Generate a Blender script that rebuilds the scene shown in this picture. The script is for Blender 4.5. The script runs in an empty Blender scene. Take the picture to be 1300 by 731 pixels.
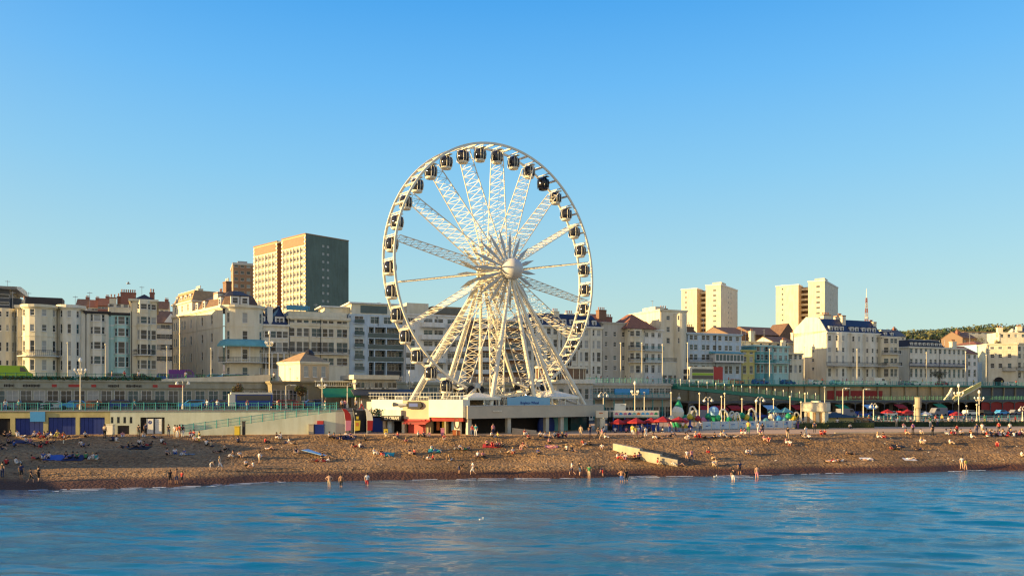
import bpy, math, random
import numpy as np
from mathutils import Vector, Matrix, noise
R = math.radians
rng = random.Random(7)
scn = bpy.context.scene
col = scn.collection
# ------------------------------------------------------------------ camera, sky, sun, exposure
F, EYE, HR = 1011.0, 10.0, 500.0          # focal length in photo pixels, eye height, horizon row
cam = bpy.data.objects.new("camera", bpy.data.cameras.new("camera")); col.objects.link(cam)
cam.location = (0, 0, EYE); cam.rotation_euler = (R(90), 0, 0)
cam.data.sensor_width = 36; cam.data.lens = 36 * F / 1300
cam.data.shift_y = (HR - 365.5) / 1300
cam.data.clip_start = 0.5; cam.data.clip_end = 9000
scn.camera = cam
SUN_EL = R(10)
SUN_AZ = math.atan2(-0.22, -1.0)           # direction towards the sun in the xy plane
world = bpy.data.worlds.new("World"); scn.world = world; world.use_nodes = True
wn, wl = world.node_tree.nodes, world.node_tree.links
bg = wn["Background"]
sky = wn.new("ShaderNodeTexSky"); sky.sky_type = 'NISHITA'; sky.sun_disc = False
sky.sun_elevation = SUN_EL
sky.sun_rotation = math.pi / 2 - SUN_AZ
sky.air_density = 1.0; sky.dust_density = 0.25; sky.ozone_density = 2.5
# the evening's own clear-air colours by height above the horizon, blended with the physical sky, warmer towards the sun
wtc = wn.new("ShaderNodeTexCoord"); wsp = wn.new("ShaderNodeSeparateXYZ"); wl.new(wtc.outputs['Generated'], wsp.inputs[0])
wr_ = wn.new("ShaderNodeValToRGB"); wl.new(wsp.outputs['Z'], wr_.inputs[0]); cr_ = wr_.color_ramp
SKYC = [(0.0, (190, 212, 196)), (.09, (180, 211, 205)), (.16, (162, 207, 219)), (.26, (132, 196, 232)), (.36, (100, 180, 238)), (.46, (62, 158, 232)), (.75, (34, 120, 208)), (1.0, (20, 88, 180))]
def lin(c): return tuple(((x / 255 + .055) / 1.055) ** 2.4 if x > 10 else x / 255 / 12.92 for x in c)
while len(cr_.elements) < len(SKYC): cr_.elements.new(.5)
for e_, (p_, c_) in zip(cr_.elements, SKYC): e_.position = p_; e_.color = (*lin(c_), 1)
wmu = wn.new("ShaderNodeVectorMath"); wmu.operation = 'SCALE'; wl.new(wr_.outputs[0], wmu.inputs[0]); wmu.inputs[3].default_value = 4.35
wdt = wn.new("ShaderNodeVectorMath"); wdt.operation = 'DOT_PRODUCT'; wl.new(wtc.outputs['Generated'], wdt.inputs[0]); wdt.inputs[1].default_value = (math.cos(SUN_AZ), math.sin(SUN_AZ), .1)
wpw = wn.new("ShaderNodeMath"); wpw.operation = 'POWER'; wpw.use_clamp = True; wcl = wn.new("ShaderNodeMath"); wcl.operation = 'MAXIMUM'; wcl.inputs[1].default_value = 0
wl.new(wdt.outputs['Value'], wcl.inputs[0]); wl.new(wcl.outputs[0], wpw.inputs[0]); wpw.inputs[1].default_value = 3.5
wwm = wn.new("ShaderNodeMix"); wwm.data_type = 'RGBA'; wwm.inputs[7].default_value = (3.8, 2.6, 1.3, 1); wl.new(wpw.outputs[0], wwm.inputs[0]); wl.new(wmu.outputs[0], wwm.inputs[6])
# warm low band added to the sky behind the camera, filling shaded facades
wa = wn.new("ShaderNodeMapRange"); wa.inputs['From Min'].default_value = 0.1; wa.inputs['From Max'].default_value = -.8; wl.new(wsp.outputs['Y'], wa.inputs['Value'])
wb = wn.new("ShaderNodeMapRange"); wb.inputs['From Min'].default_value = .75; wb.inputs['From Max'].default_value = .1; wl.new(wsp.outputs['Z'], wb.inputs['Value'])
wc = wn.new("ShaderNodeMath"); wc.operation = 'MULTIPLY'; wl.new(wa.outputs[0], wc.inputs[0]); wl.new(wb.outputs[0], wc.inputs[1])
wh2 = wn.new("ShaderNodeMix"); wh2.data_type = 'RGBA'; wh2.inputs[7].default_value = (4.3, 3.5, 2.35, 1); wl.new(wc.outputs[0], wh2.inputs[0]); wl.new(wwm.outputs[2], wh2.inputs[6])
wmx = wn.new("ShaderNodeMix"); wmx.data_type = 'RGBA'; wmx.inputs[0].default_value = .88; wl.new(sky.outputs[0], wmx.inputs[6]); wl.new(wh2.outputs[2], wmx.inputs[7])
wl.new(wmx.outputs[2], bg.inputs[0]); bg.inputs[1].default_value = 0.115
sl = bpy.data.lights.new("sun", 'SUN'); sl.energy = 5.0; sl.angle = R(0.5); sl.color = (1.0, 0.70, 0.32)
so = bpy.data.objects.new("sun", sl); col.objects.link(so)
sd = Vector((math.cos(SUN_AZ) * math.cos(SUN_EL), math.sin(SUN_AZ) * math.cos(SUN_EL), math.sin(SUN_EL)))
so.rotation_euler = sd.to_track_quat('Z', 'Y').to_euler(); so.location = (-150, -20, 80)
scn.view_settings.view_transform = 'Standard'; scn.view_settings.look = 'None'
scn.view_settings.exposure = 1.15; scn.view_settings.gamma = 1.0
scn.cycles.max_bounces = 5; scn.cycles.diffuse_bounces = 2; scn.cycles.glossy_bounces = 3
scn.cycles.transparent_max_bounces = 8
scn.cycles.use_denoising = True; scn.cycles.sample_clamp_indirect = 4.0; scn.cycles.filter_width = 1.3; scn.cycles.blur_glossy = 0.3; scn.cycles.use_adaptive_sampling = False

# ------------------------------------------------------------------ places
TA = R(24); CA, SA = math.cos(TA), math.sin(TA)
def K(px): return (px - 650.0) / F
def at(px, Y): return (K(px) * Y, Y)
def zr(py, Y): return EYE - (py - HR) * Y / F
def street(px, v):                              # u along the seafront for a pixel column and inland distance v
    k = K(px); return (k * (173.7 + v * CA) + v * SA) / (CA - k * SA)
def SU(u, v): return (u * CA - v * SA, 173.7 + u * SA + v * CA)
def SP(px, v): return SU(street(px, v), v)

# ------------------------------------------------------------------ materials
M = {}
STREAKED = {'cream', 'cream_pale', 'stucco_grey', 'white_wall', 'cool_white', 'mint', 'teal_wall', 'yellow_wall', 'ochre_wall', 'terrace_wall', 'terrace_brown_lit', 'terrace_shop', 'pale_green_wall', 'tower_buff', 'tower_green', 'tower_pink', 'concrete', 'maroon_wall'}
def mat(name, c, rough=0.7, var=0.12, scale=1.2, bump=0.0, metal=0.0, spec=0.4, c2=None, bscale=None, coord='Object', stretch=None, emit=None):
    m = bpy.data.materials.new(name); m.use_nodes = True
    n, l = m.node_tree.nodes, m.node_tree.links
    p = n["Principled BSDF"]; p.inputs['Roughness'].default_value = rough; p.inputs['Metallic'].default_value = metal
    p.inputs['Specular IOR Level'].default_value = spec
    c = tuple(c)
    tc = n.new("ShaderNodeTexCoord"); mp = n.new("ShaderNodeMapping"); l.new(tc.outputs[coord], mp.inputs[0])
    if stretch: mp.inputs['Scale'].default_value = stretch
    if var > 0 or c2:
        nz = n.new("ShaderNodeTexNoise"); nz.inputs['Scale'].default_value = scale; nz.inputs['Detail'].default_value = 5
        nz.inputs['Roughness'].default_value = 0.65
        l.new(mp.outputs[0], nz.inputs['Vector'])
        cr = n.new("ShaderNodeValToRGB"); cr.color_ramp.elements[0].position = 0.32; cr.color_ramp.elements[1].position = 0.68
        a = c2 if c2 else tuple(x * (1 - var) for x in c)
        b = c if c2 else tuple(min(1, x * (1 + var * 0.6)) for x in c)
        cr.color_ramp.elements[0].color = (*a, 1); cr.color_ramp.elements[1].color = (*b, 1)
        l.new(nz.outputs['Fac'], cr.inputs[0]); l.new(cr.outputs[0], p.inputs['Base Color'])
        if name in STREAKED:                      # rain streaks and soot running down painted render
            ms = n.new("ShaderNodeMapping"); ms.inputs['Scale'].default_value = (1.1, 1.1, .2); l.new(tc.outputs[coord], ms.inputs[0])
            ns = n.new("ShaderNodeTexNoise"); ns.inputs['Scale'].default_value = 1.0; ns.inputs['Detail'].default_value = 5; l.new(ms.outputs[0], ns.inputs['Vector'])
            rs = n.new("ShaderNodeValToRGB"); rs.color_ramp.elements[0].position = .36; rs.color_ramp.elements[0].color = (.88, .86, .81, 1); rs.color_ramp.elements[1].position = .58; rs.color_ramp.elements[1].color = (1, 1, 1, 1)
            xm = n.new("ShaderNodeMix"); xm.data_type = 'RGBA'; xm.blend_type = 'MULTIPLY'; xm.inputs[0].default_value = 1
            l.new(ns.outputs['Fac'], rs.inputs[0]); l.new(cr.outputs[0], xm.inputs[6]); l.new(rs.outputs[0], xm.inputs[7]); l.new(xm.outputs[2], p.inputs['Base Color'])
    else:
        p.inputs['Base Color'].default_value = (*c, 1)
    if bump > 0:
        bz = n.new("ShaderNodeTexNoise"); bz.inputs['Scale'].default_value = bscale or scale * 6; bz.inputs['Detail'].default_value = 4
        l.new(mp.outputs[0], bz.inputs['Vector'])
        bp = n.new("ShaderNodeBump"); bp.inputs['Strength'].default_value = bump; bp.inputs['Distance'].default_value = 0.1
        l.new(bz.outputs['Fac'], bp.inputs['Height']); l.new(bp.outputs[0], p.inputs['Normal'])
    M[name] = m
    return m
def brickmat(name, c, c2, mortar, scale=1.0):
    m = mat(name, c, var=0.1); n, l = m.node_tree.nodes, m.node_tree.links
    p = n["Principled BSDF"]
    for k in list(p.inputs['Base Color'].links): l.remove(k)
    tc = n.new("ShaderNodeTexCoord"); b = n.new("ShaderNodeTexBrick"); mp = n.new("ShaderNodeMapping")
    mp.inputs['Rotation'].default_value = (R(90), 0, 0)
    b.inputs['Scale'].default_value = scale; b.inputs['Color1'].default_value = (*c, 1); b.inputs['Color2'].default_value = (*c2, 1)
    b.inputs['Mortar'].default_value = (*mortar, 1)
    l.new(tc.outputs['Object'], mp.inputs[0]); l.new(mp.outputs[0], b.inputs['Vector']); l.new(b.outputs['Color'], p.inputs['Base Color'])
mat('cream', (.80, .73, .53), var=.10, scale=.35, c2=(.71, .64, .46))
mat('cream_pale', (.82, .78, .63), var=.1, scale=.4, c2=(.74, .70, .56))
mat('stucco_grey', (.54, .50, .40), var=.12, scale=.4, c2=(.46, .43, .34))
mat('white_wall', (.80, .78, .69), var=.08, scale=.5)
mat('cool_white', (.52, .62, .66), var=.08, scale=.5)
mat('mint', (.42, .66, .60), var=.08, scale=.5)
mat('teal_wall', (.16, .42, .42), var=.12, scale=.6)
mat('yellow_wall', (.62, .55, .18), var=.1, scale=.6)
mat('ochre_wall', (.55, .48, .20), var=.15, scale=.5, c2=(.44, .38, .17))
mat('tan_wall', (.55, .43, .27), var=.1, scale=.6)
mat('terrace_wall', (.36, .29, .17), var=.2, scale=.35, c2=(.22, .20, .12))
mat('pale_green_wall', (.70, .73, .54), var=.12, scale=.4, c2=(.60, .63, .46))
mat('terrace_brown_lit', (.52, .38, .19), var=.2, scale=.3, c2=(.34, .27, .15))  # sunlit stretch of the terrace wall, the light put into a paler brown
mat('blade_shaded', (.50, .50, .44), rough=.5, var=.08)  # shade on the hub blades put into the colour, greyer than the steel
mat('terrace_shop', (.36, .36, .27), var=.15, scale=.5)
mat('dark_stone', (.16, .15, .12), var=.2, scale=.5)
mat('green_iron', (.03, .20, .13), rough=.5, var=.2)
mat('teal_iron', (.03, .30, .28), rough=.5, var=.15)
mat('black_iron', (.02, .02, .022), rough=.5, var=0)
mat('slate_blue', (.030, .042, .085), rough=.5, var=.2, scale=1.5, bump=.3)
mat('slate_grey', (.07, .08, .09), rough=.6, var=.2, scale=1.5, bump=.3)
mat('slate_dark', (.035, .03, .03), rough=.6, var=.25, scale=1.5, bump=.3)
mat('roof_tile', (.30, .12, .06), rough=.8, var=.3, scale=1.5, bump=.5)
mat('roof_brown', (.17, .10, .06), rough=.8, var=.3, scale=1.2, bump=.5)
mat('roof_tan', (.42, .27, .13), rough=.8, var=.2, scale=1.2, bump=.4)
mat('flat_roof', (.18, .17, .15), rough=.9, var=.2)
brickmat('brick_red', (.30, .10, .06), (.22, .07, .045), (.3, .22, .17), 2.2)
brickmat('brick_brown', (.22, .11, .06), (.16, .08, .045), (.2, .15, .1), 2.0)
mat('pot', (.42, .18, .09), var=.2)
brickmat('brick_warm', (.40, .20, .10), (.32, .16, .08), (.4, .3, .2), 2.0)
mat('mast_red', (.30, .12, .09), rough=.5, var=.05)
mat('mast_grey', (.42, .40, .38), rough=.5, var=.05)
mat('station_grey', (.50, .45, .33), var=.1, scale=.5)
mat('tower_panel', (.52, .40, .22), var=.1, scale=.3)
mat('tower_brown', (.30, .17, .09), var=.1, scale=.3)
mat('tower_green', (.11, .16, .13), var=.15, scale=.15)
mat('tower_buff', (.68, .60, .44), var=.10, scale=.25)
mat('tower_pink', (.50, .36, .24), var=.1, scale=.25)
mat('frame_white', (.70, .68, .60), rough=.5, var=0)
mat('frame_dark', (.05, .06, .06), rough=.5, var=0)
mat('glass_dark', (.02, .03, .035), rough=.12, var=.3, scale=.7, spec=.5)
mat('glass_teal', (.03, .09, .10), rough=.15, var=.3, scale=.6, spec=.5)
mat('glass_blind', (.36, .37, .33), rough=.35, var=.2, scale=.7, spec=.5)
mat('glass_curtain', (.09, .10, .09), rough=.2, var=.3, scale=.8, spec=.5)
mat('glass_warm', (.13, .05, .025), rough=.15, var=.2, spec=.5)
mat('white_paint', (.80, .74, .56), rough=.45, var=.06, scale=1.0)
mat('steel_white', (.78, .70, .52), rough=.4, var=.06, scale=.8)
mat('steel_grey', (.40, .42, .42), rough=.4, var=.1, metal=.2)
mat('hub_white', (.60, .57, .50), rough=.4, var=.03)
mat('cabin_glass', (.018, .02, .03), rough=.06, var=.1, spec=.6)
mat('cabin_black', (.01, .01, .013), rough=.2, var=0, spec=.5)
mat('cabin_red', (.16, .03, .02), rough=.5, var=0)
mat('asphalt', (.05, .05, .05), rough=.9, var=.2, scale=.5)
mat('paving', (.26, .22, .17), rough=.9, var=.15, scale=.6, bump=.2)
mat('promenade_buff', (.58, .36, .19), rough=.9, var=.12, scale=.5, bump=.2)
mat('kerb_stone', (.32, .30, .26), rough=.8, var=.1)
mat('road_paint', (.78, .78, .74), rough=.7, var=.1)
mat('concrete', (.40, .35, .25), rough=.85, var=.18, scale=.5, bump=.25)
mat('red_fabric', (.32, .015, .015), rough=.8, var=.15)
mat('red_paint', (.40, .03, .025), rough=.4, var=.05)
mat('orange_paint', (.55, .16, .04), rough=.5, var=.05)
mat('blue_paint', (.02, .06, .28), rough=.5, var=.08)
mat('navy_door', (.012, .035, .20), rough=.5, var=.12, scale=1.5)
mat('sky_blue', (.06, .32, .62), rough=.5, var=.05)
mat('pale_blue', (.30, .52, .70), rough=.55, var=.08)
mat('banner_blue', (.24, .45, .56), rough=.6, var=.05)
mat('lime_paint', (.30, .48, .02), rough=.4, var=.05)
mat('green_fabric', (.015, .22, .10), rough=.8, var=.1)
mat('green_paint', (.02, .28, .12), rough=.45, var=.06)
mat('yellow_paint', (.65, .48, .04), rough=.5, var=.05)
mat('black_paint', (.012, .012, .014), rough=.3, var=0)
mat('maroon_wall', (.30, .03, .02), rough=.8, var=.15)
mat('pink_paint', (.60, .20, .28), rough=.5, var=.05)
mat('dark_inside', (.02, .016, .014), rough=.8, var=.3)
mat('wood', (.28, .16, .07), rough=.7, var=.2)
mat('bark', (.10, .07, .045), rough=.9, var=.3, scale=3)
mat('leaf_dark', (.035, .07, .02), rough=.7, var=.4, scale=.8)
mat('leaf_olive', (.12, .12, .035), rough=.7, var=.4, scale=.8)
mat('leaf_brown', (.12, .075, .03), rough=.7, var=.4, scale=.8)
mat('tyre', (.015, .015, .015), rough=.8, var=0)
mat('car_glass', (.02, .03, .04), rough=.08, var=0, spec=.6)
mat('lamp_glass', (.80, .78, .68), rough=.3, var=0)
mat('hedge', (.03, .05, .02), rough=.9, var=.4, scale=2, bump=.6)
for nm, c in dict(skin_light=(.55, .32, .20), skin_tan=(.38, .20, .11), skin_dark=(.12, .06, .035), c_white=(.72, .70, .66), c_black=(.015, .015, .018),
                  c_red=(.45, .03, .03), c_blue=(.04, .10, .34), c_navy=(.02, .03, .09), c_grey=(.22, .22, .23), c_pink=(.60, .22, .26), c_green=(.05, .22, .08),
                  c_yellow=(.62, .50, .08), c_orange=(.60, .18, .05), c_denim=(.07, .11, .20), c_teal=(.03, .28, .30), c_beige=(.50, .38, .24),
                  c_purple=(.16, .05, .22), h_dark=(.02, .014, .01), h_brown=(.10, .05, .025), h_blond=(.42, .28, .11)).items():
    mat(nm, c, rough=.8, var=.08, scale=4)

# ------------------------------------------------------------------ mesh builder
class MB:
    def __init__(s): s.v = []; s.f = []; s.m = []; s.mats = []
    def mi(s, m):
        if m not in s.mats: s.mats.append(m)
        return s.mats.index(m)
    def add(s, vs, fs, m):
        b = len(s.v); s.v += [tuple(v) for v in vs]; i = s.mi(m)
        for f in fs: s.f.append(tuple(b + k for k in f)); s.m.append(i)
        return s
    def quad(s, a, b, c, d, m): return s.add([a, b, c, d], [(0, 1, 2, 3)], m)
    def box(s, x0, x1, y0, y1, z0, z1, m):
        return s.add([(x0, y0, z0), (x1, y0, z0), (x1, y1, z0), (x0, y1, z0), (x0, y0, z1), (x1, y0, z1), (x1, y1, z1), (x0, y1, z1)],
                     [(3, 2, 1, 0), (4, 5, 6, 7), (0, 1, 5, 4), (1, 2, 6, 5), (2, 3, 7, 6), (3, 0, 4, 7)], m)
    def cbox(s, c, sx, sy, sz, m, rot=0, tilt=None):
        mt = Matrix.Rotation(rot, 3, 'Z')
        if tilt: mt = mt @ Matrix.Rotation(tilt[1], 3, tilt[0])
        vs = [Vector(c) + mt @ Vector((a * sx / 2, b * sy / 2, d * sz / 2)) for d in (-1, 1) for a, b in ((-1, -1), (1, -1), (1, 1), (-1, 1))]
        return s.add(vs, [(3, 2, 1, 0), (4, 5, 6, 7), (0, 1, 5, 4), (1, 2, 6, 5), (2, 3, 7, 6), (3, 0, 4, 7)], m)
    def tube(s, p, q, r, m, r2=None, n=6, caps=True):
        p, q = Vector(p), Vector(q); r2 = r if r2 is None else r2
        d = (q - p)
        if d.length < 1e-6: return s
        d.normalize(); a = d.orthogonal().normalized(); b = d.cross(a)
        vs = [p + (a * math.cos(2 * math.pi * k / n) + b * math.sin(2 * math.pi * k / n)) * r for k in range(n)]
        vs += [q + (a * math.cos(2 * math.pi * k / n) + b * math.sin(2 * math.pi * k / n)) * r2 for k in range(n)]
        fs = [(k, (k + 1) % n, n + (k + 1) % n, n + k) for k in range(n)]
        if caps: fs += [tuple(range(n - 1, -1, -1)), tuple(range(n, 2 * n))]
        return s.add(vs, fs, m)
    def path(s, pts, r, m, n=5):
        for a, b in zip(pts, pts[1:]): s.tube(a, b, r, m, n=n)
        return s
    def lathe(s, prof, c, m, n=12, ax='Z'):       # prof: (r, z)
        vs = []; fs = []
        for r, z in prof:
            for k in range(n):
                t = 2 * math.pi * k / n
                vs.append((c[0] + r * math.cos(t), c[1] + r * math.sin(t), c[2] + z))
        for i in range(len(prof) - 1):
            for k in range(n):
                fs.append((i * n + k, i * n + (k + 1) % n, (i + 1) * n + (k + 1) % n, (i + 1) * n + k))
        fs += [tuple(range(n - 1, -1, -1)), tuple((len(prof) - 1) * n + k for k in range(n))]
        return s.add(vs, fs, m)
    def prism(s, pts, z0, z1, m, mt=None):          # plan polygon (ccw) extruded; z may be lists
        n = len(pts); z0s = z0 if isinstance(z0, (list, tuple)) else [z0] * n; z1s = z1 if isinstance(z1, (list, tuple)) else [z1] * n
        vs = [(p[0], p[1], z) for p, z in zip(pts, z0s)] + [(p[0], p[1], z) for p, z in zip(pts, z1s)]
        s.add(vs, [(k, (k + 1) % n, n + (k + 1) % n, n + k) for k in range(n)] + [tuple(range(n - 1, -1, -1))], m)
        s.add(vs[n:], [tuple(range(n))], mt or m)
        return s
    def sheet(s, prof, x0, x1, m):                  # polygon in the yz plane extruded along x
        n = len(prof)
        vs = [(x0, y, z) for y, z in prof] + [(x1, y, z) for y, z in prof]
        return s.add(vs, [(k, (k + 1) % n, n + (k + 1) % n, n + k) for k in range(n)] + [tuple(range(n - 1, -1, -1)), tuple(range(n, 2 * n))], m)
    def band(s, pts, z, h, out, m, inn=0.0):         # strip following an open plan polyline, projecting to its right-hand side
        P = [Vector((p[0], p[1])) for p in pts]; N = []
        for i in range(len(P)):
            ns = []
            if i > 0: d = (P[i] - P[i - 1]).normalized(); ns.append(Vector((d.y, -d.x)))
            if i < len(P) - 1: d = (P[i + 1] - P[i]).normalized(); ns.append(Vector((d.y, -d.x)))
            nn = sum(ns, Vector((0, 0))).normalized(); N.append(nn / max(.5, nn.dot(ns[0])))
        O = [p + n * out for p, n in zip(P, N)]; I = [p - n * inn for p, n in zip(P, N)]
        k = len(P)
        vs = [(p.x, p.y, z) for p in I] + [(p.x, p.y, z) for p in O] + [(p.x, p.y, z + h) for p in I] + [(p.x, p.y, z + h) for p in O]
        fs = []
        for i in range(k - 1):
            fs += [(i, i + 1, k + i + 1, k + i), (k + i, k + i + 1, 3 * k + i + 1, 3 * k + i), (2 * k + i, 3 * k + i, 3 * k + i + 1, 2 * k + i + 1), (i, 2 * k + i, 2 * k + i + 1, i + 1)]
        fs += [(0, k, 3 * k, 2 * k), (k - 1, 3 * k - 1, 4 * k - 1, 2 * k - 1)]
        return s.add(vs, fs, m)
    def mesh(s, name, smooth=False):
        me = bpy.data.meshes.new(name); me.from_pydata(s.v, [], s.f)
        for m in s.mats: me.materials.append(M[m] if isinstance(m, str) else m)
        me.polygons.foreach_set('material_index', s.m)
        if smooth: me.polygons.foreach_set('use_smooth', [True] * len(s.f))
        me.update(); return me
    def build(s, name, parent=None, smooth=False, loc=None, rz=0):
        o = bpy.data.objects.new(name, s.mesh(name, smooth)); col.objects.link(o)
        if parent: o.parent = parent
        if loc is not None: o.location = loc
        if rz: o.rotation_euler = (0, 0, rz)
        return o
def tag(o, label=None, cat=None, group=None, kind=None):
    if label: o['label'] = label
    if cat: o['category'] = cat
    if group: o['group'] = group
    if kind: o['kind'] = kind
    return o
def empty(name, label, cat, loc=(0, 0, 0), rz=0, group=None):
    o = bpy.data.objects.new(name, None); col.objects.link(o); o.location = loc; o.rotation_euler = (0, 0, rz)
    o.empty_display_size = .5
    return tag(o, label, cat, group)
def kids(o): return KIDS.get(o.name) or [c for c in col.objects if c.parent == o]
KIDS = {}
def copy_tree(o, parent=None, label=None):
    c = o.copy(); col.objects.link(c)
    if parent: c.parent = parent
    if label: c['label'] = label
    if o.name not in KIDS: KIDS[o.name] = [k for k in col.objects if k.parent == o]
    for ch in KIDS[o.name]: copy_tree(ch, c)
    return c
def part_obj(mesh, name, parent, loc=(0, 0, 0), rz=0):
    o = bpy.data.objects.new(name, mesh); col.objects.link(o); o.parent = parent; o.location = loc
    if rz: o.rotation_euler = (0, 0, rz)
    return o
def struct(mb, name, kind='structure', smooth=False):
    o = mb.build(name, smooth=smooth); o['kind'] = kind; return o
def polyline(u, pts):
    if u <= pts[0][0]: return pts[0][1] + (u - pts[0][0]) * (pts[1][1] - pts[0][1]) / (pts[1][0] - pts[0][0])
    for (a, va), (b, vb) in zip(pts, pts[1:]):
        if u <= b: return va + (vb - va) * (u - a) / (b - a)
    (a, va), (b, vb) = pts[-2:]
    return vb + (u - b) * (vb - va) / (b - a)
# ------------------------------------------------------------------ ground, beach, sea, hills
mat('stone_pale', (.55, .50, .42), rough=.9, var=.2)
SHORE = [(-140, 76), (-53, 83.5), (-44, 84), (-36, 86), (-28, 90), (-18, 92), (4.7, 95.4), (30, 98.3), (45, 101), (62, 104), (130, 111)]
TOPL = [(-140, 114), (-73, 114.5), (0, 113), (40, 116), (75, 120), (160, 130)]
ZP = 4.2
def nz(x, y, s, o=0.0): return noise.noise(Vector((x * s + o, y * s - o, o * .37)))
def shore_y(x): return polyline(x, SHORE) + 1.3 * nz(x, 0, .09, 3) + .45 * nz(x, 0, .33, 9)
def beach_z(x, y):
    ys, yt = shore_y(x), polyline(x, TOPL)
    t = (y - ys) / (yt - ys)
    if t < 0: return t * (yt - ys) * .11
    z = polyline(t, [(0, 0), (.12, .75), (.2, 1.2), (.45, 2.0), (.55, 2.6), (.78, 3.4), (.9, 4.0), (1, ZP), (3, ZP)])
    if t > 1: return ZP
    fade = min(1, max(0, (t - .14) * 6)) * min(1, (1 - t) * 8)
    wob = 1.2 * nz(x, y, .04, 5)
    ridge = .20 * math.sin(t * 17 + wob * 3 + x * .03) * fade
    big = .14 * nz(x, y, .16, 1) * fade
    return z + ridge + big
def grid(name, xs, ys, zf, m, smooth=True):
    nx, ny = len(xs), len(ys)
    V = np.empty((ny, nx, 3), dtype=np.float32)
    for j, y in enumerate(ys):
        for i, x in enumerate(xs): V[j, i] = (x, y, zf(x, y))
    return gridmesh(name, V, m, smooth)
def gridmesh(name, V, m, smooth=True):
    ny, nx = V.shape[:2]
    me = bpy.data.meshes.new(name)
    idx = np.arange(nx * ny).reshape(ny, nx)
    q = np.stack([idx[:-1, :-1], idx[:-1, 1:], idx[1:, 1:], idx[1:, :-1]], -1).reshape(-1, 4)
    me.vertices.add(nx * ny); me.vertices.foreach_set('co', V.reshape(-1).astype(np.float32))
    me.loops.add(q.size); me.loops.foreach_set('vertex_index', q.reshape(-1).astype(np.int32))
    me.polygons.add(len(q)); me.polygons.foreach_set('loop_start', np.arange(0, q.size, 4, dtype=np.int32))
    me.polygons.foreach_set('loop_total', np.full(len(q), 4, dtype=np.int32))
    me.polygons.foreach_set('use_smooth', np.full(len(q), smooth))
    me.materials.append(m); me.update(calc_edges=True)
    o = bpy.data.objects.new(name, me); col.objects.link(o); return o
# shingle
m = bpy.data.materials.new('shingle'); m.use_nodes = True
n, l = m.node_tree.nodes, m.node_tree.links; p = n['Principled BSDF']; p.inputs['Roughness'].default_value = .9
p.inputs['Specular IOR Level'].default_value = .25
tc = n.new('ShaderNodeTexCoord')
n1 = n.new('ShaderNodeTexNoise'); n1.inputs['Scale'].default_value = 2.2; n1.inputs['Detail'].default_value = 6; n1.inputs['Roughness'].default_value = .7
n2 = n.new('ShaderNodeTexNoise'); n2.inputs['Scale'].default_value = .08; n2.inputs['Detail'].default_value = 3
r1 = n.new('ShaderNodeValToRGB'); r1.color_ramp.elements[0].position = .3; r1.color_ramp.elements[1].position = .72
r1.color_ramp.elements[0].color = (.12, .06, .025, 1); r1.color_ramp.elements[1].color = (.62, .38, .17, 1)
r2 = n.new('ShaderNodeValToRGB'); r2.color_ramp.elements[0].position = .35; r2.color_ramp.elements[1].position = .65
r2.color_ramp.elements[0].color = (.60, .59, .57, 1); r2.color_ramp.elements[1].color = (1, 1, 1, 1)
mx = n.new('ShaderNodeMix'); mx.data_type = 'RGBA'; mx.blend_type = 'MULTIPLY'; mx.inputs[0].default_value = 1
l.new(tc.outputs['Object'], n1.inputs['Vector']); l.new(tc.outputs['Object'], n2.inputs['Vector'])
l.new(n1.outputs['Fac'], r1.inputs[0]); l.new(n2.outputs['Fac'], r2.inputs[0])
l.new(r1.outputs[0], mx.inputs[6]); l.new(r2.outputs[0], mx.inputs[7])
# wet band: the shingle the waves have soaked, by height above the sea
sx = n.new('ShaderNodeSeparateXYZ'); l.new(tc.outputs['Object'], sx.inputs[0])
wn1 = n.new('ShaderNodeTexNoise'); wn1.inputs['Scale'].default_value = .25; l.new(tc.outputs['Object'], wn1.inputs['Vector'])
ad = n.new('ShaderNodeMath'); ad.operation = 'MULTIPLY_ADD'; ad.inputs[1].default_value = .5; l.new(wn1.outputs['Fac'], ad.inputs[0]); l.new(sx.outputs['Z'], ad.inputs[2])
wr = n.new('ShaderNodeMapRange'); wr.inputs['From Min'].default_value = .78; wr.inputs['From Max'].default_value = 1.15
l.new(ad.outputs[0], wr.inputs['Value'])
mw = n.new('ShaderNodeMix'); mw.data_type = 'RGBA'; mw.inputs[6].default_value = (.085, .035, .015, 1)
l.new(wr.outputs[0], mw.inputs[0]); l.new(mx.outputs[2], mw.inputs[7]); rg = n.new('ShaderNodeMapRange'); rg.inputs['To Min'].default_value = .72; rg.inputs['To Max'].default_value = .92; l.new(wr.outputs[0], rg.inputs['Value']); l.new(rg.outputs[0], p.inputs['Roughness']); l.new(mw.outputs[2], p.inputs['Base Color'])
vb = n.new('ShaderNodeTexVoronoi'); vb.inputs['Scale'].default_value = 1.5
l.new(tc.outputs['Object'], vb.inputs['Vector'])
nb = n.new('ShaderNodeTexNoise'); nb.inputs['Scale'].default_value = 3.2; nb.inputs['Detail'].default_value = 5; l.new(tc.outputs['Object'], nb.inputs['Vector'])
b1 = n.new('ShaderNodeBump'); b1.inputs['Strength'].default_value = 1.0; b1.inputs['Distance'].default_value = .38; l.new(nb.outputs['Fac'], b1.inputs['Height'])
l.new(b1.outputs[0], p.inputs['Normal'])
M['shingle'] = m
def bz(x, y):
    z = beach_z(x, y)
    if 0.4 < z < ZP + .01:
        yt = polyline(x, TOPL); f = min(1, (z - .4)) * min(1, max(0, (yt - y) / 1.5))
        sm = min(1, max(.25, (z - 1.3) / 1.0)); z += f * sm * (.08 * nz(x, y * 1.2, 1.1, 2) + .09 * nz(x, y * 1.2, 2.3, 8))
    return z
xs = np.arange(-105, 125, .28); ys = np.concatenate([np.arange(76, 121.5, .24), np.arange(122, 132, 2)])
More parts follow.
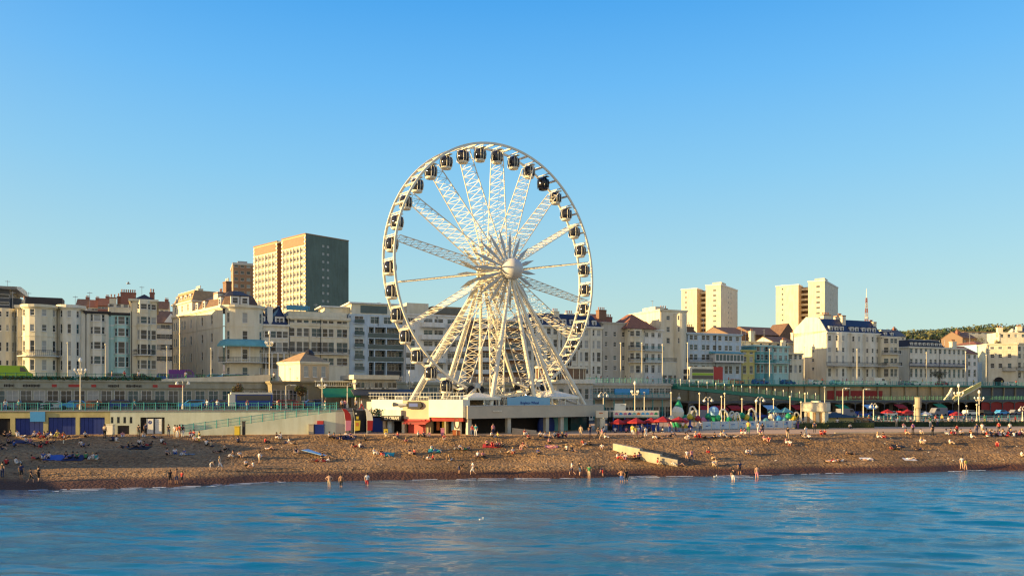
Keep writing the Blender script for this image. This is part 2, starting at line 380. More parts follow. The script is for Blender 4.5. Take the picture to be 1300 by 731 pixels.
o = grid('beach', xs, ys, bz, M['shingle']); o['kind'] = 'structure'
# the land behind as one sheet out to the horizon
g = MB(); g.box(-6000, 6000, 131, 9000, -3, 4.05, 'paving'); struct(g, 'ground')
g = MB(); g.box(-6000, -104.8, -300, 131, -3, 3.9, 'paving') if False else None
# promenade along the top of the beach and the road behind it
g = MB()
pr = [(x, polyline(x, TOPL) - .2) for x in range(-120, 170, 10)]
g.prism(pr + [(165, 190), (-120, 134)], 3.0, ZP + .02, 'promenade_buff'); struct(g, 'promenade')
g = MB()
ra = [SU(street(740, -24), -24), SU(street(1500, -24), -24), SU(street(1500, -9), -9), SU(street(740, -9), -9)]
g.prism(ra, ZP, ZP + .028, 'asphalt'); struct(g, 'lower_road')
g = MB()
for k in range(22):
    u = 15 + k * 7
    g.prism([SU(u, -16.6), SU(u + 3, -16.6), SU(u + 3, -16.4), SU(u, -16.4)], ZP + .02, ZP + .034, 'road_paint')
struct(g, 'road_markings')
# upper road at the top of the terrace, pavement kerb, town terrace
ZU = 12.4
g = MB(); g.prism([SU(-230, 2.5), SU(330, 2.5), SU(330, 15), SU(-230, 15)], 4, ZU, 'asphalt'); struct(g, 'upper_road')
g = MB(); g.prism([SU(-230, .3), SU(330, .3), SU(330, 2.5), SU(-230, 2.5)], 4, ZU + .12, 'kerb_stone'); struct(g, 'seafront_pavement')
g = MB(); g.prism([SU(-230, 15), SU(330, 15), SU(330, 60), SU(-230, 60)], 4, ZU + .12, 'kerb_stone'); struct(g, 'town_pavement')
g = MB(); g.prism([SU(-320, 60), SU(430, 60), SU(600, 420), SU(-320, 420)], [4] * 4, [ZU + .1, ZU + .1, 30, 30], 'paving'); struct(g, 'town_slope')
# the sea
m = bpy.data.materials.new('sea_water'); m.use_nodes = True
n, l = m.node_tree.nodes, m.node_tree.links; p = n['Principled BSDF']
p.inputs['Base Color'].default_value = (.0, .10, .165, 1); p.inputs['Roughness'].default_value = .05
p.inputs['IOR'].default_value = 1.6; p.inputs['Specular IOR Level'].default_value = .5
tc = n.new('ShaderNodeTexCoord'); mp = n.new('ShaderNodeMapping'); mp.inputs['Scale'].default_value = (.5, 1.6, 1); l.new(tc.outputs['Object'], mp.inputs[0])
w1 = n.new('ShaderNodeTexNoise'); w1.inputs['Scale'].default_value = 1.7; w1.inputs['Detail'].default_value = 6; w1.inputs['Roughness'].default_value = .75
l.new(mp.outputs[0], w1.inputs['Vector'])
b1 = n.new('ShaderNodeBump'); b1.inputs['Strength'].default_value = .6; b1.inputs['Distance'].default_value = .085
l.new(w1.outputs['Fac'], b1.inputs['Height'])
mp2 = n.new('ShaderNodeMapping'); mp2.inputs['Scale'].default_value = (.045, .16, 1); l.new(tc.outputs['Object'], mp2.inputs[0])
wp = n.new('ShaderNodeTexNoise'); wp.inputs['Scale'].default_value = 1.0; wp.inputs['Detail'].default_value = 4; l.new(mp2.outputs[0], wp.inputs['Vector'])
wq = n.new('ShaderNodeMapRange'); wq.inputs['From Min'].default_value = .40; wq.inputs['From Max'].default_value = .60; wq.inputs['To Min'].default_value = .28; wq.inputs['To Max'].default_value = 1.0
l.new(wp.outputs['Fac'], wq.inputs['Value']); l.new(wq.outputs[0], b1.inputs['Strength']); l.new(b1.outputs[0], p.inputs['Normal'])
# murky shallows, tan near the shingle; olive streaks farther out are painted reflections
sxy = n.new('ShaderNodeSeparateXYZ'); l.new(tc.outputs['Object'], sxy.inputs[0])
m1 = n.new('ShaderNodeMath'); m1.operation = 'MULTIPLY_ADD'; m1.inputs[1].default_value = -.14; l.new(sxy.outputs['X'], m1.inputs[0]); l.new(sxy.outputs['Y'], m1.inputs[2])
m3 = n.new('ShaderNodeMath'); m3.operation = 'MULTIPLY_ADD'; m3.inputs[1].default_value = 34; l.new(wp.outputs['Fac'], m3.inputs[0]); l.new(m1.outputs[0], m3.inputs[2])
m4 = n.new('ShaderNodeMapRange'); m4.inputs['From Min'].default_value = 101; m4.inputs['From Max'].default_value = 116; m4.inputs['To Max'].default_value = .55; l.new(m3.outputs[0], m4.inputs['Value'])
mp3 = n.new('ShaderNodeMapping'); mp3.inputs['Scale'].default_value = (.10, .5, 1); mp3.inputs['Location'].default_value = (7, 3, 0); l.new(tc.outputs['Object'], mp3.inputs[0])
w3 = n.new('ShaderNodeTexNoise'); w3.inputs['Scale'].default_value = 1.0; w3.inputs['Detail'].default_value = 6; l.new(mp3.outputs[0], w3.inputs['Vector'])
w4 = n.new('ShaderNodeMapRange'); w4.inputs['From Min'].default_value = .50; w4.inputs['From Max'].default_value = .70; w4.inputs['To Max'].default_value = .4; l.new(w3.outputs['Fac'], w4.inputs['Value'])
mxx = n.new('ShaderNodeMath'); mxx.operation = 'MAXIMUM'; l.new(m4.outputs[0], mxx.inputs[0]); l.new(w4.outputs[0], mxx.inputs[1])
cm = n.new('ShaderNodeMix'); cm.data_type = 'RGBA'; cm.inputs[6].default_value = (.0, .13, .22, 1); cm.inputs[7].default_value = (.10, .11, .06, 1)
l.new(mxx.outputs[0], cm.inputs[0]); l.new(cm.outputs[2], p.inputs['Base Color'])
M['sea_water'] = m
def sea_z(X, Y):
    r = np.random.RandomState(3); Z = np.zeros_like(X)
    damp = np.clip((np.interp(X, [a for a, b in SHORE], [b for a, b in SHORE]) - Y) / 14, .12, 1)
    for k in range(54):
        lam = .62 * 1.07 ** k * r.uniform(.9, 1.1)
        if lam > 15: lam = r.uniform(.7, 3)
        th = R(-98 + r.uniform(-30, 30)); kx, ky = math.cos(th) * 2 * math.pi / lam, math.sin(th) * 2 * math.pi / lam
        a = .0040 * lam ** .72 * (1.2 if lam < 1.1 else 2.3 if lam < 3.6 else .9 if lam < 7 else .8)
        ph = kx * X + ky * Y + r.uniform(0, 7) + .6 * np.sin(.11 * X + .07 * Y + k)
        Z += a * (1 - 2 * np.abs(np.sin(ph / 2)) ** 1.25) * .8
    return Z * damp
gx, gy = np.meshgrid(np.arange(-100, 125, .30), np.arange(30, 113, .15))
V = np.stack([gx, gy, sea_z(gx, gy)], -1)
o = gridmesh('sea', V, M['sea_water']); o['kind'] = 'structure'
g = MB()
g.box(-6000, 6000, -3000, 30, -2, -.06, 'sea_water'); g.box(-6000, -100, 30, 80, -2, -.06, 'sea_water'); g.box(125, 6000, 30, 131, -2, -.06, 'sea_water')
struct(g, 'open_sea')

g = MB(); g.box(-6000, -104.5, 80, 131, -3, 4.0, 'promenade_buff'); struct(g, 'far_shingle')
# bits of dark weed and drift along old tide lines, and paler stones
m = mat('weed', (.05, .035, .02), rough=.9, var=.3)
g = MB(); rr = random.Random(21)
for k in range(2600):
    x = rr.uniform(-66, 88); ys_, yt_ = shore_y(x), polyline(x, TOPL)
    t = rr.choice((.17, .42, .70)) + rr.gauss(0, .012) + .03 * nz(x, 0, .12, 4) if k < 1900 else rr.uniform(.15, 1)
    y = ys_ + (yt_ - ys_) * t; z = bz(x, y) + .02; s_ = rr.uniform(.04, .16); m_ = 'weed' if k < 1900 else rr.choice(['stone_pale', 'weed'])
    a_ = rr.uniform(0, 3); c_, d_ = math.cos(a_) * s_, math.sin(a_) * s_
    g.add([(x - c_, y - d_, z), (x + d_ * .5, y - c_ * .5, z), (x + c_, y + d_, z), (x - d_ * .5, y + c_ * .5, z), (x, y, z + s_ * .5)], [(0, 1, 4), (1, 2, 4), (2, 3, 4), (3, 0, 4)], m_)
tag(g.build('drift_weed'), 'scattered dark weed and stones along the old tide lines of the shingle', 'drift weed', kind='stuff')
# broken foam line where the wavelets run out
m = mat('foam', (.72, .74, .72), rough=.7, var=.1)
g = MB(); rr = random.Random(5)
x = -90
while x < 110:
    L = rr.uniform(.6, 3.4)
    for off_ in ((-.45, 1.0), (-1.9, .55)):
        if nz(x, off_[0], .11, 4) < -.12 + (.22 if off_[0] < -1 else 0): continue
        a = [(x + t * L / 5, shore_y(x + t * L / 5) + off_[0] + .7 * nz(x + t * .5, 0, .7, 2)) for t in range(6)]
        wd = [off_[1] * rr.uniform(.02, .17) * math.sin(math.pi * (t + .4) / 5.8) + .02 for t in range(6)]
        vs = []; 
        for (qx, qy), w in zip(a, wd): vs += [(qx, qy - w, .035), (qx, qy + w, .055)]
        vs += [(q[0], q[1], q[2] - .1) for q in vs]
        g.add(vs, [(2 * t, 2 * t + 2, 2 * t + 3, 2 * t + 1) for t in range(5)] + [(12 + 2 * t + 1, 12 + 2 * t + 3, 12 + 2 * t + 2, 12 + 2 * t) for t in range(5)], 'foam')
    x += L * rr.uniform(.8, 1.8)
tag(g.build('foam'), 'thin broken line of white foam along the edge of the shingle', 'foam', kind='stuff')
# hills behind the town
m = mat('hill_grass', (.10, .12, .035), rough=1, c2=(.035, .05, .02), scale=.012, var=.3)
def hill_z(x, y):
    h = 76 + 28 * math.exp(-((x - 640) / 330) ** 2) + 12 * nz(x, y, .006, 2) - 30 * max(0, min(1, (x - 700) / 500))
    if x < 350: h = 60 + 50 * math.exp(-((x + 700) / 260) ** 2) + 10 * nz(x, y, .006, 2) + max(0, (x + 100) / 450) * 34
    t = (y - 700) / 500
    return 10 + (h - 10) * (1 - (1 - max(0, min(1, t))) ** 1.7) if t < 1 else h - (t - 1) * 40
o = grid('hills', np.arange(-1400, 1500, 26), np.arange(700, 1500, 26), hill_z, M['hill_grass']); o['kind'] = 'structure'
# woodland on the hill, a mass nobody could count: low clumps of leaf faces
def clump(g, c, rx, ry, rz_, k, rr, m, s):
    for _ in range(k):
        d = Vector((rr.gauss(0, 1), rr.gauss(0, 1), rr.gauss(0, 1))).normalized() * (rr.random() ** .4)
        q = Vector((c[0] + d.x * rx, c[1] + d.y * ry, c[2] + d.z * rz_))
        a = Vector((rr.uniform(-1, 1), rr.uniform(-1, 1), rr.uniform(-1, 1))).normalized() * s * rr.uniform(.6, 1.3)
        b = a.orthogonal().normalized() * s * rr.uniform(.5, 1.1)
        g.add([q - a, q - b * .8, q + a, q + b], [(0, 1, 2, 3)], m)
g = MB(); rr = random.Random(11)
for k in range(520):
    px = rr.uniform(1085, 1330); y = rr.uniform(900, 1230); x = K(px) * y
    if nz(x, y, .012, 6) < -.12: continue
    z = hill_z(x, y); s = rr.uniform(5, 10)
    clump(g, (x, y, z + s * .35), s, s, s * .75, 34, rr, rr.choice(['leaf_dark', 'leaf_olive', 'leaf_olive']), 2.0)
for k in range(150):
    px = rr.uniform(-20, 240); y = rr.uniform(900, 1200); x = K(px) * y; z = hill_z(x, y); s = rr.uniform(5, 10)
    clump(g, (x, y, z + s * .35), s, s, s * .75, 26, rr, rr.choice(['leaf_dark', 'leaf_brown']), 2.0)
tag(g.build('woodland'), 'far-off scrubby woodland covering the hills behind the town', 'woodland', kind='stuff')
# ------------------------------------------------------------------ buildings
WCACHE = {}
def window_mesh(w, h, style='sash', glass='glass_dark', frame='frame_white', sill=True):
    key = (round(w, 2), round(h, 2), style, glass, frame, sill)
    if key in WCACHE: return WCACHE[key]
    g = MB(); t = .07 if w < 1.6 else .09; y0, y1 = .06, .13
    g.quad((-w / 2, .12, 0), (w / 2, .12, 0), (w / 2, .12, h), (-w / 2, .12, h), glass)
    g.box(-w / 2, -w / 2 + t, y0, y1, 0, h, frame); g.box(w / 2 - t, w / 2, y0, y1, 0, h, frame)
    g.box(-w / 2 + t, w / 2 - t, y0, y1, h - t, h, frame); g.box(-w / 2 + t, w / 2 - t, y0, y1, 0, t, frame)
    if style == 'sash': g.box(-w / 2 + t, w / 2 - t, y0 + .01, y1, h * .5 - .03, h * .5 + .03, frame)
    if style == 'grid':
        g.box(-w / 2 + t, w / 2 - t, y0 + .01, y1, h * .62, h * .62 + .05, frame)
        for k in range(1, max(2, int(w / .9))):
            x = -w / 2 + w * k / max(2, int(w / .9)); g.box(x - .03, x + .03, y0 + .015, y1, t, h - t, frame)
    if style == 'french':
        g.box(-.035, .035, y0 + .01, y1, t, h - t, frame); g.box(-w / 2 + t, w / 2 - t, y0 + .012, y1, h * .7, h * .7 + .05, frame)
    if sill: g.box(-w / 2 - .1, w / 2 + .1, -.12, .05, -.1, 0, frame)
    WCACHE[key] = g.mesh('window'); return WCACHE[key]
GL = ['glass_dark', 'glass_dark', 'glass_dark', 'glass_teal', 'glass_curtain', 'glass_blind']
def zb_ok(s): return s.zb == ZU and s.h > 6 and 'kiosk' not in s.root.name
class Bld:
    def __init__(s, name, label, px0, px1, pytop, v=16, ang=0, Y=None, depth=12, zb=ZU, wall='cream', h=None, group=None, cat='building', glass=GL, wname='window'):
        if Y is None: s.P = SP(px0, v)
        else: s.P = at(px0, Y)
        s.a = TA + R(ang) if Y is None else R(ang)
        k = K(px1); c, sn = math.cos(s.a), math.sin(s.a)
        s.w = (k * s.P[1] - s.P[0]) / (c - k * sn); s.d = depth
        ym = s.P[1] + s.w / 2 * sn
        s.h = h if h else zr(pytop, ym) - zb - (.45 if Y is None else 0)
        s.zb = zb; s.wallm = wall; s.glass = glass; s.wname = wname
        s.root = empty(name, label, cat, (s.P[0], s.P[1], zb), s.a, group)
        s.g = MB(); s.wins = []; s.rr = random.Random(hash(round(px0 * 7 + px1)) & 0xffff)
    def z(s, py, u=None):                         # local height of a pixel row seen on the front wall
        y = s.P[1] + (s.w / 2 if u is None else u) * math.sin(s.a); return zr(py, y) - s.zb
    def u(s, px):
        k = K(px); return (k * s.P[1] - s.P[0]) / (math.cos(s.a) - k * math.sin(s.a))
    def facade(s, o, ang, L, z0, z1, rows=(), cols=(), ww=1.1, style='sash', m=None, skip=(), sill=True, frame='frame_white', glass=None, arch=False):
        m = m or s.wallm; dx, dy = math.cos(ang), math.sin(ang); nx, ny = dy, -dx
        if isinstance(cols, int): cols = [L * (i + .5) / cols for i in range(cols)] if cols else []
        ops = []
        for ri, (a, b) in enumerate(rows):
            for ci, cu in enumerate(cols):
                if (ri, ci) in skip: continue
                w_ = ww[ri] if isinstance(ww, (list, tuple)) else ww
                ops.append((cu - w_ / 2, cu + w_ / 2, a, b))
        us = sorted({0, L} | {o_[0] for o_ in ops} | {o_[1] for o_ in ops}); zs = sorted({z0, z1} | {o_[2] for o_ in ops} | {o_[3] for o_ in ops})
        us = [q for q in us if 0 <= q <= L]; zs = [q for q in zs if z0 <= q <= z1]
        W = lambda u, z, t=0: (o[0] + dx * u - nx * t, o[1] + dy * u - ny * t, z)
        for i in range(len(us) - 1):
            for j in range(len(zs) - 1):
                cu, cz = (us[i] + us[i + 1]) / 2, (zs[j] + zs[j + 1]) / 2
                if any(a < cu < b and c < cz < d for a, b, c, d in ops): continue
                s.g.quad(W(us[i], zs[j]), W(us[i + 1], zs[j]), W(us[i + 1], zs[j + 1]), W(us[i], zs[j + 1]), m)
        for a, b, c, d in ops:
            t = .14
            s.g.quad(W(a, c), W(a, c, t), W(a, d, t), W(a, d), m); s.g.quad(W(b, c, t), W(b, c), W(b, d), W(b, d, t), m)
            s.g.quad(W(a, d), W(a, d, t), W(b, d, t), W(b, d), m); s.g.quad(W(a, c, t), W(a, c), W(b, c), W(b, c, t), m)
            gl = glass or s.rr.choice(s.glass)
            s.wins.append((window_mesh(b - a, d - c, style, gl, frame, sill), W((a + b) / 2, c), ang))
    def shell(s, rows=(), cols=0, ww=1.1, h=None, left=None, right=None, **kw):
        h = h or s.h
        s.facade((0, 0), 0, s.w, 0, h, rows, cols, ww, **kw)
        s.facade((0, s.d), -math.pi / 2, s.d, 0, h, *(left or ((), 0)))
        s.facade((s.w, 0), math.pi / 2, s.d, 0, h, *(right or ((), 0)))
        s.facade((s.w, s.d), math.pi, s.w, 0, h)
        s.g.quad((0, 0, h - .02), (s.w, 0, h - .02), (s.w, s.d, h - .02), (0, s.d, h - .02), 'flat_roof')
    def bow(s, x0, x1, dep, z0, z1, rows, n=9, cols=(1, 4, 7), ww=1.0, m=None, style='sash', box=False):
        if box: P = [(x0, 0), (x0 + (x1 - x0) * .22, -dep), (x1 - (x1 - x0) * .22, -dep), (x1, 0)]
        else: P = [((x0 + x1) / 2 - (x1 - x0) / 2 * math.cos(math.pi * i / n), -dep * math.sin(math.pi * i / n)) for i in range(n + 1)]
        for i in range(len(P) - 1):
            a, b = P[i], P[i + 1]; L = math.dist(a, b)
            wc = ([L / 2] if (i in cols or box) else [])
            if box and i == 1 and L > 2.6: wc = [L * .27, L * .73]
            s.facade(a, math.atan2(b[1] - a[1], b[0] - a[0]), L, z0, z1, rows if wc else (), wc, min(ww, L * .8), m=m, style=style)
        s.g.add([(p[0], p[1], z1 - .01) for p in P], [tuple(range(len(P)))], m or s.wallm)
        if z0 > .1: s.g.add([(p[0], p[1], z0) for p in P], [tuple(range(len(P) - 1, -1, -1))], m or s.wallm)
        return P
    def cornice(s, pts=None, z=None, h=.45, out=.35, m=None, name='cornice'):
        z = s.h if z is None else z
        pts = pts or [(0, s.d), (0, 0), (s.w, 0), (s.w, s.d)]
        g = MB(); g.band(pts, z - h, h, out, m or s.wallm, inn=.25); g.band(pts, z - h - .22, .2, out * .5, m or s.wallm, inn=-.01)
        return g.build(name, s.root)
    def strings(s, zs, pts=None, out=.1, h=.2, m=None):
        for z in zs: s.g.band(pts or [(0, s.d), (0, 0), (s.w, 0), (s.w, s.d)], z, h, out, m or s.wallm)
    def balcony(s, x0, x1, z, dep=1.0, m='black_iron', pts=None, rh=1.0, slab='frame_white', y=0):
        g = MB(); P = pts or [(x0, y), (x1, y)]
        g.band(P, z - .15, .15, dep, slab)
        # rail along the outer line
        def off(d):
            V = [Vector(q) for q in P]; out = []
            for i, q in enumerate(V):
                t = (V[min(i + 1, len(V) - 1)] - V[max(i - 1, 0)]).normalized(); out.append(q + Vector((t.y, -t.x)) * d)
            return out
        O = off(dep - .05); O = [Vector(P[0])] + O + [Vector(P[-1])]
        for a, b in zip(O, O[1:]):
            L = (b - a).length
            if L < .05: continue
            g.tube((*a, z + rh), (*b, z + rh), .045, m, n=4); g.tube((*a, z + .1), (*b, z + .1), .03, m, n=4); g.tube((*a, z + rh * .75), (*b, z + rh * .75), .025, m, n=4)
            k = max(1, int(L / .28))
            for i in range(k + 1):
                q = a.lerp(b, i / k); g.tube((*q, z), (*q, z + rh), .022, m, n=4, caps=False)
        return g.build('balcony', s.root)
    def chimney(s, x, y, z, w=1.6, d=.9, h=2.2, m='cream', pots=4, pm='pot', top=None):
        g = MB(); g.box(x - w / 2, x + w / 2, y - d / 2, y + d / 2, z, z + h, m)
        g.box(x - w / 2 - .08, x + w / 2 + .08, y - d / 2 - .08, y + d / 2 + .08, z + h - .3, z + h - .08, top or m)
        for i in range(pots):
            px_ = x - w / 2 + w * (i + .5) / pots
            g.lathe([(.13, 0), (.11, .35), (.15, .4), (.14, .7)], (px_, y, z + h), pm, n=7)
        return g.build('chimney', s.root)
    def dormer(s, x, y, z, w=1.3, h=1.5, d=1.8, m='frame_white', roof='slate_blue', glass='glass_dark'):
        g = MB(); g.box(x - w / 2, x + w / 2, y + .05, y + d, z, z + h, m)
        g.sheet([(y - .05, z + h), (y + d, z + h), (y + d, z + h + .18), (y - .05, z + h + .1)], x - w / 2 - .1, x + w / 2 + .1, roof)
        o = g.build('dormer', s.root)
        part_obj(window_mesh(w * .62, h * .7, 'sash', glass, 'frame_white', False), 'window', o, (x, y - .08, z + h * .12))
        return o
    def mansard(s, x0, x1, h, m='slate_blue', inset=1.6, y0=0, y1=None, dorm=0, dw=1.2, dh=1.5, z=None, steep=True, hip=True):
        z = s.h if z is None else z; y1 = s.d if y1 is None else y1
        i = inset; ix = inset if hip else .01
        g = MB(); b = [(x0, y0), (x1, y0), (x1, y1), (x0, y1)]; t = [(x0 + ix, y0 + i), (x1 - ix, y0 + i), (x1 - ix, y1 - i), (x0 + ix, y1 - i)]
        vs = [(*p, z) for p in b] + [(*p, z + h) for p in t]
        g.add(vs, [(0, 1, 5, 4), (1, 2, 6, 5), (2, 3, 7, 6), (3, 0, 4, 7)], m); g.add(vs[4:], [(0, 1, 2, 3)], 'slate_dark')
        g.box(x0 + ix, x1 - ix, y0 + i - .08, y0 + i + .1, z + h, z + h + .12, 'frame_white')
        r = g.build('roof', s.root)
        for k in range(dorm):
            s.dormer(x0 + ix * .5 + (x1 - x0 - ix) * (k + .5) / dorm, y0 + .25, z + .15, dw, dh, i, roof=m)
        return r
    def gable(s, x0, x1, y0, y1, z, h, m='roof_tile', along='x', over=.3, wall=None):
        g = MB()
        if along == 'x':
            ym = (y0 + y1) / 2
            g.sheet([(y0 - over, z - .1), (ym, z + h - .1), (y1 + over, z - .1), (y1 + over, z + .1), (ym, z + h + .12), (y0 - over, z + .1)], x0 - over * .3, x1 + over * .3, m)
            s.g.add([(x0, y0, z), (x0, y1, z), (x0, ym, z + h)], [(1, 0, 2)], wall or s.wallm); s.g.add([(x1, y0, z), (x1, y1, z), (x1, ym, z + h)], [(0, 1, 2)], wall or s.wallm)
        else:
            xm = (x0 + x1) / 2
            vs = []
            for y in (y0 - over, y1 + over):
                vs += [(x0 - over, y, z - .1), (xm, y, z + h - .1), (x1 + over, y, z - .1), (x1 + over, y, z + .1), (xm, y, z + h + .12), (x0 - over, y, z + .1)]
            g.add(vs, [(k, 6 + k, 6 + (k + 1) % 6, (k + 1) % 6) for k in range(6)] + [(0, 1, 4, 5), (1, 2, 3, 4), (11, 10, 7, 6), (10, 9, 8, 7)], m)
            s.g.add([(x0, y0, z), (x1, y0, z), (xm, y0, z + h)], [(0, 1, 2)], wall or s.wallm); s.g.add([(x0, y1, z), (x1, y1, z), (xm, y1, z + h)], [(1, 0, 2)], wall or s.wallm)
        return g.build('roof', s.root)
    def hip(s, x0, x1, y0, y1, z, h, m='slate_grey', over=.3):
        g = MB(); w, d = x1 - x0, y1 - y0; r = min(w, d) / 2
        a = (x0 + r, (y0 + y1) / 2) if w > d else ((x0 + x1) / 2, y0 + r); b = (x1 - r, (y0 + y1) / 2) if w > d else ((x0 + x1) / 2, y1 - r)
        vs = [(x0 - over, y0 - over, z), (x1 + over, y0 - over, z), (x1 + over, y1 + over, z), (x0 - over, y1 + over, z), (*a, z + h), (*b, z + h + .001)]
        if w > d: fs = [(0, 1, 5, 4), (1, 2, 5), (2, 3, 4, 5), (3, 0, 4)]
        else: fs = [(0, 1, 4), (1, 2, 5, 4), (2, 3, 5), (3, 0, 4, 5)]
        g.add(vs, fs + [(3, 2, 1, 0)], m); return g.build('roof', s.root)
    def finish(s):
        s.g.build('wall', s.root)
        if zb_ok(s):
            for x_ in (.22,) + ((s.w * .52,) if s.w > 12 else ()):
                g = MB(); g.tube((x_, -.1, 0), (x_, -.1, s.h - .6), .06, s.rr.choice(['slate_grey', 'black_iron', s.wallm]), n=5); g.box(x_ - .14, x_ + .14, -.2, -.01, s.h - .75, s.h - .5, 'slate_grey'); g.build('drainpipe', s.root)
            for k in range(1 + int(s.w / 9)):
                g = MB(); ax, ay, ah = s.w * s.rr.uniform(.1, .9), s.rr.uniform(3, 8), s.rr.uniform(2.2, 4.6); g.tube((ax, ay, s.h), (ax, ay, s.h + ah), .045, 'steel_grey', n=4)
                for q in range(4): g.box(ax - .45, ax + .45, ay - .02 + q * .16, ay + .02 + q * .16, s.h + ah - .25, s.h + ah - .21, 'steel_grey')
                g.box(ax - .02, ax + .02, ay, ay + .6, s.h + ah - .25, s.h + ah - .2, 'steel_grey'); g.build('aerial', s.root)
        for me, loc, rz in s.wins[:98]: part_obj(me, s.wname, s.root, loc, rz)
        rest = s.wins[98:]
        if rest:
            g = MB()
            for me, loc, rz in rest:
                mt = Matrix.Translation(loc) @ Matrix.Rotation(rz, 4, 'Z'); b = len(g.v)
                g.v += [tuple(mt @ v.co) for v in me.vertices]
                for p_ in me.polygons: g.f.append(tuple(b + k for k in p_.vertices)); g.m.append(g.mi(me.materials[p_.material_index]))
            g.build('window', s.root)['kind'] = 'stuff'
        return s
def rows_py(b, pairs): return [(b.z(y1), b.z(y0)) for y0, y1 in pairs]      # (top row, bottom row) in the photo -> heights
# ---- seafront houses, left to right
def rw(b, *prs): return [(b.z(y1), b.z(y0)) for y0, y1 in prs]
V0 = 17
# far left
b = Bld('apartment_block', 'dark slate-clad block with a flat overhanging metal roof at the far left edge', -60, 12, 363, v=34, depth=14, wall='slate_grey')
b.shell(rw(b, (372, 377), (382, 386)), 5, 2.0, style='plain', sill=False)
g = MB(); g.sheet([(-1, b.h), (-1.4, b.h + .5), (4, b.h + 1.1), (12, b.h + 1.1), (15, b.h)], -2, b.w + 1.5, 'steel_grey'); g.build('roof', b.root)
g = MB(); g.box(b.w, b.w + 1.8, 2, 10, 0, b.h - 1.6, 'slate_grey'); g.build('annexe', b.root); b.finish()
b = Bld('town_house', 'cream bow house cut by the left edge of the photo, lower than its neighbour', -55, 22, 388, v=V0 + 2, depth=14, wall='cream')
r = rw(b, (395, 402), (412, 420), (434, 446), (457, 470))
b.shell(r, 12, .9); b.bow(b.w * .62, b.w * .97, 1.6, 0, b.h, r, cols=(1, 3, 5, 7)); b.cornice(m='cream'); b.strings([b.z(426)]); b.finish()
b = Bld('bow_fronted_hotel', 'cream bow-fronted hotel with an iron balcony and a dark box on its roof', 21, 74, 385, v=V0, depth=16, wall='cream', glass=['glass_dark', 'glass_curtain', 'glass_blind'])
r = rw(b, (394, 402), (413, 421.5), (433, 447), (457, 470))
b.shell((), 0); P = b.bow(b.w * .14, b.w * .99, 3.1, 0, b.h, r, n=9, cols=(1, 3, 5, 7), ww=1.4)
pts = [(0, b.d), (0, 0), (b.w * .13, -.001)] + P[1:-1] + [(b.w, -.001), (b.w, b.d)]
b.cornice(pts, h=.5, out=.4); b.strings([b.z(452), b.z(428)], pts[1:-1], out=.08); b.balcony(0, 0, b.z(452), .9, pts=P)
g = MB(); g.box(1.2, 7.4, 1.5, 6, b.h, b.z(376), 'slate_dark'); g.build('rooftop_box', b.root); b.chimney(.6, 8, b.h, 1.2, .9, 1.8, 'cream', 3); b.finish()
b = Bld('bow_fronted_house', 'pale cream bow-fronted house beside the hotel with the black balcony, narrower and plain', 74, 107.5, 385, v=V0, depth=16, wall='cream_pale')
r = rw(b, (395, 403.5), (412, 424), (434, 452), (458, 470))
b.shell((), 0); P = b.bow(.15, b.w - .6, 2.0, 0, b.h, r, n=7, cols=(1, 3, 5), ww=1.2)
b.cornice([(0, 0)] + P[1:-1] + [(b.w, 0)], h=.55, out=.4); b.finish()
b = Bld('town_house', 'plain grey-cream house with a three-sided bay between the bow-fronted house and the mint one', 107.5, 138, 392, v=V0, depth=26, wall='cream_pale')
r = rw(b, (399, 408), (415, 424), (434, 443), (452, 462))
b.shell((), 0); b.bow(b.w * .22, b.w * .86, 1.1, 0, b.h - .8, r, box=True, ww=1.2); b.cornice(m='slate_dark', h=.3, out=.35, name='eaves'); b.finish()
b = Bld('town_house', 'mint green house with a two-window bay, between cream neighbours', 138, 165.5, 394, v=V0, depth=26, wall='mint')
r = rw(b, (402, 412), (417, 427), (434, 449), (453, 466))
b.shell((), 0); b.bow(b.w * .25, b.w * .95, 1.2, 0, b.h - .9, r, box=True, ww=1.25); b.cornice(m='slate_dark', h=.3, out=.35, name='eaves')
b.strings([b.z(430.5), b.z(414)], out=.05, m='white_wall'); b.finish()
b = Bld('brick_rear_house', 'house behind the mint one with a big brick chimney block crowded with pots', 137, 164, 383.5, v=46, depth=9, wall='cream')
b.shell(rw(b, (386, 390)), 3, 1.0); b.chimney(1.0, .8, b.h - 1, 1.4, 1.0, 2.6, 'cream', 2, top='brick_red'); b.chimney(4.2, 1.2, b.h - .5, 3.2, 1.3, 3.4, 'brick_red', 7); b.chimney(2.6, 3, b.h - .5, 1.6, 1, 2.6, 'brick_brown', 3); b.finish()
b = Bld('corner_house', 'tall cream corner house with a bay between the mint house and side street', 165.5, 199, 377, v=V0 - .5, depth=27, wall='cream')
r = rw(b, (386, 393), (402, 411), (419, 431), (437, 450), (457, 468))
b.shell(r, [b.w * .88], .9, left=(r[:1], [b.d - 3, b.d - 6])); P = b.bow(b.w * .24, b.w * .78, 1.0, 0, b.h - .3, r, box=True, ww=1.3)
b.cornice(h=.4); b.strings([b.z(397), b.z(414)], [(0, 0)] + [P[0], P[1], P[2], P[3]] + [(b.w, 0)], out=.1); b.balcony(b.w * .22, b.w * .84, b.z(450.5), .8, pts=P)
b.hip(.8, b.w - .6, 1, 9, b.h, 1.3, 'slate_dark'); b.chimney(b.w * .82, 3, b.h, .9, .9, 1.8, 'brick_red', 2); b.finish()
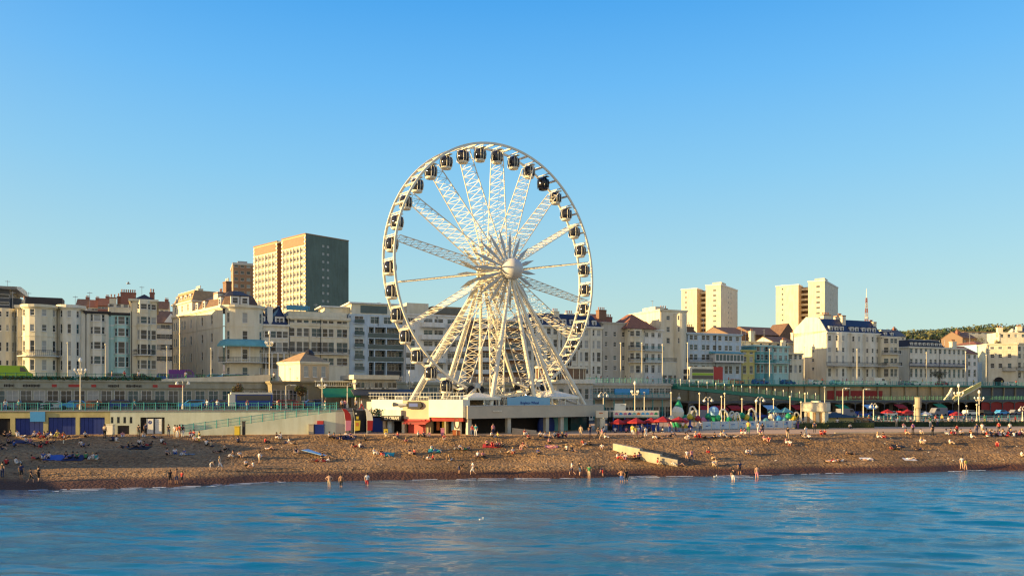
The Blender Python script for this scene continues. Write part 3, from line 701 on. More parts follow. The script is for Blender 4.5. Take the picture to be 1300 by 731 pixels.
# side street glimpsed
b = Bld('side_street_house', 'small white-gabled house with a brown tiled roof, up the side street', 193, 221, 408, v=62, depth=10, wall='cream_pale')
r = rw(b, (412, 417), (424, 430), (437, 444), (452, 458)); b.shell(r, 5, 1.1); b.gable(0, b.w, 0, b.d, b.h, 3.4, 'roof_brown')
g = MB(); g.add([(2.6, -.1, b.h), (6.2, -.1, b.h), (4.4, -.1, b.h + 2.6), (2.6, 1.6, b.h), (6.2, 1.6, b.h), (4.4, 1.6, b.h + 2.6)], [(0, 1, 2), (1, 4, 5, 2), (3, 0, 2, 5)], 'white_wall'); g.build('gable', b.root); b.finish()
# big corner hotel: long side wall down the side street plus a bow on the seafront corner
px1, Yn = 283.0, SP(283, V0)[1]
Yf = Yn * 1.145; dx = K(283) * Yn - K(219) * Yf; an = math.degrees(math.atan2(Yn - Yf, dx))
b = Bld('corner_hotel', 'large cream corner hotel with a teal veranda roof and tall brick chimney', 219, 283, 387, Y=Yf, ang=an, depth=20, wall='cream')
b.h = zr(387, Yn) - ZU
zz = lambda py, u: zr(py, Yf + (Yn - Yf) * u / b.w) - ZU
R5 = [(zz(407, 0.1) - 1.7 - 3.3 * 3 + .2, 0)] 
fl = b.h / 4.25
r = [(fl * k + fl * .25 + .2, fl * k + fl * .25 + 2.1) for k in range(4)]
b.facade((0, 0), 0, b.w, 0, b.h, r, [b.w * q for q in (.04, .09, .21, .27, .40, .62, .80)], 1.0)
b.facade((0, 12), -math.pi / 2, 12, 0, b.h + 3)
# upper storey over the far third
uw = b.w * .42
b.facade((0, 0), 0, uw, b.h, b.h + 2.4, [(b.h + .5, b.h + 2.0)], [uw * q for q in (.15, .5, .8)], .9)
b.facade((uw, 0), math.pi / 2, 9, b.h, b.h + 2.4); g = MB(); g.band([(0, 9), (0, 0), (uw, 0), (uw, 9)], b.h + 2.3, .35, .3, 'cream', inn=.2); g.build('cornice', b.root)
b.mansard(.2, uw - .2, 2.6, 'roof_tan', inset=1.0, y1=9, z=b.h + 2.5, dorm=4, dw=1.2, dh=1.6)
b.chimney(uw * .45, 4, b.h + 4.6, 2.8, 1.1, 1.6, 'cream', 7, pm='hub_white')
th = TA - b.root.rotation_euler.z                                # seafront direction in this building's own axes
W7 = 7.6; cth, sth = math.cos(th), math.sin(th)
def FR(x, y): return (b.w + x * cth - y * sth, x * sth + y * cth)
bw = [FR(.4 + (W7 / 2) * (1 - math.cos(math.pi * i / 9)), -1.9 * math.sin(math.pi * i / 9)) for i in range(10)]
r2 = [(fl * k + fl * .25 + .1, fl * k + fl * .25 + 2.2) for k in range(4)]
for i in range(9):
    a, c = bw[i], bw[i + 1]; L = math.dist(a, c)
    b.facade(a, math.atan2(c[1] - a[1], c[0] - a[0]), L, 0, b.h, r2 if i in (1, 4, 7) else (), [L / 2] if i in (1, 4, 7) else (), min(1.15, L * .8))
b.g.add([(q[0], q[1], b.h) for q in bw], [tuple(range(10))], 'flat_roof')
b.facade(bw[-1], math.atan2(FR(0, 12)[1] - FR(0, 0)[1], FR(0, 12)[0] - FR(0, 0)[0]), 12, 0, b.h)
cp = [(0, 0), (b.w, 0)] + bw[1:]; b.cornice(cp, h=.5, out=.4)
b.strings([fl * 3 + .2], cp, out=.08)
cu = (b.w * .72); RR = FR(W7 * .5, 4)
g = MB(); g.prism([(uw + .2, .5), (b.w, .4), (bw[4][0], bw[4][1] + .6), (FR(W7, .8)), FR(W7, 9), (uw + .2, 9)], b.h, b.h + .1, 'flat_roof')
lo = [(uw + .1, .15), (b.w - .2, .15), FR(2, -1.0), FR(W7 - .6, -.6), FR(W7 - .2, 8), (uw + .1, 9)]; cx = sum(q[0] for q in lo) / 6; cy = sum(q[1] for q in lo) / 6
hi = [(q[0] + (cx - q[0]) * .18, q[1] + (cy - q[1]) * .18) for q in lo]
vs = [(*q, b.h + .05) for q in lo] + [(*q, b.h + 2.0) for q in hi]
g.add(vs, [(k, (k + 1) % 6, 6 + (k + 1) % 6, 6 + k) for k in range(6)], 'roof_brown'); g.add(vs[6:], [tuple(range(6))], 'slate_dark')
top = [(q[0] + (cx - q[0]) * .7, q[1] + (cy - q[1]) * .7) for q in lo]
vs = [(*q, b.h + 2.02) for q in hi] + [(*q, b.h + 3.6) for q in top]; g.add(vs, [(k, (k + 1) % 6, 6 + (k + 1) % 6, 6 + k) for k in range(6)] + [tuple(range(6, 12))], 'slate_dark')
g.build('roof', b.root)
for q in (.5, .64, .93): b.dormer(b.w * q, .1, b.h + .1, 1.3, 1.7, 1.6, roof='roof_brown')
for x in (2.3, 4.2):
    c_ = FR(x, -1.3); g = MB(); mt = Matrix.Rotation(th, 3, 'Z')
    g.cbox((0, .6, .85), 1.7, 1.3, 1.7, 'frame_white'); g.cbox((0, .55, 1.78), 1.9, 1.5, .14, 'slate_dark'); o = g.build('dormer', b.root, loc=(c_[0], c_[1], b.h + .1), rz=th)
    part_obj(window_mesh(1.1, 1.2, 'sash', 'glass_dark', 'frame_white', False), 'window', o, (0, -.18, .2))
b.chimney(b.w * .80, 1.5, b.h + .1, 2.4, 1.3, 3.2, 'cream', 0, top='brick_red'); b.chimney(b.w * .78, 3.6, b.h + 1.5, 1.9, 1.2, 4.4, 'brick_brown', 4, pm='hub_white')
b.chimney(b.w * .55, 5, b.h + 1.5, 1.4, 1.1, 3.0, 'brick_red', 2)
# veranda with its curved teal canopy on the bow
ver = [FR(.2 + (W7 / 2 + .2) * (1 - math.cos(math.pi * i / 9)), -1.95 * math.sin(math.pi * i / 9)) for i in range(10)]
b.balcony(0, 0, fl * 1.0 + .45, 1.3, pts=ver)
g = MB(); zc = fl * 2.0 + .1
O1 = MB()
def offs(P, d):
    out = []
    for i, q in enumerate(P):
        p0, p1 = Vector(P[max(0, i - 1)]), Vector(P[min(len(P) - 1, i + 1)]); t = (p1 - p0).normalized(); out.append(Vector(q) + Vector((t.y, -t.x)) * d)
    return out
oa, ob, oc = offs(ver, .02), offs(ver, .8), offs(ver, 1.5)
vs = [(*q, zc + 1.3) for q in oa] + [(*q, zc + .95) for q in ob] + [(*q, zc) for q in oc] + [(*q, zc - .25) for q in oc]
g.add(vs, [(j * 10 + i, (j + 1) * 10 + i, (j + 1) * 10 + i + 1, j * 10 + i + 1) for j in range(3) for i in range(9)], 'teal_wall')
g.build('veranda_canopy', b.root)
for i in (0, 2, 4, 5, 7, 9): g = MB(); g.tube((*offs(ver, 1.25)[i], fl + .4), (*offs(ver, 1.25)[i], zc), .06, 'frame_white', n=5); g.build('veranda_post', b.root)
b.finish()
# mansard terrace
b = Bld('mansard_house', 'cream seafront house with a steep blue slate mansard, four white dormers and a white chimney', 320, 366, 409, v=V0, depth=12, wall='cream_pale')
r = rw(b, (420, 428.5), (434, 446), (453, 468)); b.shell(r, 6, [1.15, 1.15, 1.3], style='sash'); b.cornice(h=.35); b.strings([b.z(431)])
b.mansard(0, b.w * .47, b.z(387) - b.h, inset=2.0, dorm=2, dh=1.6); b.mansard(b.w * .53, b.w, b.z(387) - b.h, inset=2.0, dorm=2, dh=1.6)
b.chimney(b.w * .5, 2.5, b.h, 1.1, 4, 3.8, 'cream_pale', 3); b.balcony(0, b.w, b.z(448), .9)
for k in range(6): g = MB(); g.box(b.w * k / 6 + .1, b.w * k / 6 + .35, -1.0, -.8, 0, b.z(449), 'frame_white'); g.build('porch_post', b.root)
b.finish()
b = Bld('seafront_hotel', 'long four-storey cream hotel with blue rooftop lettering, under the dark tower block', 366, 443, 400, v=V0, depth=13, wall='cream', glass=['glass_dark', 'glass_teal', 'glass_curtain'])
r = rw(b, (403, 410.5), (417, 427.5), (434, 447), (454, 463.5)); cs = [b.w * q for q in (.06, .18, .29, .42, .50, .60, .70, .84, .93)]
b.shell(r, cs, [1.15, 1.15, 1.3, 1.2]); b.cornice(h=.5, out=.4); b.strings([b.z(414), b.z(399.5) - 1.1], out=.15); b.balcony(b.w * .05, b.w, b.z(449), .8)
g = MB(); g.box(.2, b.w - .2, 1, 9, b.h, b.z(395.5), 'cream'); g.build('attic', b.root)
def text(s, size, m, parent, loc, rz=0, name='lettering', ext=.04, align='CENTER', sx=1):
    c = bpy.data.curves.new(name, 'FONT'); c.body = s; c.size = size; c.extrude = ext; c.align_x = align; c.align_y = 'CENTER'
    o = bpy.data.objects.new(name, c); col.objects.link(o); dg = bpy.context.evaluated_depsgraph_get(); me = bpy.data.meshes.new_from_object(o.evaluated_get(dg))
    bpy.data.objects.remove(o); me.materials.clear(); me.materials.append(M[m]); mt = Matrix.Rotation(math.pi / 2, 4, 'X') @ Matrix.Diagonal((sx, 1, 1, 1)); me.transform(mt)
    o = bpy.data.objects.new(name, me); col.objects.link(o); o.parent = parent; o.location = loc; o.rotation_euler = (0, 0, rz); return o
g = MB(); g.box(-.3, b.w * .33, .6, .7, b.z(394.6), b.z(388.5), 'teal_wall'); sb = g.build('rooftop_sign', b.root)
text('AMSTERDAM', 1.15, 'sky_blue', sb, (b.w * .165 - .1, .55, b.z(391.6)), sx=.78); b.finish()
# modern flats
b = Bld('modern_flats', 'modern blue-white flats with stacked glass-fronted balconies, left of the big wheel', 443, 513, 397, v=V0, depth=16, wall='cool_white', glass=['glass_teal', 'glass_dark'])
r = rw(b, (402, 411), (416, 426), (430.5, 441), (445, 456), (461, 470)); w = b.w
b.shell(r, [w * .19, w * .47, w * .72, w * .90], 0.01) if False else None
b.facade((0, 0), 0, w * .34, 0, b.h, r, [w * .18], 2.0, style='grid', sill=False); b.facade((w * .34, 0), 0, w * .66, b.z(414), b.h, rw(b, (402, 411)), [w * .12, w * .36, w * .56], 2.0, style='grid', sill=False)
b.facade((w * .34, 1.6), 0, w * .66, 0, b.z(414), r[1:], [w * q for q in (.07, .2, .33, .46, .59)], 1.9, style='grid', sill=False, m='slate_grey')
b.facade((0, b.d), -math.pi / 2, b.d, 0, b.h); b.facade((w, 0), math.pi / 2, b.d, 0, b.h); b.g.box(0, w, .1, b.d, b.h - .3, b.h, 'cool_white')
for y in (414, 428.5, 443, 458.5): b.g.box(w * .34, w, -.15, 1.6, b.z(y) - .25, b.z(y), 'cool_white')
for q in (.342, .455, .67, .995): b.g.box(w * q - .12, w * q + .12, -.12, 1.6, 0, b.z(414), 'cool_white')
g = MB()
for y in (428.5, 443, 458.5):
    g.box(w * .34, w * .99, -.2, -.16, b.z(y), b.z(y) + 1.0, 'glass_teal')
    g.tube((w * .34, -.18, b.z(y) + 1.02), (w * .99, -.18, b.z(y) + 1.02), .04, 'steel_grey', n=4)
g.build('balcony_glass', b.root)
for z0, z1 in r[:5]:
    g = MB(); g.box(w * .18 - 1.15, w * .18 + 1.15, -.5, -.02, z0 - .18, z0 - .03, 'cool_white'); g.box(w * .18 - 1.1, w * .18 + 1.1, -.48, -.44, z0 - .03, z0 + .8, 'glass_teal'); g.build('balcony', b.root)
g = MB(); g.box(w * .1, w * .98, 3, 12, b.h, b.z(384.5), 'cream'); g.box(w * .26, w * .75, 2.9, 3.0, b.h + .6, b.z(386.5), 'glass_teal'); g.box(w * .05, w * 1.0, 2.4, 12.4, b.z(384.5), b.z(383), 'white_wall')
g.box(-w * .35, w * .12, 5, 12, b.h, b.z(389.5), 'cream'); g.box(-w * .42, w * .2, 4.6, 12.5, b.z(389.5), b.z(388), 'white_wall'); g.build('penthouse', b.root); b.finish()
b = Bld('modern_flats', 'white modern flats with rounded balconies, seen through the left of the wheel', 513, 592, 397, v=V0 - .5, depth=16, wall='white_wall', glass=['glass_teal', 'glass_curtain', 'glass_dark'])
w = b.w; r = rw(b, (404.5, 410.5), (419, 426), (433, 440.5), (448, 455), (462, 470)); b.shell(r, [w * q for q in (.1, .38, .55, .76, .92)], 2.2, style='grid', sill=False)
for z0, z1 in r[:4]:
    for q0, q1 in ((.24, .66), (.7, .99)):
        g = MB(); P = [(w * q0 + (w * (q1 - q0)) * (1 - math.cos(math.pi * i / 8)) / 2, -1.7 * math.sin(math.pi * i / 8) ** .5 if i not in (0, 8) else 0) for i in range(9)]
        g.prism(P[::1], z0 - 1.0, z0 + .1, 'white_wall'); g.build('balcony', b.root)
g = MB(); g.box(w * .1, w * .45, 3, 12, b.h, b.z(384), 'cream'); g.box(w * .5, w * 1.0, 2.5, 12, b.h, b.z(387), 'roof_tan'); g.box(w * .52, w * .96, 2.4, 2.5, b.h + .5, b.z(389), 'glass_curtain'); g.build('penthouse', b.root); b.cornice(h=.3, out=.25); b.finish()
b = Bld('modern_flats', 'brown-panelled flats with white balcony fronts directly behind the wheel legs', 592, 668, 402, v=V0, depth=16, wall='tower_brown', glass=['glass_warm', 'glass_dark', 'glass_curtain'])
w = b.w; r = rw(b, (406, 413), (420, 427), (434, 441), (448, 455), (462, 470)); b.shell(r, 8, 1.8, style='grid', sill=False)
for z0, z1 in r:
    g = MB(); g.box(w * .12, w * .40, -1.4, 0, z0 - .9, z0 + .1, 'white_wall'); g.build('balcony', b.root)
    g = MB(); g.box(w * .5, w * .95, -1.2, 0, z0 - .35, z0 - .15, 'white_wall'); g.box(w * .5, w * .95, -1.2, -1.14, z0 - .15, z0 + .7, 'glass_teal'); g.build('balcony', b.root)
b.cornice(h=.4, m='white_wall'); b.finish()
b = Bld('seafront_hotel', 'pale stucco hotel with a blue slate mansard behind the right side of the wheel', 668, 764, 411, v=V0, depth=13, wall='cream_pale', glass=['glass_dark', 'glass_blind', 'glass_curtain'])
r = rw(b, (417, 425), (431, 441), (446, 458), (464, 474)); w = b.w; b.shell(r, 12, 1.1); b.cornice(h=.4, out=.4); b.strings([b.z(428.5), b.z(443.5)])
b.mansard(0, w, b.z(398) - b.h, 'slate_blue', inset=1.8, dorm=9); b.chimney(w * .42, 2.0, b.h + .5, 1.6, 1.4, 3.2, 'cream', 3); b.chimney(w * .78, 3.0, b.h + 1, 2.4, 1.2, 2.6, 'cream_pale', 5); b.chimney(w * .64, 3.5, b.h + 1.5, 2.0, 1.2, 2.0, 'cream_pale', 4)
for q in (.13, .42, .47, .68, .85): b.g.box(w * q - .3, w * q + .3, -.35, 0, 0, b.h - .5, 'cream_pale')
b.finish()
b = Bld('town_house', 'plain beige house with brick chimneys, between the mansard hotel and the orange-roofed cottage', 764, 797, 407, v=V0, depth=14, wall='stucco_grey')
r = rw(b, (421, 427), (434, 440), (451, 457), (464, 470)); b.shell(r, 3, .9); b.cornice(h=.25, out=.2); b.gable(-.2, b.w * .35, 2, 12, b.h, 2.6, 'roof_tile')
b.chimney(b.w * .28, 4, b.h + .5, 2.2, 1.6, 3.0, 'brick_brown', 4); b.chimney(b.w * .62, 5, b.h, 2.0, 1.1, 1.9, 'brick_red', 4); b.finish()
b = Bld('cottage', 'narrow house with an orange tiled hipped roof and a bay with black balconies', 797, 817, 415, v=V0 - 1.5, depth=11, wall='cream')
r = rw(b, (420, 427), (434, 441), (448, 456), (464, 473)); b.shell((), 0); P = b.bow(b.w * .1, b.w * .9, 1.1, 0, b.h - .2, r, box=True, ww=1.3)
b.balcony(0, 0, b.z(444), .7, pts=P); b.balcony(0, 0, b.z(459.5), .9, pts=P); b.hip(-.6, b.w + 3.5, -.3, b.d, b.h, 4.2, 'roof_tile', over=.5); b.finish()
b = Bld('town_house', 'white house with two blue-green balconies beside the orange-roofed one', 817, 841, 416, v=V0 - .8, depth=11, wall='white_wall')
r = rw(b, (422, 428), (436, 443), (449, 457), (463, 473)); b.shell(r, 3, 1.0, style='french'); b.cornice(h=.3); b.balcony(0, b.w, b.z(445), .9, m='teal_wall'); b.balcony(0, b.w, b.z(459.5), .9, m='teal_wall'); b.gable(0, b.w * .7, 1, 9, b.h, 2.4, 'roof_brown'); b.finish()
b = Bld('seafront_hotel', 'tall pale hotel with a slim round corner tower, right of the orange roof', 838, 872, 391, v=V0 + .2, depth=15, wall='cream', glass=['glass_dark', 'glass_curtain'])
r = rw(b, (401, 406.5), (415, 421.5), (429, 436)); w = b.w; b.shell(r, [w * .3], 1.1); r2 = r + rw(b, (464, 473))
b.bow(w * .5, w * .92, 1.8, 0, b.h - 1.0, r, n=9, cols=(2, 6), ww=.8); b.balcony(0, w, b.z(459.5), 1.0); b.facade((0, -.9), 0, w, 0, b.z(460), [(.4, 2.6)], 5, 1.3)
b.cornice(h=.35, out=.25); g = MB(); g.box(.5, 3.2, 3, 9, b.h, b.h + 1.0, 'cream'); g.build('lift_house', b.root); b.chimney(w * .6, 6, b.h, 2.2, 1.0, 1.0, 'brick_brown', 3); b.finish()
b = Bld('seafront_hotel', 'blue-white hotel with a glazed first-floor veranda behind the double-decker bus', 872, 941, 421, v=V0, depth=13, wall='cool_white')
w = b.w; r = rw(b, (426, 432), (438, 444.5), (450, 457), (464, 474)); b.shell(r, [w * q for q in (.08, .16, .3, .38, .5, .6, .72, .8, .93)], 1.15); b.cornice(h=.35); b.balcony(0, w, b.z(459.5), 1.2)
g = MB(); g.box(w * .42, w * .95, -2.2, -.02, b.z(460), b.z(449), 'frame_white'); g.sheet([(-2.5, b.z(449)), (0, b.z(446)), (0, b.z(449))], w * .4, w * .97, 'teal_wall')
for k in range(8): g.box(w * (.435 + .065 * k), w * (.435 + .065 * k) + .9, -2.23, -2.2, b.z(458), b.z(450.5), 'glass_teal')
g.build('veranda', b.root); b.chimney(w * .2, 5, b.h, 4, 1.2, 2.0, 'brick_brown', 6); b.gable(w * .12, w * .4, 5, 12, b.h, 2.2, 'roof_tile'); b.finish()
b = Bld('hall', 'large hall with a long brown roof and dark gables rising behind the seafront', 925, 1003, 424, v=66, depth=17, wall='brick_brown', zb=14)
b.shell(); b.gable(0, b.w * .44, 0, b.d, b.h, zr(408, 265) - b.zb - b.h, 'roof_brown'); b.gable(b.w * .36, b.w, -1.5, b.d - 2, b.h, zr(406.5, 265) - b.zb - b.h, 'roof_brown')
g = MB(); xm = b.w * .93; g.add([(b.w * .72, -2.2, b.h - 1.2), (b.w * 1.08, -2.2, b.h - 1.2), (b.w * .9, -2.2, b.h + 4.6), (b.w * .72, 6, b.h - 1.2), (b.w * 1.08, 6, b.h - 1.2), (b.w * .9, 6, b.h + 4.6)], [(0, 1, 2), (1, 4, 5, 2), (3, 0, 2, 5)], 'roof_brown'); g.build('gable', b.root)
b.chimney(b.w * .30, -2, b.h - 4, 1.5, 1.2, 5.2, 'cream', 2); b.finish()
b = Bld('rear_house', 'sunlit cream house back above the yellow and teal ones, below the brown hall roof', 938, 1015, 432, v=38, depth=12, wall='cream')
b.shell(rw(b, (436, 440)), 7, 1.0); b.cornice(h=.3); b.gable(b.w * .55, b.w * .9, 0, 9, b.h, 2, 'roof_brown'); b.chimney(b.w * .97, 2, b.h, 1.2, 1, 3.4, 'cream', 2); b.finish()
b = Bld('town_house', 'narrow mustard yellow house squeezed between the blue-white hotel and the teal house', 941, 958, 442, v=V0, depth=11, wall='yellow_wall')
r = rw(b, (444, 449), (452.5, 459), (464, 474)); b.shell(r, 2, 1.2); b.cornice(h=.3); b.finish()
b = Bld('town_house', 'teal house with twin bays and a balcony between the mustard and pale green houses', 958, 981, 436, v=V0, depth=12, wall='teal_wall')
r = rw(b, (440, 446), (450, 457), (463, 473)); w = b.w; b.shell((), 0); b.bow(w * .08, w * .48, 1, 0, b.h - .5, r, box=True, ww=1); b.bow(w * .54, w * .94, 1, 0, b.h - .5, r, box=True, ww=1); b.cornice(h=.35, m='mint'); b.balcony(0, w, b.z(461), 1.4, m='teal_iron'); b.finish()
b = Bld('town_house', 'green-blue house with white window frames next to the teal one', 981, 1001, 437, v=V0, depth=12, wall='mint')
r = rw(b, (441, 447), (451, 458), (464, 473)); b.shell(r, 3, 1.0, style='french'); b.cornice(h=.35); b.balcony(0, b.w, b.z(461), 1.2, m='teal_iron'); b.finish()
b = Bld('town_house', 'low cream house left of the big sunlit gable', 1001, 1019, 446, v=V0 + 2, depth=12, wall='cream')
r = rw(b, (450, 456), (463, 473)); b.shell(r, 3, 1.0); b.cornice(h=.3); b.chimney(b.w * .5, 5, b.h, 1.1, 1, 4, 'cream', 2); b.finish()
# the white hotel with the bright gable
b = Bld('gabled_hotel', 'large white hotel with a blank sunlit gable wall, blue slate roof and iron balconies', 1049, 1118, 420, v=V0, depth=13, wall='cream_pale', glass=['glass_dark', 'glass_curtain', 'glass_blind'])
w = b.w; r = rw(b, (427, 433.5), (442, 447.5), (452, 461), (468, 478))
b.facade((0, 0), 0, w, 0, b.h, r, [w * q for q in (.06, .95)], 1.2); b.facade((0, b.d), -math.pi / 2, b.d, 0, b.h + .2, rw(b, (444, 447), (455, 459), (466, 470)), [b.d * .25, b.d * .6], .9, m='cream'); b.facade((w, 0), math.pi / 2, b.d, 0, b.h)
for q0, q1 in ((.12, .36), (.42, .64), (.68, .88)): b.bow(w * q0, w * q1, 1.4, 0, b.h - .3, r, n=7, cols=(1, 3, 5), ww=1.0)
hr = b.z(405) - b.h; b.facade((0, b.d), -math.pi / 2, b.d, b.h + .2, b.h + .21)
g = MB(); g.sheet([(0, b.h), (3.0, b.h + hr), (8, b.h + hr + .6), (b.d, b.h)], .35, w - .2, 'slate_blue'); g.build('roof', b.root)
b.g.sheet([(-.15, b.h - .1), (2.6, b.h + hr - .2), (3.3, b.h + hr + .3), (8, b.h + hr + .9), (b.d + .2, b.h + 1.2), (b.d, b.h - 1)], 0, .35, 'cream')
b.cornice(h=.4, out=.35, pts=[(0, 0), (w, 0)])
for q in (.1, .2, .3, .48, .57, .7, .8, .9): b.dormer(w * q, .3, b.h + .15, 1.4, 1.5, 2.2)
b.chimney(w * .18, 4.2, b.h + hr - .5, 3.0, 1.4, 1.9, 'cream', 5, top='brick_red'); b.chimney(w * .40, 3.4, b.h + 1, 1.4, 3.4, 4.2, 'cream', 4, top='brick_red'); b.chimney(w * .98, 3.2, b.h + .5, 1.3, 3, 3.2, 'cream', 4, top='brick_red')
b.balcony(0, w, b.z(464.5), 2.4); b.finish()
b = Bld('town_house', 'bay-fronted cream house with two tiers of black balconies, right end of the gabled hotel', 1118, 1141, 425, v=V0 - 1, depth=12, wall='cream')
r = rw(b, (430, 436), (441, 448), (455, 461), (468, 478)); b.shell((), 0); P = b.bow(b.w * .1, b.w * .9, 1.5, 0, b.h - .2, r, box=True, ww=1.3); b.cornice(h=.4); b.balcony(0, 0, b.z(449.5), .9, pts=P); b.balcony(0, 0, b.z(464.5), 1.2, pts=P)
b.mansard(.5, b.w - .5, 1.6, 'slate_blue', inset=1.2, dorm=2, dh=1.1); b.finish()
b = Bld('long_terrace', 'long low grey-cream terrace with a dark mansard, small white dormers and a continuous navy balcony', 1154, 1226, 439, v=V0, depth=14, wall='cream_pale', glass=['glass_dark', 'glass_teal', 'glass_curtain'])
w = b.w; r = rw(b, (443, 449), (456, 462), (468, 479)); b.shell(r, 12, 1.1, left=((), 0)); b.cornice(h=.35); b.mansard(0, w * .62, b.z(432) - b.h, 'slate_dark', inset=1.3, dorm=8, dw=1.1, dh=1.2)
b.chimney(w * .64, 4, b.h, 3, 1.2, 1.9, 'cream', 5); b.chimney(w * .97, 4, b.h, 2, 1.2, 2.4, 'cream', 4); b.balcony(0, w * .97, b.z(465), 1.3, m='navy_door', slab='slate_grey'); b.finish()
b = Bld('town_house', 'small white house with an orange tiled roof between the long terrace and the blue-walled house', 1227, 1241, 447, v=V0 + 1, depth=10, wall='white_wall')
r = rw(b, (450, 455), (459, 464), (469, 478)); b.shell(r, 2, 1.2); b.gable(0, b.w, 0, b.d, b.h, 2.6, 'roof_tile'); b.finish()
b = Bld('town_house', 'blue-grey side wall of a tall house with a small white extension in front', 1240, 1262, 436, v=V0 + 8, depth=10, wall='pale_blue')
b.shell(rw(b, (446, 450)), 1, .9); b.g.box(-2, 4.5, -7, 0, 0, b.z(460), 'cool_white'); b.hip(0, b.w, 0, b.d, b.h, 1.5, 'roof_tile'); b.finish()
b = Bld('seafront_hotel', 'cream hotel at right with a sunlit top storey and an arched doorway', 1253, 1292, 434, v=V0 + 1, ang=-37, depth=12, wall='cream')
w = b.w; r = rw(b, (440, 443), (449, 454), (461, 467)); b.shell(r, [w * q for q in (.18, .44, .74)], 1.2); b.cornice(h=.3, out=.25); b.strings([b.z(446)], out=.08); b.balcony(w * .5, w * .95, b.z(470), 1.1)
g = MB(); xs_ = w * .38; g.prism([(xs_ - 1.6, -.3), (xs_ + 1.6, -.3), (xs_ + 1.6, -.02), (xs_ - 1.6, -.02)], 0, 1.6, 'dark_inside')
g.add([(xs_ + 1.6 * math.cos(math.pi * k / 10), -.3, 1.6 + 1.6 * math.sin(math.pi * k / 10)) for k in range(11)], [tuple(range(11))], 'dark_inside'); g.build('arched_door', b.root); b.finish()
b = Bld('seafront_hotel', 'cream house with dark balconies cut by the right edge of the photo', 1291, 1345, 434, v=V0 - 1, ang=-12, depth=12, wall='cream')
r = rw(b, (440, 446), (449, 455), (460, 467), (472, 480)); b.shell(r, 8, 1.1); b.cornice(h=.3); b.balcony(0, b.w, b.z(470), 1.2); b.finish()
b = Bld('rear_house', 'sunlit cream house with chimneys rising behind the hotel at the right edge', 1268, 1330, 420, v=60, ang=-30, depth=10, wall='cream')
b.shell(rw(b, (424, 428)), 7, 1.2); b.gable(b.w * .4, b.w, 0, b.d, b.h, 2, 'slate_grey'); b.chimney(1, 1.5, b.h - 2, 2, 1.4, 4, 'cream', 3); b.chimney(b.w * .45, 1.5, b.h, 2, 1.4, 2.4, 'cream', 4); b.finish()
b = Bld('rear_house', 'brick house with a brown roof half hidden behind the orange-tiled house', 1222, 1240, 428, v=70, depth=10, wall='brick_brown')
b.shell(rw(b, (432, 436)), 3, 1.0); b.gable(0, b.w, 0, b.d, b.h, 3, 'roof_brown'); b.chimney(1, 3, b.h + 1, 1.6, 1, 2.2, 'brick_red', 3); b.finish()
b = Bld('long_shed', 'long pale flat-roofed building on the hillside at the right', 1224, 1272, 421, Y=620, ang=8, depth=14, zb=30, wall='cream')
b.shell(rw(b, (422, 424)), 6, 3, style='plain', sill=False); b.cornice(h=.5, m='roof_tan'); b.finish()
# rooftops peeping over the left houses
for i, (a0, a1, yt, mt_, wl_, ds) in enumerate([(96, 112, 389, 'roof_brown', 'brick_brown', 'brown-roofed brick house peeping over the pale bow front'), (112, 124, 390, 'roof_tile', 'cream', 'red-tiled house peeping over the grey-cream bay house'),
                                               (124, 137, 388, 'roof_tile', 'brick_red', 'brick house with a red roof left of the big chimney block'), (197, 214, 392, 'roof_brown', 'cream', 'brown-roofed house up the hill between the two corner buildings'),
                                               (1128, 1150, 427, 'slate_grey', 'cream', 'grey-roofed house peeping between the balcony house and the long terrace')]):
    b = Bld('hillside_house', ds, a0, a1, yt, Y=330 if a0 < 900 else 380, ang=20, depth=10, zb=16, wall=wl_); b.shell(rw(b, (yt + 1.5, yt + 4)), 3, 1.2, sill=False); b.gable(0, b.w, 0, b.d, b.h, 3.5, mt_); b.chimney(b.w * .8, 5, b.h + 1.5, 1.4, 1, 3, 'brick_red', 3); b.finish()
# ---- tower blocks
b = Bld('tower_block', 'brown brick tower block with white windows, left of the tall slab', 296, 327, 334, Y=345, ang=22, depth=20, zb=16, wall='brick_warm', glass=['glass_blind', 'glass_curtain'])
fh = 2.9; nf = int(b.h // fh); r = [(b.h - fh * (k + 1) + .9, b.h - fh * (k + 1) + 2.3) for k in range(nf)][:14]
b.shell(r, 4, 1.5, style='plain', left=(r, [4, 8], 1.6)); b.cornice(h=.8, out=.3, m='hub_white'); g = MB(); g.box(2, 6, 3, 8, b.h, b.h + 1.2, 'steel_grey'); g.build('roof_tank', b.root); b.finish()
Yn, Yf = 300.0, 326.0
an = math.degrees(math.atan2(Yn - Yf, K(388) * Yn - K(322) * Yf))
b = Bld('tower_block', 'tall slab tower block with a sunlit gridded face and a dark green end wall', 322, 388, 297, Y=Yf, ang=an, depth=19.5, zb=16, wall='tower_panel', glass=['glass_curtain', 'glass_dark', 'glass_dark'])
b.h = zr(297, Yn) - 16; w = b.w; W1, W2 = w * .475, w * .56
fh = 2.95; top = b.h - 4.2; r = [(top - fh * k - 2.3, top - fh * k - .85) for k in range(16)]
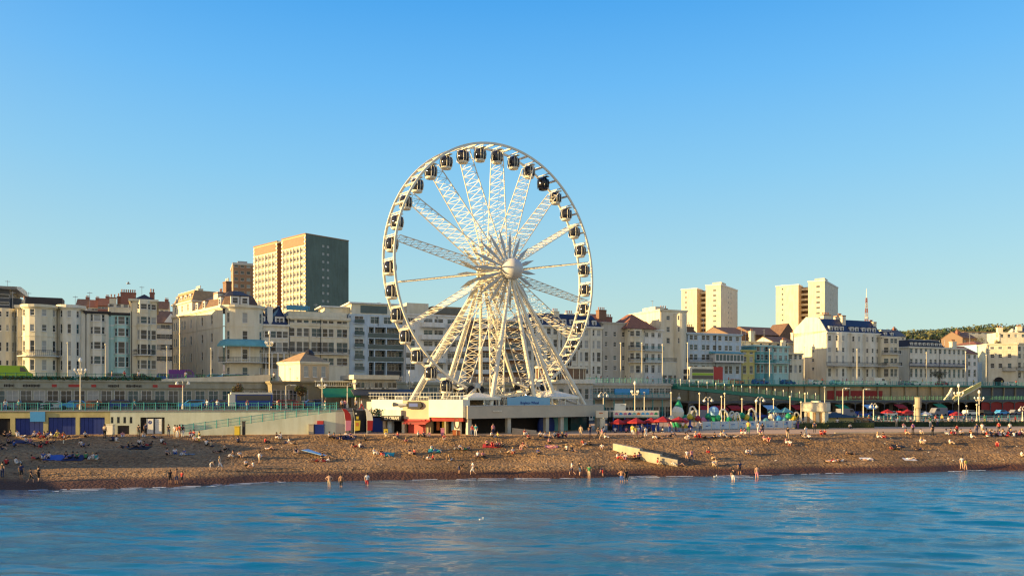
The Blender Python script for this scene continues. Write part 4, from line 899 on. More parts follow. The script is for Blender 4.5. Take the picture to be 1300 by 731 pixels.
for x0, x1, hh in ((0, W1, b.h - .3), (W2, w, b.h)):
    b.facade((x0, 0), 0, x1 - x0, 0, hh, r, [1.3 + (x1 - x0 - 2.6) * (k + .5) / 6 for k in range(6)], 1.75, style='french', sill=False)
    g = MB(); n_ = 7
    for k in range(n_): 
        xx = x0 + 1.25 + (x1 - x0 - 2.5) * k / (n_ - 1); g.box(xx - .14, xx + .14, -.28, 0, 0, top, 'frame_white')
    for k in range(17): g.box(x0 + 1.1, x1 - 1.1, -.18, -.004, top - fh * k - .3, top - fh * k - .05, 'frame_white')
    for xx in (x0 + .45, x1 - .45):
        for k in range(33): g.box(xx - .42, xx + .42, -.22, -.003, top + 3 - k * 1.5 - .5, top + 3 - k * 1.5 + .2, 'frame_white')
    g.build('facade_grid', b.root)
    g = MB(); g.box(x0 + 1.2, x1 - 1.2, -.12, -.005, top + .3, hh - .5, 'tower_brown'); g.box(x0 - .1, x1 + .1, -.2, b.d + .1, hh, hh + .35, 'tower_brown'); g.build('parapet', b.root)
b.facade((W1, 0), math.pi / 2, 5, 0, b.h - .3, m='tower_brown'); b.facade((W1, 5), 0, W2 - W1, 0, b.h - 1, m='tower_brown'); b.facade((W2, 5), -math.pi / 2, 5, 0, b.h, m='tower_brown')
rr_ = [(b.h - 3 - 1.5 * 2 * k - 1.0, b.h - 3 - 3 * k - .1) for k in range(17)]
b.facade((w, 0), math.pi / 2, b.d, 0, b.h, rr_, [b.d * .40, b.d * .51], 1.0, m='tower_green', style='plain', frame='steel_grey', glass='glass_blind', sill=False)
b.facade((0, b.d), -math.pi / 2, b.d, 0, b.h - .3, m='tower_green'); b.facade((w, b.d), math.pi, w, 0, b.h - .3); b.g.box(.1, w - .1, .1, b.d - .1, b.h - .9, b.h - .35, 'flat_roof'); b.finish()
def twin(lbl, pA0, pB0, pB1, yA, yB, Y, dep, ang=-33):
    b = Bld('tower_block', lbl, pB0, pB1, yB, Y=Y, ang=ang, depth=dep, zb=16, wall='tower_buff', glass=['glass_curtain', 'glass_dark'])
    fh = 2.9; nf = 12; r = [(b.h - 2 - fh * k - 2.0, b.h - 2 - fh * k - .9) for k in range(nf)]; w = b.w
    b.facade((0, 0), 0, w, 0, b.h, r, [w * .55, w * .66], 1.0, sill=False); b.facade((w, 0), math.pi / 2, b.d, 0, b.h, r, [b.d * .45, b.d * .6], 1.0, m='tower_buff', sill=False); b.facade((w, b.d), math.pi, w, 0, b.h); b.facade((0, b.d), -math.pi / 2, b.d, 0, b.h)
    b.g.box(.1, w - .1, .1, b.d - .1, b.h - .5, b.h - .1, 'flat_roof'); b.cornice(h=.6, out=.3, m='white_wall')
    # second block a little to the left, joined by a recessed stack of balconies
    k = K(pA0); c, sn = math.cos(b.a), math.sin(b.a); xa = (k * b.P[1] - b.P[0]) / (c - k * sn)
    hA = b.h - 1.5; gap = 5.2; wa = -xa - gap
    b.facade((xa, 0), 0, wa, 0, hA, r, [wa * .3], 1.0, sill=False); b.facade((xa + wa, 0), math.pi / 2, 9, 0, hA, m='tower_pink'); b.facade((xa, 16), -math.pi / 2, 16, 0, hA); b.g.quad((xa, 0, hA - .1), (xa + wa, 0, hA - .1), (xa + wa, 16, hA - .1), (xa, 16, hA - .1), 'flat_roof')
    g = MB(); g.band([(xa, 16), (xa, 0), (xa + wa, 0), (xa + wa, 9)], hA - .4, .6, .3, 'white_wall', inn=.2); g.build('cornice', b.root)
    b.facade((xa + wa, 9), 0, gap, 0, hA - .6, m='tower_brown')
    for kf in range(14):
        g = MB(); z = hA - 2.6 - fh * kf; g.box(xa + wa + .02, -.02, 6.2, 9, z, z + .2, 'white_wall'); g.box(xa + wa + .02, -.02, 6.1, 6.2, z, z + 1.15, 'tower_buff'); g.build('balcony', b.root)
    g = MB(); g.box(w * .3, w * .9, 4, 12, b.h, b.h + 1.6, 'tower_buff'); g.build('lift_house', b.root); b.finish()
twin('pale buff twin tower block above the blue-white hotel, left of two pairs', 865, 896, 915, 364, 361, 455, 31)
twin('pale buff twin tower block, right-hand and taller of the two pairs, behind the gabled hotel', 985, 1026, 1047, 359, 356, 440, 36)
# radio mast
x, y = at(1100, 700); zb_ = 40; zt = zr(378, 700)
r_ = empty('radio_mast', 'slim red and white lattice radio mast on the hill right of the tower blocks', 'mast', (x, y, zb_)); h = zt - zb_
for k in range(12):
    g = MB(); m_ = 'mast_red' if k % 2 else 'mast_grey'; z0, z1 = h * k / 12, h * (k + 1) / 12; w0, w1 = 3.4 * (1 - k / 12) + .9, 3.4 * (1 - (k + 1) / 12) + .9
    C4 = [(-1, -1), (1, -1), (1, 1), (-1, 1)]
    for i in range(4):
        a, c = C4[i], C4[(i + 1) % 4]
        g.tube((a[0] * w0 / 2, a[1] * w0 / 2, z0), (a[0] * w1 / 2, a[1] * w1 / 2, z1), .2, m_, n=4); g.tube((a[0] * w0 / 2, a[1] * w0 / 2, z0), (c[0] * w1 / 2, c[1] * w1 / 2, z1), .11, m_, n=4); g.tube((c[0] * w0 / 2, c[1] * w0 / 2, z0), (a[0] * w1 / 2, a[1] * w1 / 2, z1), .11, m_, n=4)
    if k in (6, 8): g.lathe([(.2, 0), (1.5, .3), (1.5, .8), (.2, 1.1)], (0, -w0 / 2 - .3, z0), 'white_paint', n=8)
    g.build('lattice_section', r_)
g = MB(); g.tube((0, 0, h), (0, 0, zr(366, 700) - zb_), .28, 'white_paint', r2=.12); g.build('antenna', r_)
# ------------------------------------------------------------------ terrace, lower deck, promenade buildings
ZD = 7.5
P0, P1 = at(-60, 112), at(436, 118)
def wallpt(px):                                  # a point on the front line of the lower deck
    k = K(px); t = (k * P0[1] - P0[0]) / ((P1[0] - P0[0]) - k * (P1[1] - P0[1])); return (P0[0] + t * (P1[0] - P0[0]), P0[1] + t * (P1[1] - P0[1]))
g = MB(); q = wallpt(436)
g.prism([(P0[0] + .1, P0[1] + .35), (q[0], q[1] + .35), (q[0] + 6, q[1] + 9), SU(street(560, -.1), -.1), SU(-230, -.1), (P0[0] - 60, P0[1] - 8)], 3.9, ZD, 'asphalt'); struct(g, 'sea_road')
def railing(name, label, pts, z, h=1.05, m='teal_iron', post=1.6, bal=.32, group=None):
    g = MB(); zs = z if isinstance(z, list) else [z] * len(pts)
    P = [Vector((p[0], p[1], zz_)) for p, zz_ in zip(pts, zs)]
    for a, b_ in zip(P, P[1:]):
        L = (b_ - a).length; up = Vector((0, 0, 1))
        for hh, r_ in ((h, .05), (h * .55, .03), (.12, .035)): g.tube(a + up * hh, b_ + up * hh, r_, m, n=4)
        k = max(1, int(L / bal)); n_ = max(1, round(post / bal))
        for i in range(k + 1):
            q = a.lerp(b_, i / k)
            if i % n_ == 0: g.tube(q, q + up * (h + .12), .07, m, n=5)
            else: g.tube(q + up * .12, q + up * h, .018, m, n=3, caps=False)
    return tag(g.build(name), label, 'railing', group)
# lower deck wall with store doors
b = Bld('deck_wall', 'beach-level arcade wall, ochre at left and pale green-white to the right, with navy store doors', -60, 436, 520, Y=112, ang=math.degrees(math.atan2(P1[1] - P0[1], P1[0] - P0[0])), depth=.35, zb=ZP, h=ZD - ZP, cat='arcade wall')
b.zb = ZP
def seg(pa, pb, m, doors=(), z0=0.0, z1=None, depth=0):     # plain wall stretch with recessed openings (px range, y range, kind)
    ua, ub = b.u(pa), b.u(pb); z1 = z1 or b.h
    ops = [(b.u(a), b.u(c), max(0, zr(y1, wallpt(a)[1]) - ZP), zr(y0, wallpt(a)[1]) - ZP, k) for a, c, y0, y1, k in doors]
    us = sorted({ua, ub} | {o[0] for o in ops} | {o[1] for o in ops}); zs = sorted({0, z1} | {o[2] for o in ops} | {o[3] for o in ops})
    for i in range(len(us) - 1):
        for j in range(len(zs) - 1):
            cu, cz = (us[i] + us[i + 1]) / 2, (zs[j] + zs[j + 1]) / 2
            if any(o[0] < cu < o[1] and o[2] < cz < o[3] for o in ops): continue
            b.g.quad((us[i], 0, zs[j]), (us[i + 1], 0, zs[j]), (us[i + 1], 0, zs[j + 1]), (us[i], 0, zs[j + 1]), m)
    for a, c, z0_, z1_, k in ops:
        t = .3
        b.g.quad((a, 0, z0_), (a, t, z0_), (a, t, z1_), (a, 0, z1_), m); b.g.quad((c, t, z0_), (c, 0, z0_), (c, 0, z1_), (c, t, z1_), m); b.g.quad((a, 0, z1_), (a, t, z1_), (c, t, z1_), (c, 0, z1_), m)
        g = MB()
        if k == 'navy_door':
            n_ = 6; w_ = (c - a) / n_
            for i in range(n_): g.box(a + i * w_ + .02, a + (i + 1) * w_ - .02, t - .1, t - .02, z0_, z1_, k)
            g.build('store_door', b.root)
        elif k == 'win': b.wins.append((window_mesh(c - a, z1_ - z0_, 'sash', 'glass_dark', 'frame_dark', False), ((a + c) / 2, .1, z0_), 0))
        else:
            g.box(a, c, t - .04, t - .01, z0_, z1_, k); g.build('doorway', b.root)
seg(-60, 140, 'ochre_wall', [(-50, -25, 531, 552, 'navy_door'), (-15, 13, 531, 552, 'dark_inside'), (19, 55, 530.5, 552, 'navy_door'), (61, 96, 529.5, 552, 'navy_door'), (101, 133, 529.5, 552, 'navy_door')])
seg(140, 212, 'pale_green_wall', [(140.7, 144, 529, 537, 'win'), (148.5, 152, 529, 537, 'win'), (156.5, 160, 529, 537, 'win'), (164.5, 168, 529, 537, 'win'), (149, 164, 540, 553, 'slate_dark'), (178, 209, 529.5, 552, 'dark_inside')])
seg(212, 436, 'pale_green_wall')
b.g.quad((b.w, 0, 0), (b.w, .35, 0), (b.w, .35, b.h), (b.w, 0, b.h), 'stucco_grey')
g = MB(); g.band([(0, 0), (b.w, 0)], b.h, .14, .12, 'kerb_stone', inn=.35); g.build('coping', b.root)
g = MB(); g.box(b.u(39), b.u(58), -.2, -.12, zr(535, 112.8) - ZP, zr(522.5, 112.8) - ZP, 'sky_blue'); sb = g.build('blue_sign', b.root)
b.finish()
for px_, lb in ((193, 'tall white notice board with a dark round emblem leaning in the dark doorway'), (203.5, 'tall white notice board with small lettering, right of the round-emblem board')):
    X_, Y_ = wallpt(px_); r_ = empty('notice_board', lb, 'notice board', (X_, Y_ - .6, ZP))
    g = MB(); g.box(-.46, .46, -.04, .04, .12, 2.25, 'frame_white'); g.build('panel', r_)
    g = MB(); g.box(-.5, -.44, -.07, .07, 0, 2.3, 'steel_grey'); g.build('post', r_); g = MB(); g.box(.44, .5, -.07, .07, 0, 2.3, 'steel_grey'); g.build('post', r_)
    g = MB()
    if px_ < 200:
        g.add([(.27 * math.cos(t * math.pi / 8), -.05, 1.75 + .27 * math.sin(t * math.pi / 8)) for t in range(16)], [tuple(range(16))], 'navy_door')
        g.add([(-.05, -.056, 1.58), (.1, -.056, 1.85), (.03, -.056, 1.9)], [(0, 1, 2)], 'frame_white'); g.build('emblem', r_)
    else:
        g.box(-.3, .3, -.05, -.041, 1.78, 1.84, 'steel_grey'); g.box(-.3, .3, -.05, -.041, 1.5, 1.54, 'steel_grey'); g.build('emblem', r_)
railing('railing', 'teal railing along the top of the ochre and pale beach-level wall', [(wallpt(-60)[0], wallpt(-60)[1] + .1), (wallpt(430)[0], wallpt(430)[1] + .1)], ZD + .14)
# ramp down from the deck
ra0, ra1 = wallpt(240), wallpt(431)
g = MB(); w_ = 2.6
g.prism([(ra0[0], ra0[1] - w_), (ra1[0], ra1[1] - w_), (ra1[0], ra1[1] - .02), (ra0[0], ra0[1] - .02)], ZP - .2, [ZP + .3, ZD - .1, ZD - .1, ZP + .3], 'pale_green_wall', 'paving')
g.prism([(ra1[0], ra1[1] - w_), (ra1[0] + 1.6, ra1[1] - w_ + .2), (ra1[0] + 1.6, ra1[1] + 6), (ra1[0], ra1[1] + .3)], ZP - .2, ZD - .1, 'stucco_grey', 'paving')
tag(g.build('access_ramp'), 'long pale ramp rising to the right in front of the deck wall', 'ramp')
railing('railing', 'solid-looking green railing sloping up the pale access ramp', [(ra0[0], ra0[1] - w_ + .1), (ra1[0], ra1[1] - w_ + .1)], [ZP + .3, ZD - .1], bal=.16, m='teal_iron')
# ---- terrace front, shops of the left half
b = Bld('arcade_shops', 'long pale row of shopfronts under the seafront terrace, left half, with dark name boards', -60, 520, 480, v=0, depth=.29, zb=ZD - 2, h=ZU - ZD + 2.1, wall='terrace_shop', glass=['glass_dark', 'glass_teal', 'glass_curtain', 'glass_blind'], cat='shops')
z0 = 2.0; cols_ = [b.u(p_) for p_ in range(-52, 516, 17)]
b.facade((0, 0), 0, b.w, 0, b.h, [(z0 + .7, z0 + 3.15)], cols_, 1.75, style='grid', sill=False)
b.strings([z0 + 3.5, b.h - .35], [(0, 0), (b.w, 0)], out=.18, h=.2)
def squiggle(g, x0, x1, z, hgt, m, y=-.05, seed=1):
    r_ = random.Random(seed); x = x0
    while x < x1:
        w_ = r_.uniform(.1, .22); hh = hgt * r_.uniform(.55, 1.0); g.box(x, min(x1, x + w_), y - .03, y, z - hh / 2 + (hgt * .2 if r_.random() < .2 else 0) * -1, z + hh / 2, m); x += w_ + .07
for pa, pb, m_ in ((5, 18, 'black_paint'), (29, 51, 'black_paint'), (66, 72, 'red_paint'), (87, 103, 'red_paint'), (116, 122, 'red_paint'), (137, 151, 'black_paint'), (160, 180, 'black_paint'), (194, 200, 'red_paint'), (214, 234, 'red_paint')):
    g = MB()
    if m_ == 'black_paint': squiggle(g, b.u(pa), b.u(pb), z0 + 3.95, .55, m_, seed=pa)
    else: g.box(b.u(pa), b.u(pb), -.1, -.02, z0 + 3.72, z0 + 4.2, m_)
    g.build('shop_sign', b.root)
g = MB(); g.box(b.u(2), b.u(250), -1.6, -1.5, z0 - 2 + 2, z0 + .75, 'dark_stone'); g.build('planter_wall', b.root); b.finish()
def top_rail(px0, px1, label, v=.3, m='green_iron', z=ZU + .12):
    return railing('railing', label, [SP(px0, v), SP(px1, v)], z, m=m, bal=.3)
top_rail(-60, 352, 'green railing along the upper seafront above the left shopfronts')
# clipped greenery on the upper rail
g = MB(); rr = random.Random(4)
for k in range(420):
    px = rr.uniform(-40, 205); q = SP(px, .1 + rr.uniform(-.15, .2)); clump(g, (q[0], q[1], ZU + .35), .45, .25, .35, 7, rr, rr.choice(['leaf_dark', 'leaf_olive', 'green_iron']), .16)
tag(g.build('creeper'), 'green creeper spilling over the railing above the left shopfronts', 'creeper', kind='stuff')
# pale sunlit ledge wall
g = MB(); a, c = SP(205, -.05), SP(343, -.05)
g.prism([a, c, (c[0] - .2, c[1] + .9), (a[0] - .2, a[1] + .9)], ZU - .05, [ZU + .35, ZU + 1.35, ZU + 1.35, ZU + .35], 'cream'); tag(g.build('parapet_wall'), 'low cream parapet catching the sun above the shops, rising towards the kiosk', 'wall')
# bastion with the tan-roofed kiosk on top
b = Bld('bastion', 'dark stone bastion with windows jutting out under the tan-roofed kiosk', 345, 446, 480, v=-8, depth=7.9, zb=ZD, h=ZU - ZD, wall='terrace_wall', cat='bastion')
b.shell([(1.2, 3.3)], [b.w * q for q in (.06, .16, .26, .4)], 1.4, style='grid', left=([(1.2, 3.3)], [2, 5.5], 1.4)); b.cornice(h=.3); b.finish()
px1, Yn = 381, SP(381, -7)[1]; Yf = Yn * 1.035
an = math.degrees(math.atan2(Yn - Yf, K(381) * Yn - K(354) * Yf))
b = Bld('kiosk', 'small classical kiosk with a blank sunlit side, arched white windows and a tan pyramid roof', 354, 381, 450, Y=Yf, ang=an, depth=6.3, zb=ZU, h=3.7, wall='tan_wall')
b.facade((0, 0), 0, b.w, 0, b.h, m='cream'); b.facade((b.w, 0), math.pi / 2, b.d, 0, b.h, [(.8, 2.9)], [1.3, 3.2, 5.1], 1.0, sill=True, glass='glass_blind'); b.facade((0, b.d), -math.pi / 2, b.d, 0, b.h); b.facade((b.w, b.d), math.pi, b.w, 0, b.h)
b.cornice(h=.3, out=.3, m='cream'); b.hip(0, b.w, 0, b.d, b.h, 1.9, 'roof_tan')
g = MB(); g.lathe([(1.1, 0), (1.1, .5), (.9, 1.0), (.5, 1.4), (.05, 1.6)], (b.w * .5 + .6, b.d * .62, b.h + .9), 'slate_dark', n=10); g.tube((b.w * .5 + .6, b.d * .62, b.h + 2.4), (b.w * .5 + .6, b.d * .62, b.h + 6.5), .06, 'black_iron', n=5); g.build('lantern', b.root); b.finish()
b = Bld('balustrade', 'sunlit cream balustrade terrace between the tan-roofed kiosk and the glazed pavilion', 400, 446, 478, v=-8.4, depth=2, zb=ZU - 1.0, h=1.0, wall='cream', cat='balustrade')
b.w = max(b.w, 3)
g = MB(); g.box(0, b.w, -.2, .3, 0, .2, 'cream'); g.box(0, b.w, -.2, .3, .85, 1.1, 'cream')
k = 0
while k * .42 < b.w: g.lathe([(.06, 0), (.11, .2), (.05, .45), (.08, .65)], (k * .42 + .1, .05, .2), 'cream', n=6); k += 1
g.build('balusters', b.root); b.shell(h=.02); b.finish()
b = Bld('pavilion', 'low pavilion with a bright cream roof edge and a row of small clerestory windows', 452, 503, 473, v=-12, depth=11, zb=ZD, h=ZU - ZD + .4, wall='stucco_grey')
b.shell([(3.6, 4.7)], 9, 1.1, style='plain', left=((), 0)); g = MB(); g.box(-.6, b.w + .4, -.8, b.d, b.h - .05, b.h + .75, 'cream'); g.build('roof_slab', b.root)
g = MB(); g.sheet([(-2.6, 2.4), (0, 3.4), (0, 3.2), (-2.6, 2.2)], -1, b.w + 4, 'slate_grey'); g.build('canopy', b.root); b.finish()
# terrace behind the wheel and to its right
b = Bld('terrace_front', 'beige terrace front with tall glazed bays behind the wheel legs', 520, 742, 485, v=0, depth=.29, zb=ZP, h=ZU - ZP + .1, wall='terrace_shop', glass=['glass_dark', 'glass_teal', 'glass_curtain'], cat='terrace')
b.shell([(.4, 3.0), (4.6, 7.2)], 20, 2.0, style='grid', sill=False); b.strings([3.7, 7.7], [(0, 0), (b.w, 0)], out=.3, h=.3); b.finish()
top_rail(446, 690, 'pale railing along the upper seafront behind the wheel legs', m='frame_white')
b = Bld('glazed_pavilion', 'rounded glazed cafe pavilion with a flat cream roof, right of the wheel legs', 684, 744, 470, v=-5, depth=7, zb=ZP, h=ZU - ZP, wall='stucco_grey')
w = b.w; b.facade((0, 0), 0, w * .55, 0, b.h); b.bow(0, w * 1.15, 2.2, 0, b.h, [(.4, 3.0), (4.6, 7.0)], n=9, cols=range(9), ww=1.2); b.facade((w, 0), math.pi / 2, 5, 0, b.h); b.facade((0, 5), -math.pi / 2, 5, 0, b.h)
b.g.quad((0, 0, b.h - .02), (w, 0, b.h - .02), (w, 5, b.h - .02), (0, 5, b.h - .02), 'paving')
P = [((w * .5) - w * .52 * math.cos(math.pi * i / 10), .8 - 2.2 * math.sin(math.pi * i / 10)) for i in range(11)]
g = MB(); g.band(P, b.h + 3.1, .45, .5, 'cream', inn=1.5); g.prism(P, b.h + 3.2, b.h + 3.4, 'cream'); g.build('roof_slab', b.root)
g = MB(); g.band(P, b.h, 3.1, .02, 'glass_warm', inn=.02); g.build('glazing', b.root)
for q in P: 
    g = MB(); g.box(q[0] - .09, q[0] + .09, q[1] - .12, q[1] + .06, b.h, b.h + 3.1, 'cream'); g.build('mullion', b.root)
P2 = [((w * .55) - w * .62 * math.cos(math.pi * i / 10), -2.25 * math.sin(math.pi * i / 10)) for i in range(11)]
g = MB(); g.band(P2, b.h - .1, .9, .3, 'cream_pale', inn=.1); g.build('parapet', b.root); b.finish()
b = Bld('aquarium_shops', 'two-storey teal-windowed terrace shops with a mid-height deck, between the pavilion and the ramp', 742, 852, 487, v=-3, depth=3.25, zb=ZP, h=ZU - ZP + .1, wall='stucco_grey', glass=['glass_teal', 'glass_dark', 'glass_teal'], cat='shops')
w = b.w; b.shell([(.3, 2.9), (5.7, 7.2)], 14, 1.5, style='grid', sill=False); b.strings([7.7], out=.25, h=.3)
g = MB(); g.box(0, w, -2.2, -.02, 4.6, 5.0, 'dark_stone'); g.build('deck', b.root)
for k in range(9):
    g = MB(); x_ = w * (k + .5) / 9; g.tube((x_, -2.0, 0), (x_, -2.0, 4.6), .11, 'teal_iron', n=6); g.build('column', b.root)
for pa, pb in ((780, 800), (812, 824)):
    g = MB(); g.box(b.u(pa), b.u(pb), -.1, -.02, 5.7, 7.0, 'sky_blue'); g.build('blue_panel', b.root)
P = b.P; b.finish()
railing('railing', 'dark teal railing along the mid-height deck of the two-storey terrace shops', [SP(742, -5.1), SP(852, -5.1)], ZP + 5.0, m='teal_iron')
top_rail(742, 862, 'pale green railing of the upper seafront above the teal-windowed shops', v=-2.9, m='teal_iron')
# Victorian iron terrace, right half
uA, uB = street(852, 0), street(1420, 0); zdk = 4.1
r_ = empty('iron_terrace', 'long Victorian iron arcade terrace at right, dark arches under a brown wall', 'arcade', (*SU(uA, 0), ZP), TA)
Lt = uB - uA; zdk = 4.1
g = MB(); g.box(0, Lt, 0, .28, 0, zdk, 'dark_stone'); g.build('lower_wall', r_)
g = MB(); um = street(1246, 0) - uA; g.box(0, um * .35, 0, .28, zdk, ZU - ZP + .05, 'terrace_wall'); g.box(um * .35, um, 0, .28, zdk, ZU - ZP + .05, 'terrace_brown_lit'); g.box(um, Lt, 0, .28, zdk, ZU - ZP + .05, 'slate_grey'); g.build('wall', r_)
g = MB(); g.box(street(1050, 0) - uA, street(1120, 0) - uA, -.12, -.02, zdk + .3, zdk + 2.6, 'maroon_wall'); g.build('maroon_panel', r_)
g = MB(); g.box(street(1246, -6.7) - uA, Lt, -6.72, -6.6, 0, zdk - .4, 'maroon_wall'); g.build('maroon_panel', r_)
g = MB(); g.box(0, Lt, -7, -.02, zdk - .35, zdk, 'dark_stone'); g.box(0, Lt, -7.12, -7, zdk - .45, zdk + .05, 'slate_grey'); g.build('deck', r_)
g = MB(); g.box(0, Lt, -.7, -.02, ZU - ZP - .25, ZU - ZP + .02, 'dark_stone'); g.box(0, Lt, -.8, -.7, ZU - ZP - .35, ZU - ZP + .05, 'green_iron'); g.build('walkway_edge', r_)
nb = int(Lt / 5.2); amesh = None; cmesh = None; bay = Lt / nb
g = MB()
for k in range(9):                                                    # one cast arch between two columns
    t0, t1 = math.pi * k / 9, math.pi * (k + 1) / 9; rr_ = bay / 2 - .15
    a0 = (bay / 2 - rr_ * math.cos(t0), 3.0 + .55 * math.sin(t0)); a1 = (bay / 2 - rr_ * math.cos(t1), 3.0 + .55 * math.sin(t1))
    g.add([(a0[0], -.05, a0[1]), (a1[0], -.05, a1[1]), (a1[0], -.05, zdk - .35), (a0[0], -.05, zdk - .35), (a0[0], .05, a0[1]), (a1[0], .05, a1[1]), (a1[0], .05, zdk - .35), (a0[0], .05, zdk - .35)], [(0, 1, 2, 3), (7, 6, 5, 4), (0, 4, 5, 1)], 'dark_stone')
amesh = g.mesh('arch')
g = MB(); g.lathe([(.2, 0), (.2, .4), (.11, .5), (.10, 2.1), (.2, 2.3), (.12, 2.4), (.12, zdk - .3)], (0, 0, 0), 'slate_grey', n=8); cmesh = g.mesh('column')
for k in range(nb): part_obj(amesh, 'arch', r_, (k * bay, -6.9, 0)); part_obj(cmesh, 'column', r_, (k * bay, -6.9, 0))
g = MB(); g.box(-1.7, 1.7, -.2, -.06, 0, 2.9, 'dark_inside'); pm_ = g.mesh('store_front')
for k in range(nb): part_obj(pm_, 'store_front', r_, (k * bay + bay / 2, 0, 0))
# the blind arcade of the upper wall
g = MB(); g.box(-.2, .2, -.35, -.03, zdk, ZU - ZP - .3, 'terrace_wall'); pm_ = g.mesh('pilaster')
for k in range(nb): part_obj(pm_, 'pilaster', r_, (k * bay, 0, 0))
railing('railing', 'green railing along the mid deck of the iron arcade terrace', [SU(uA + 46, -6.9), SU(uB, -6.9)], ZP + zdk, m='green_iron')
railing('railing', 'teal railing of the upper seafront above the iron arcade terrace at right', [SU(uA + 4, -.6), SU(uB, -.6)], ZU + .02, m='teal_iron')
# sloping road ramp with white-posted green rail
ua, ub = street(858, -3.6), street(1046, -9); g = MB()
pa, pb = SU(ua, -4.3), SU(ub, -8); pa2, pb2 = SU(ua, -2.1), SU(ub, -7.1)
g.prism([pa, pb, pb2, pa2], [ZU - 1.2, ZP + zdk - .6, ZP + zdk - .6, ZU - 1.2], [ZU - .4, ZP + zdk + .2, ZP + zdk + .2, ZU - .4], 'green_iron', 'paving'); tag(g.build('sloping_walkway'), 'green sloping walkway descending to the right from the upper seafront', 'ramp')
o = railing('railing', 'green railing with white posts on the sloping walkway', [pa, pb], [ZU - .4, ZP + zdk + .2], m='green_iron', h=1.1)
A_, B_ = Vector((*pa, ZU - .4)), Vector((*pb, ZP + zdk + .2)); g = MB()
for i in range(17):
    q = A_.lerp(B_, (i + .3) / 17); g.tube(q + Vector((0, -.12, 0)), q + Vector((0, -.12, 1.6)), .09, 'white_paint', n=5)
g.build('white_posts', o)
# sunlit staircase at right
s0, s1 = street(1212, -7.5), street(1246, -7.5); n_ = 18
r2_ = empty('staircase', 'sunlit straight staircase climbing from the mid deck to the upper seafront at right', 'staircase', (*SU(s0, -7.3), ZP + zdk), TA)
g = MB()
for i in range(n_): g.box((s1 - s0) * i / n_, (s1 - s0) * (i + 1) / n_, 0, 2.2, (ZU - ZP - zdk) * i / n_ - .3, (ZU - ZP - zdk) * (i + 1) / n_, 'cream')
g.build('steps', r2_)
g = MB(); Hs = ZU - ZP - zdk
g.add([(0, -.15, 0), (s1 - s0, -.15, Hs), (s1 - s0, -.15, Hs + 1.1), (0, -.15, 1.1), (0, 0, 0), (s1 - s0, 0, Hs), (s1 - s0, 0, Hs + 1.1), (0, 0, 1.1)], [(0, 1, 2, 3), (7, 6, 5, 4), (3, 2, 6, 7), (0, 4, 5, 1), (1, 5, 6, 2), (0, 3, 7, 4)], 'yellow_wall'); g.build('side_panel', r2_)
g = MB(); g.add([(-3.2, .5, 0), (0, .5, 0), (0, .5, 3.4), (-1, .5, 2.0), (-3.2, 1.0, 0), (0, 1, 0), (0, 1, 3.4), (-1, 1, 2.0)], [(0, 1, 2, 3), (7, 6, 5, 4), (3, 2, 6, 7), (0, 3, 7, 4)], 'cream'); g.build('foot_wall', r2_)

# ------------------------------------------------------------------ the big wheel
B = R(32.7); WX, WY = at(631, 127); ZB = 7.7
BW = R(39.2); wh = empty('ferris_wheel', 'huge white observation wheel with dark glass capsules and lattice spokes on splayed legs', 'ferris wheel', (WX, WY, ZB), BW)
HC = 29.45 - ZB; RR0 = 19.95
def ring(y, r_, wr, wy, m, n=144):
    g = MB(); vs = []
    for k in range(n):
        t = 2 * math.pi * k / n
        for rr_, yy in ((r_ - wr, y - wy), (r_, y - wy), (r_, y + wy), (r_ - wr, y + wy)): vs.append((rr_ * math.sin(t), yy, HC + rr_ * math.cos(t)))
    return g.add(vs, [(4 * k + j, 4 * k + (j + 1) % 4, 4 * ((k + 1) % n) + (j + 1) % 4, 4 * ((k + 1) % n) + j) for k in range(n) for j in range(4)], m)
for y in (-1.55, 1.55): ring(y, RR0, .34, .10, 'steel_white').build('rim', wh)
def pol(r_, t, y): return (r_ * math.sin(t), y, HC + r_ * math.cos(t))
g = MB(); g.box(-.13, .13, -1.55, 1.55, -.13, .13, 'steel_white'); cbm = g.mesh('cross_beam')
g = MB(); 
g.tube((0, -1.55, .05), (0, 1.55, .05), .09, 'steel_white', n=4); brm = g.mesh('rim_bracing')
for k in range(36):
    for me_, tt in ((cbm, (k + .5) * 10), (brm, k * 10)):
        t = R(tt); o = part_obj(me_, me_.name, wh, pol(RR0 - .25, t, 0)); o.rotation_euler = (0, t, 0)
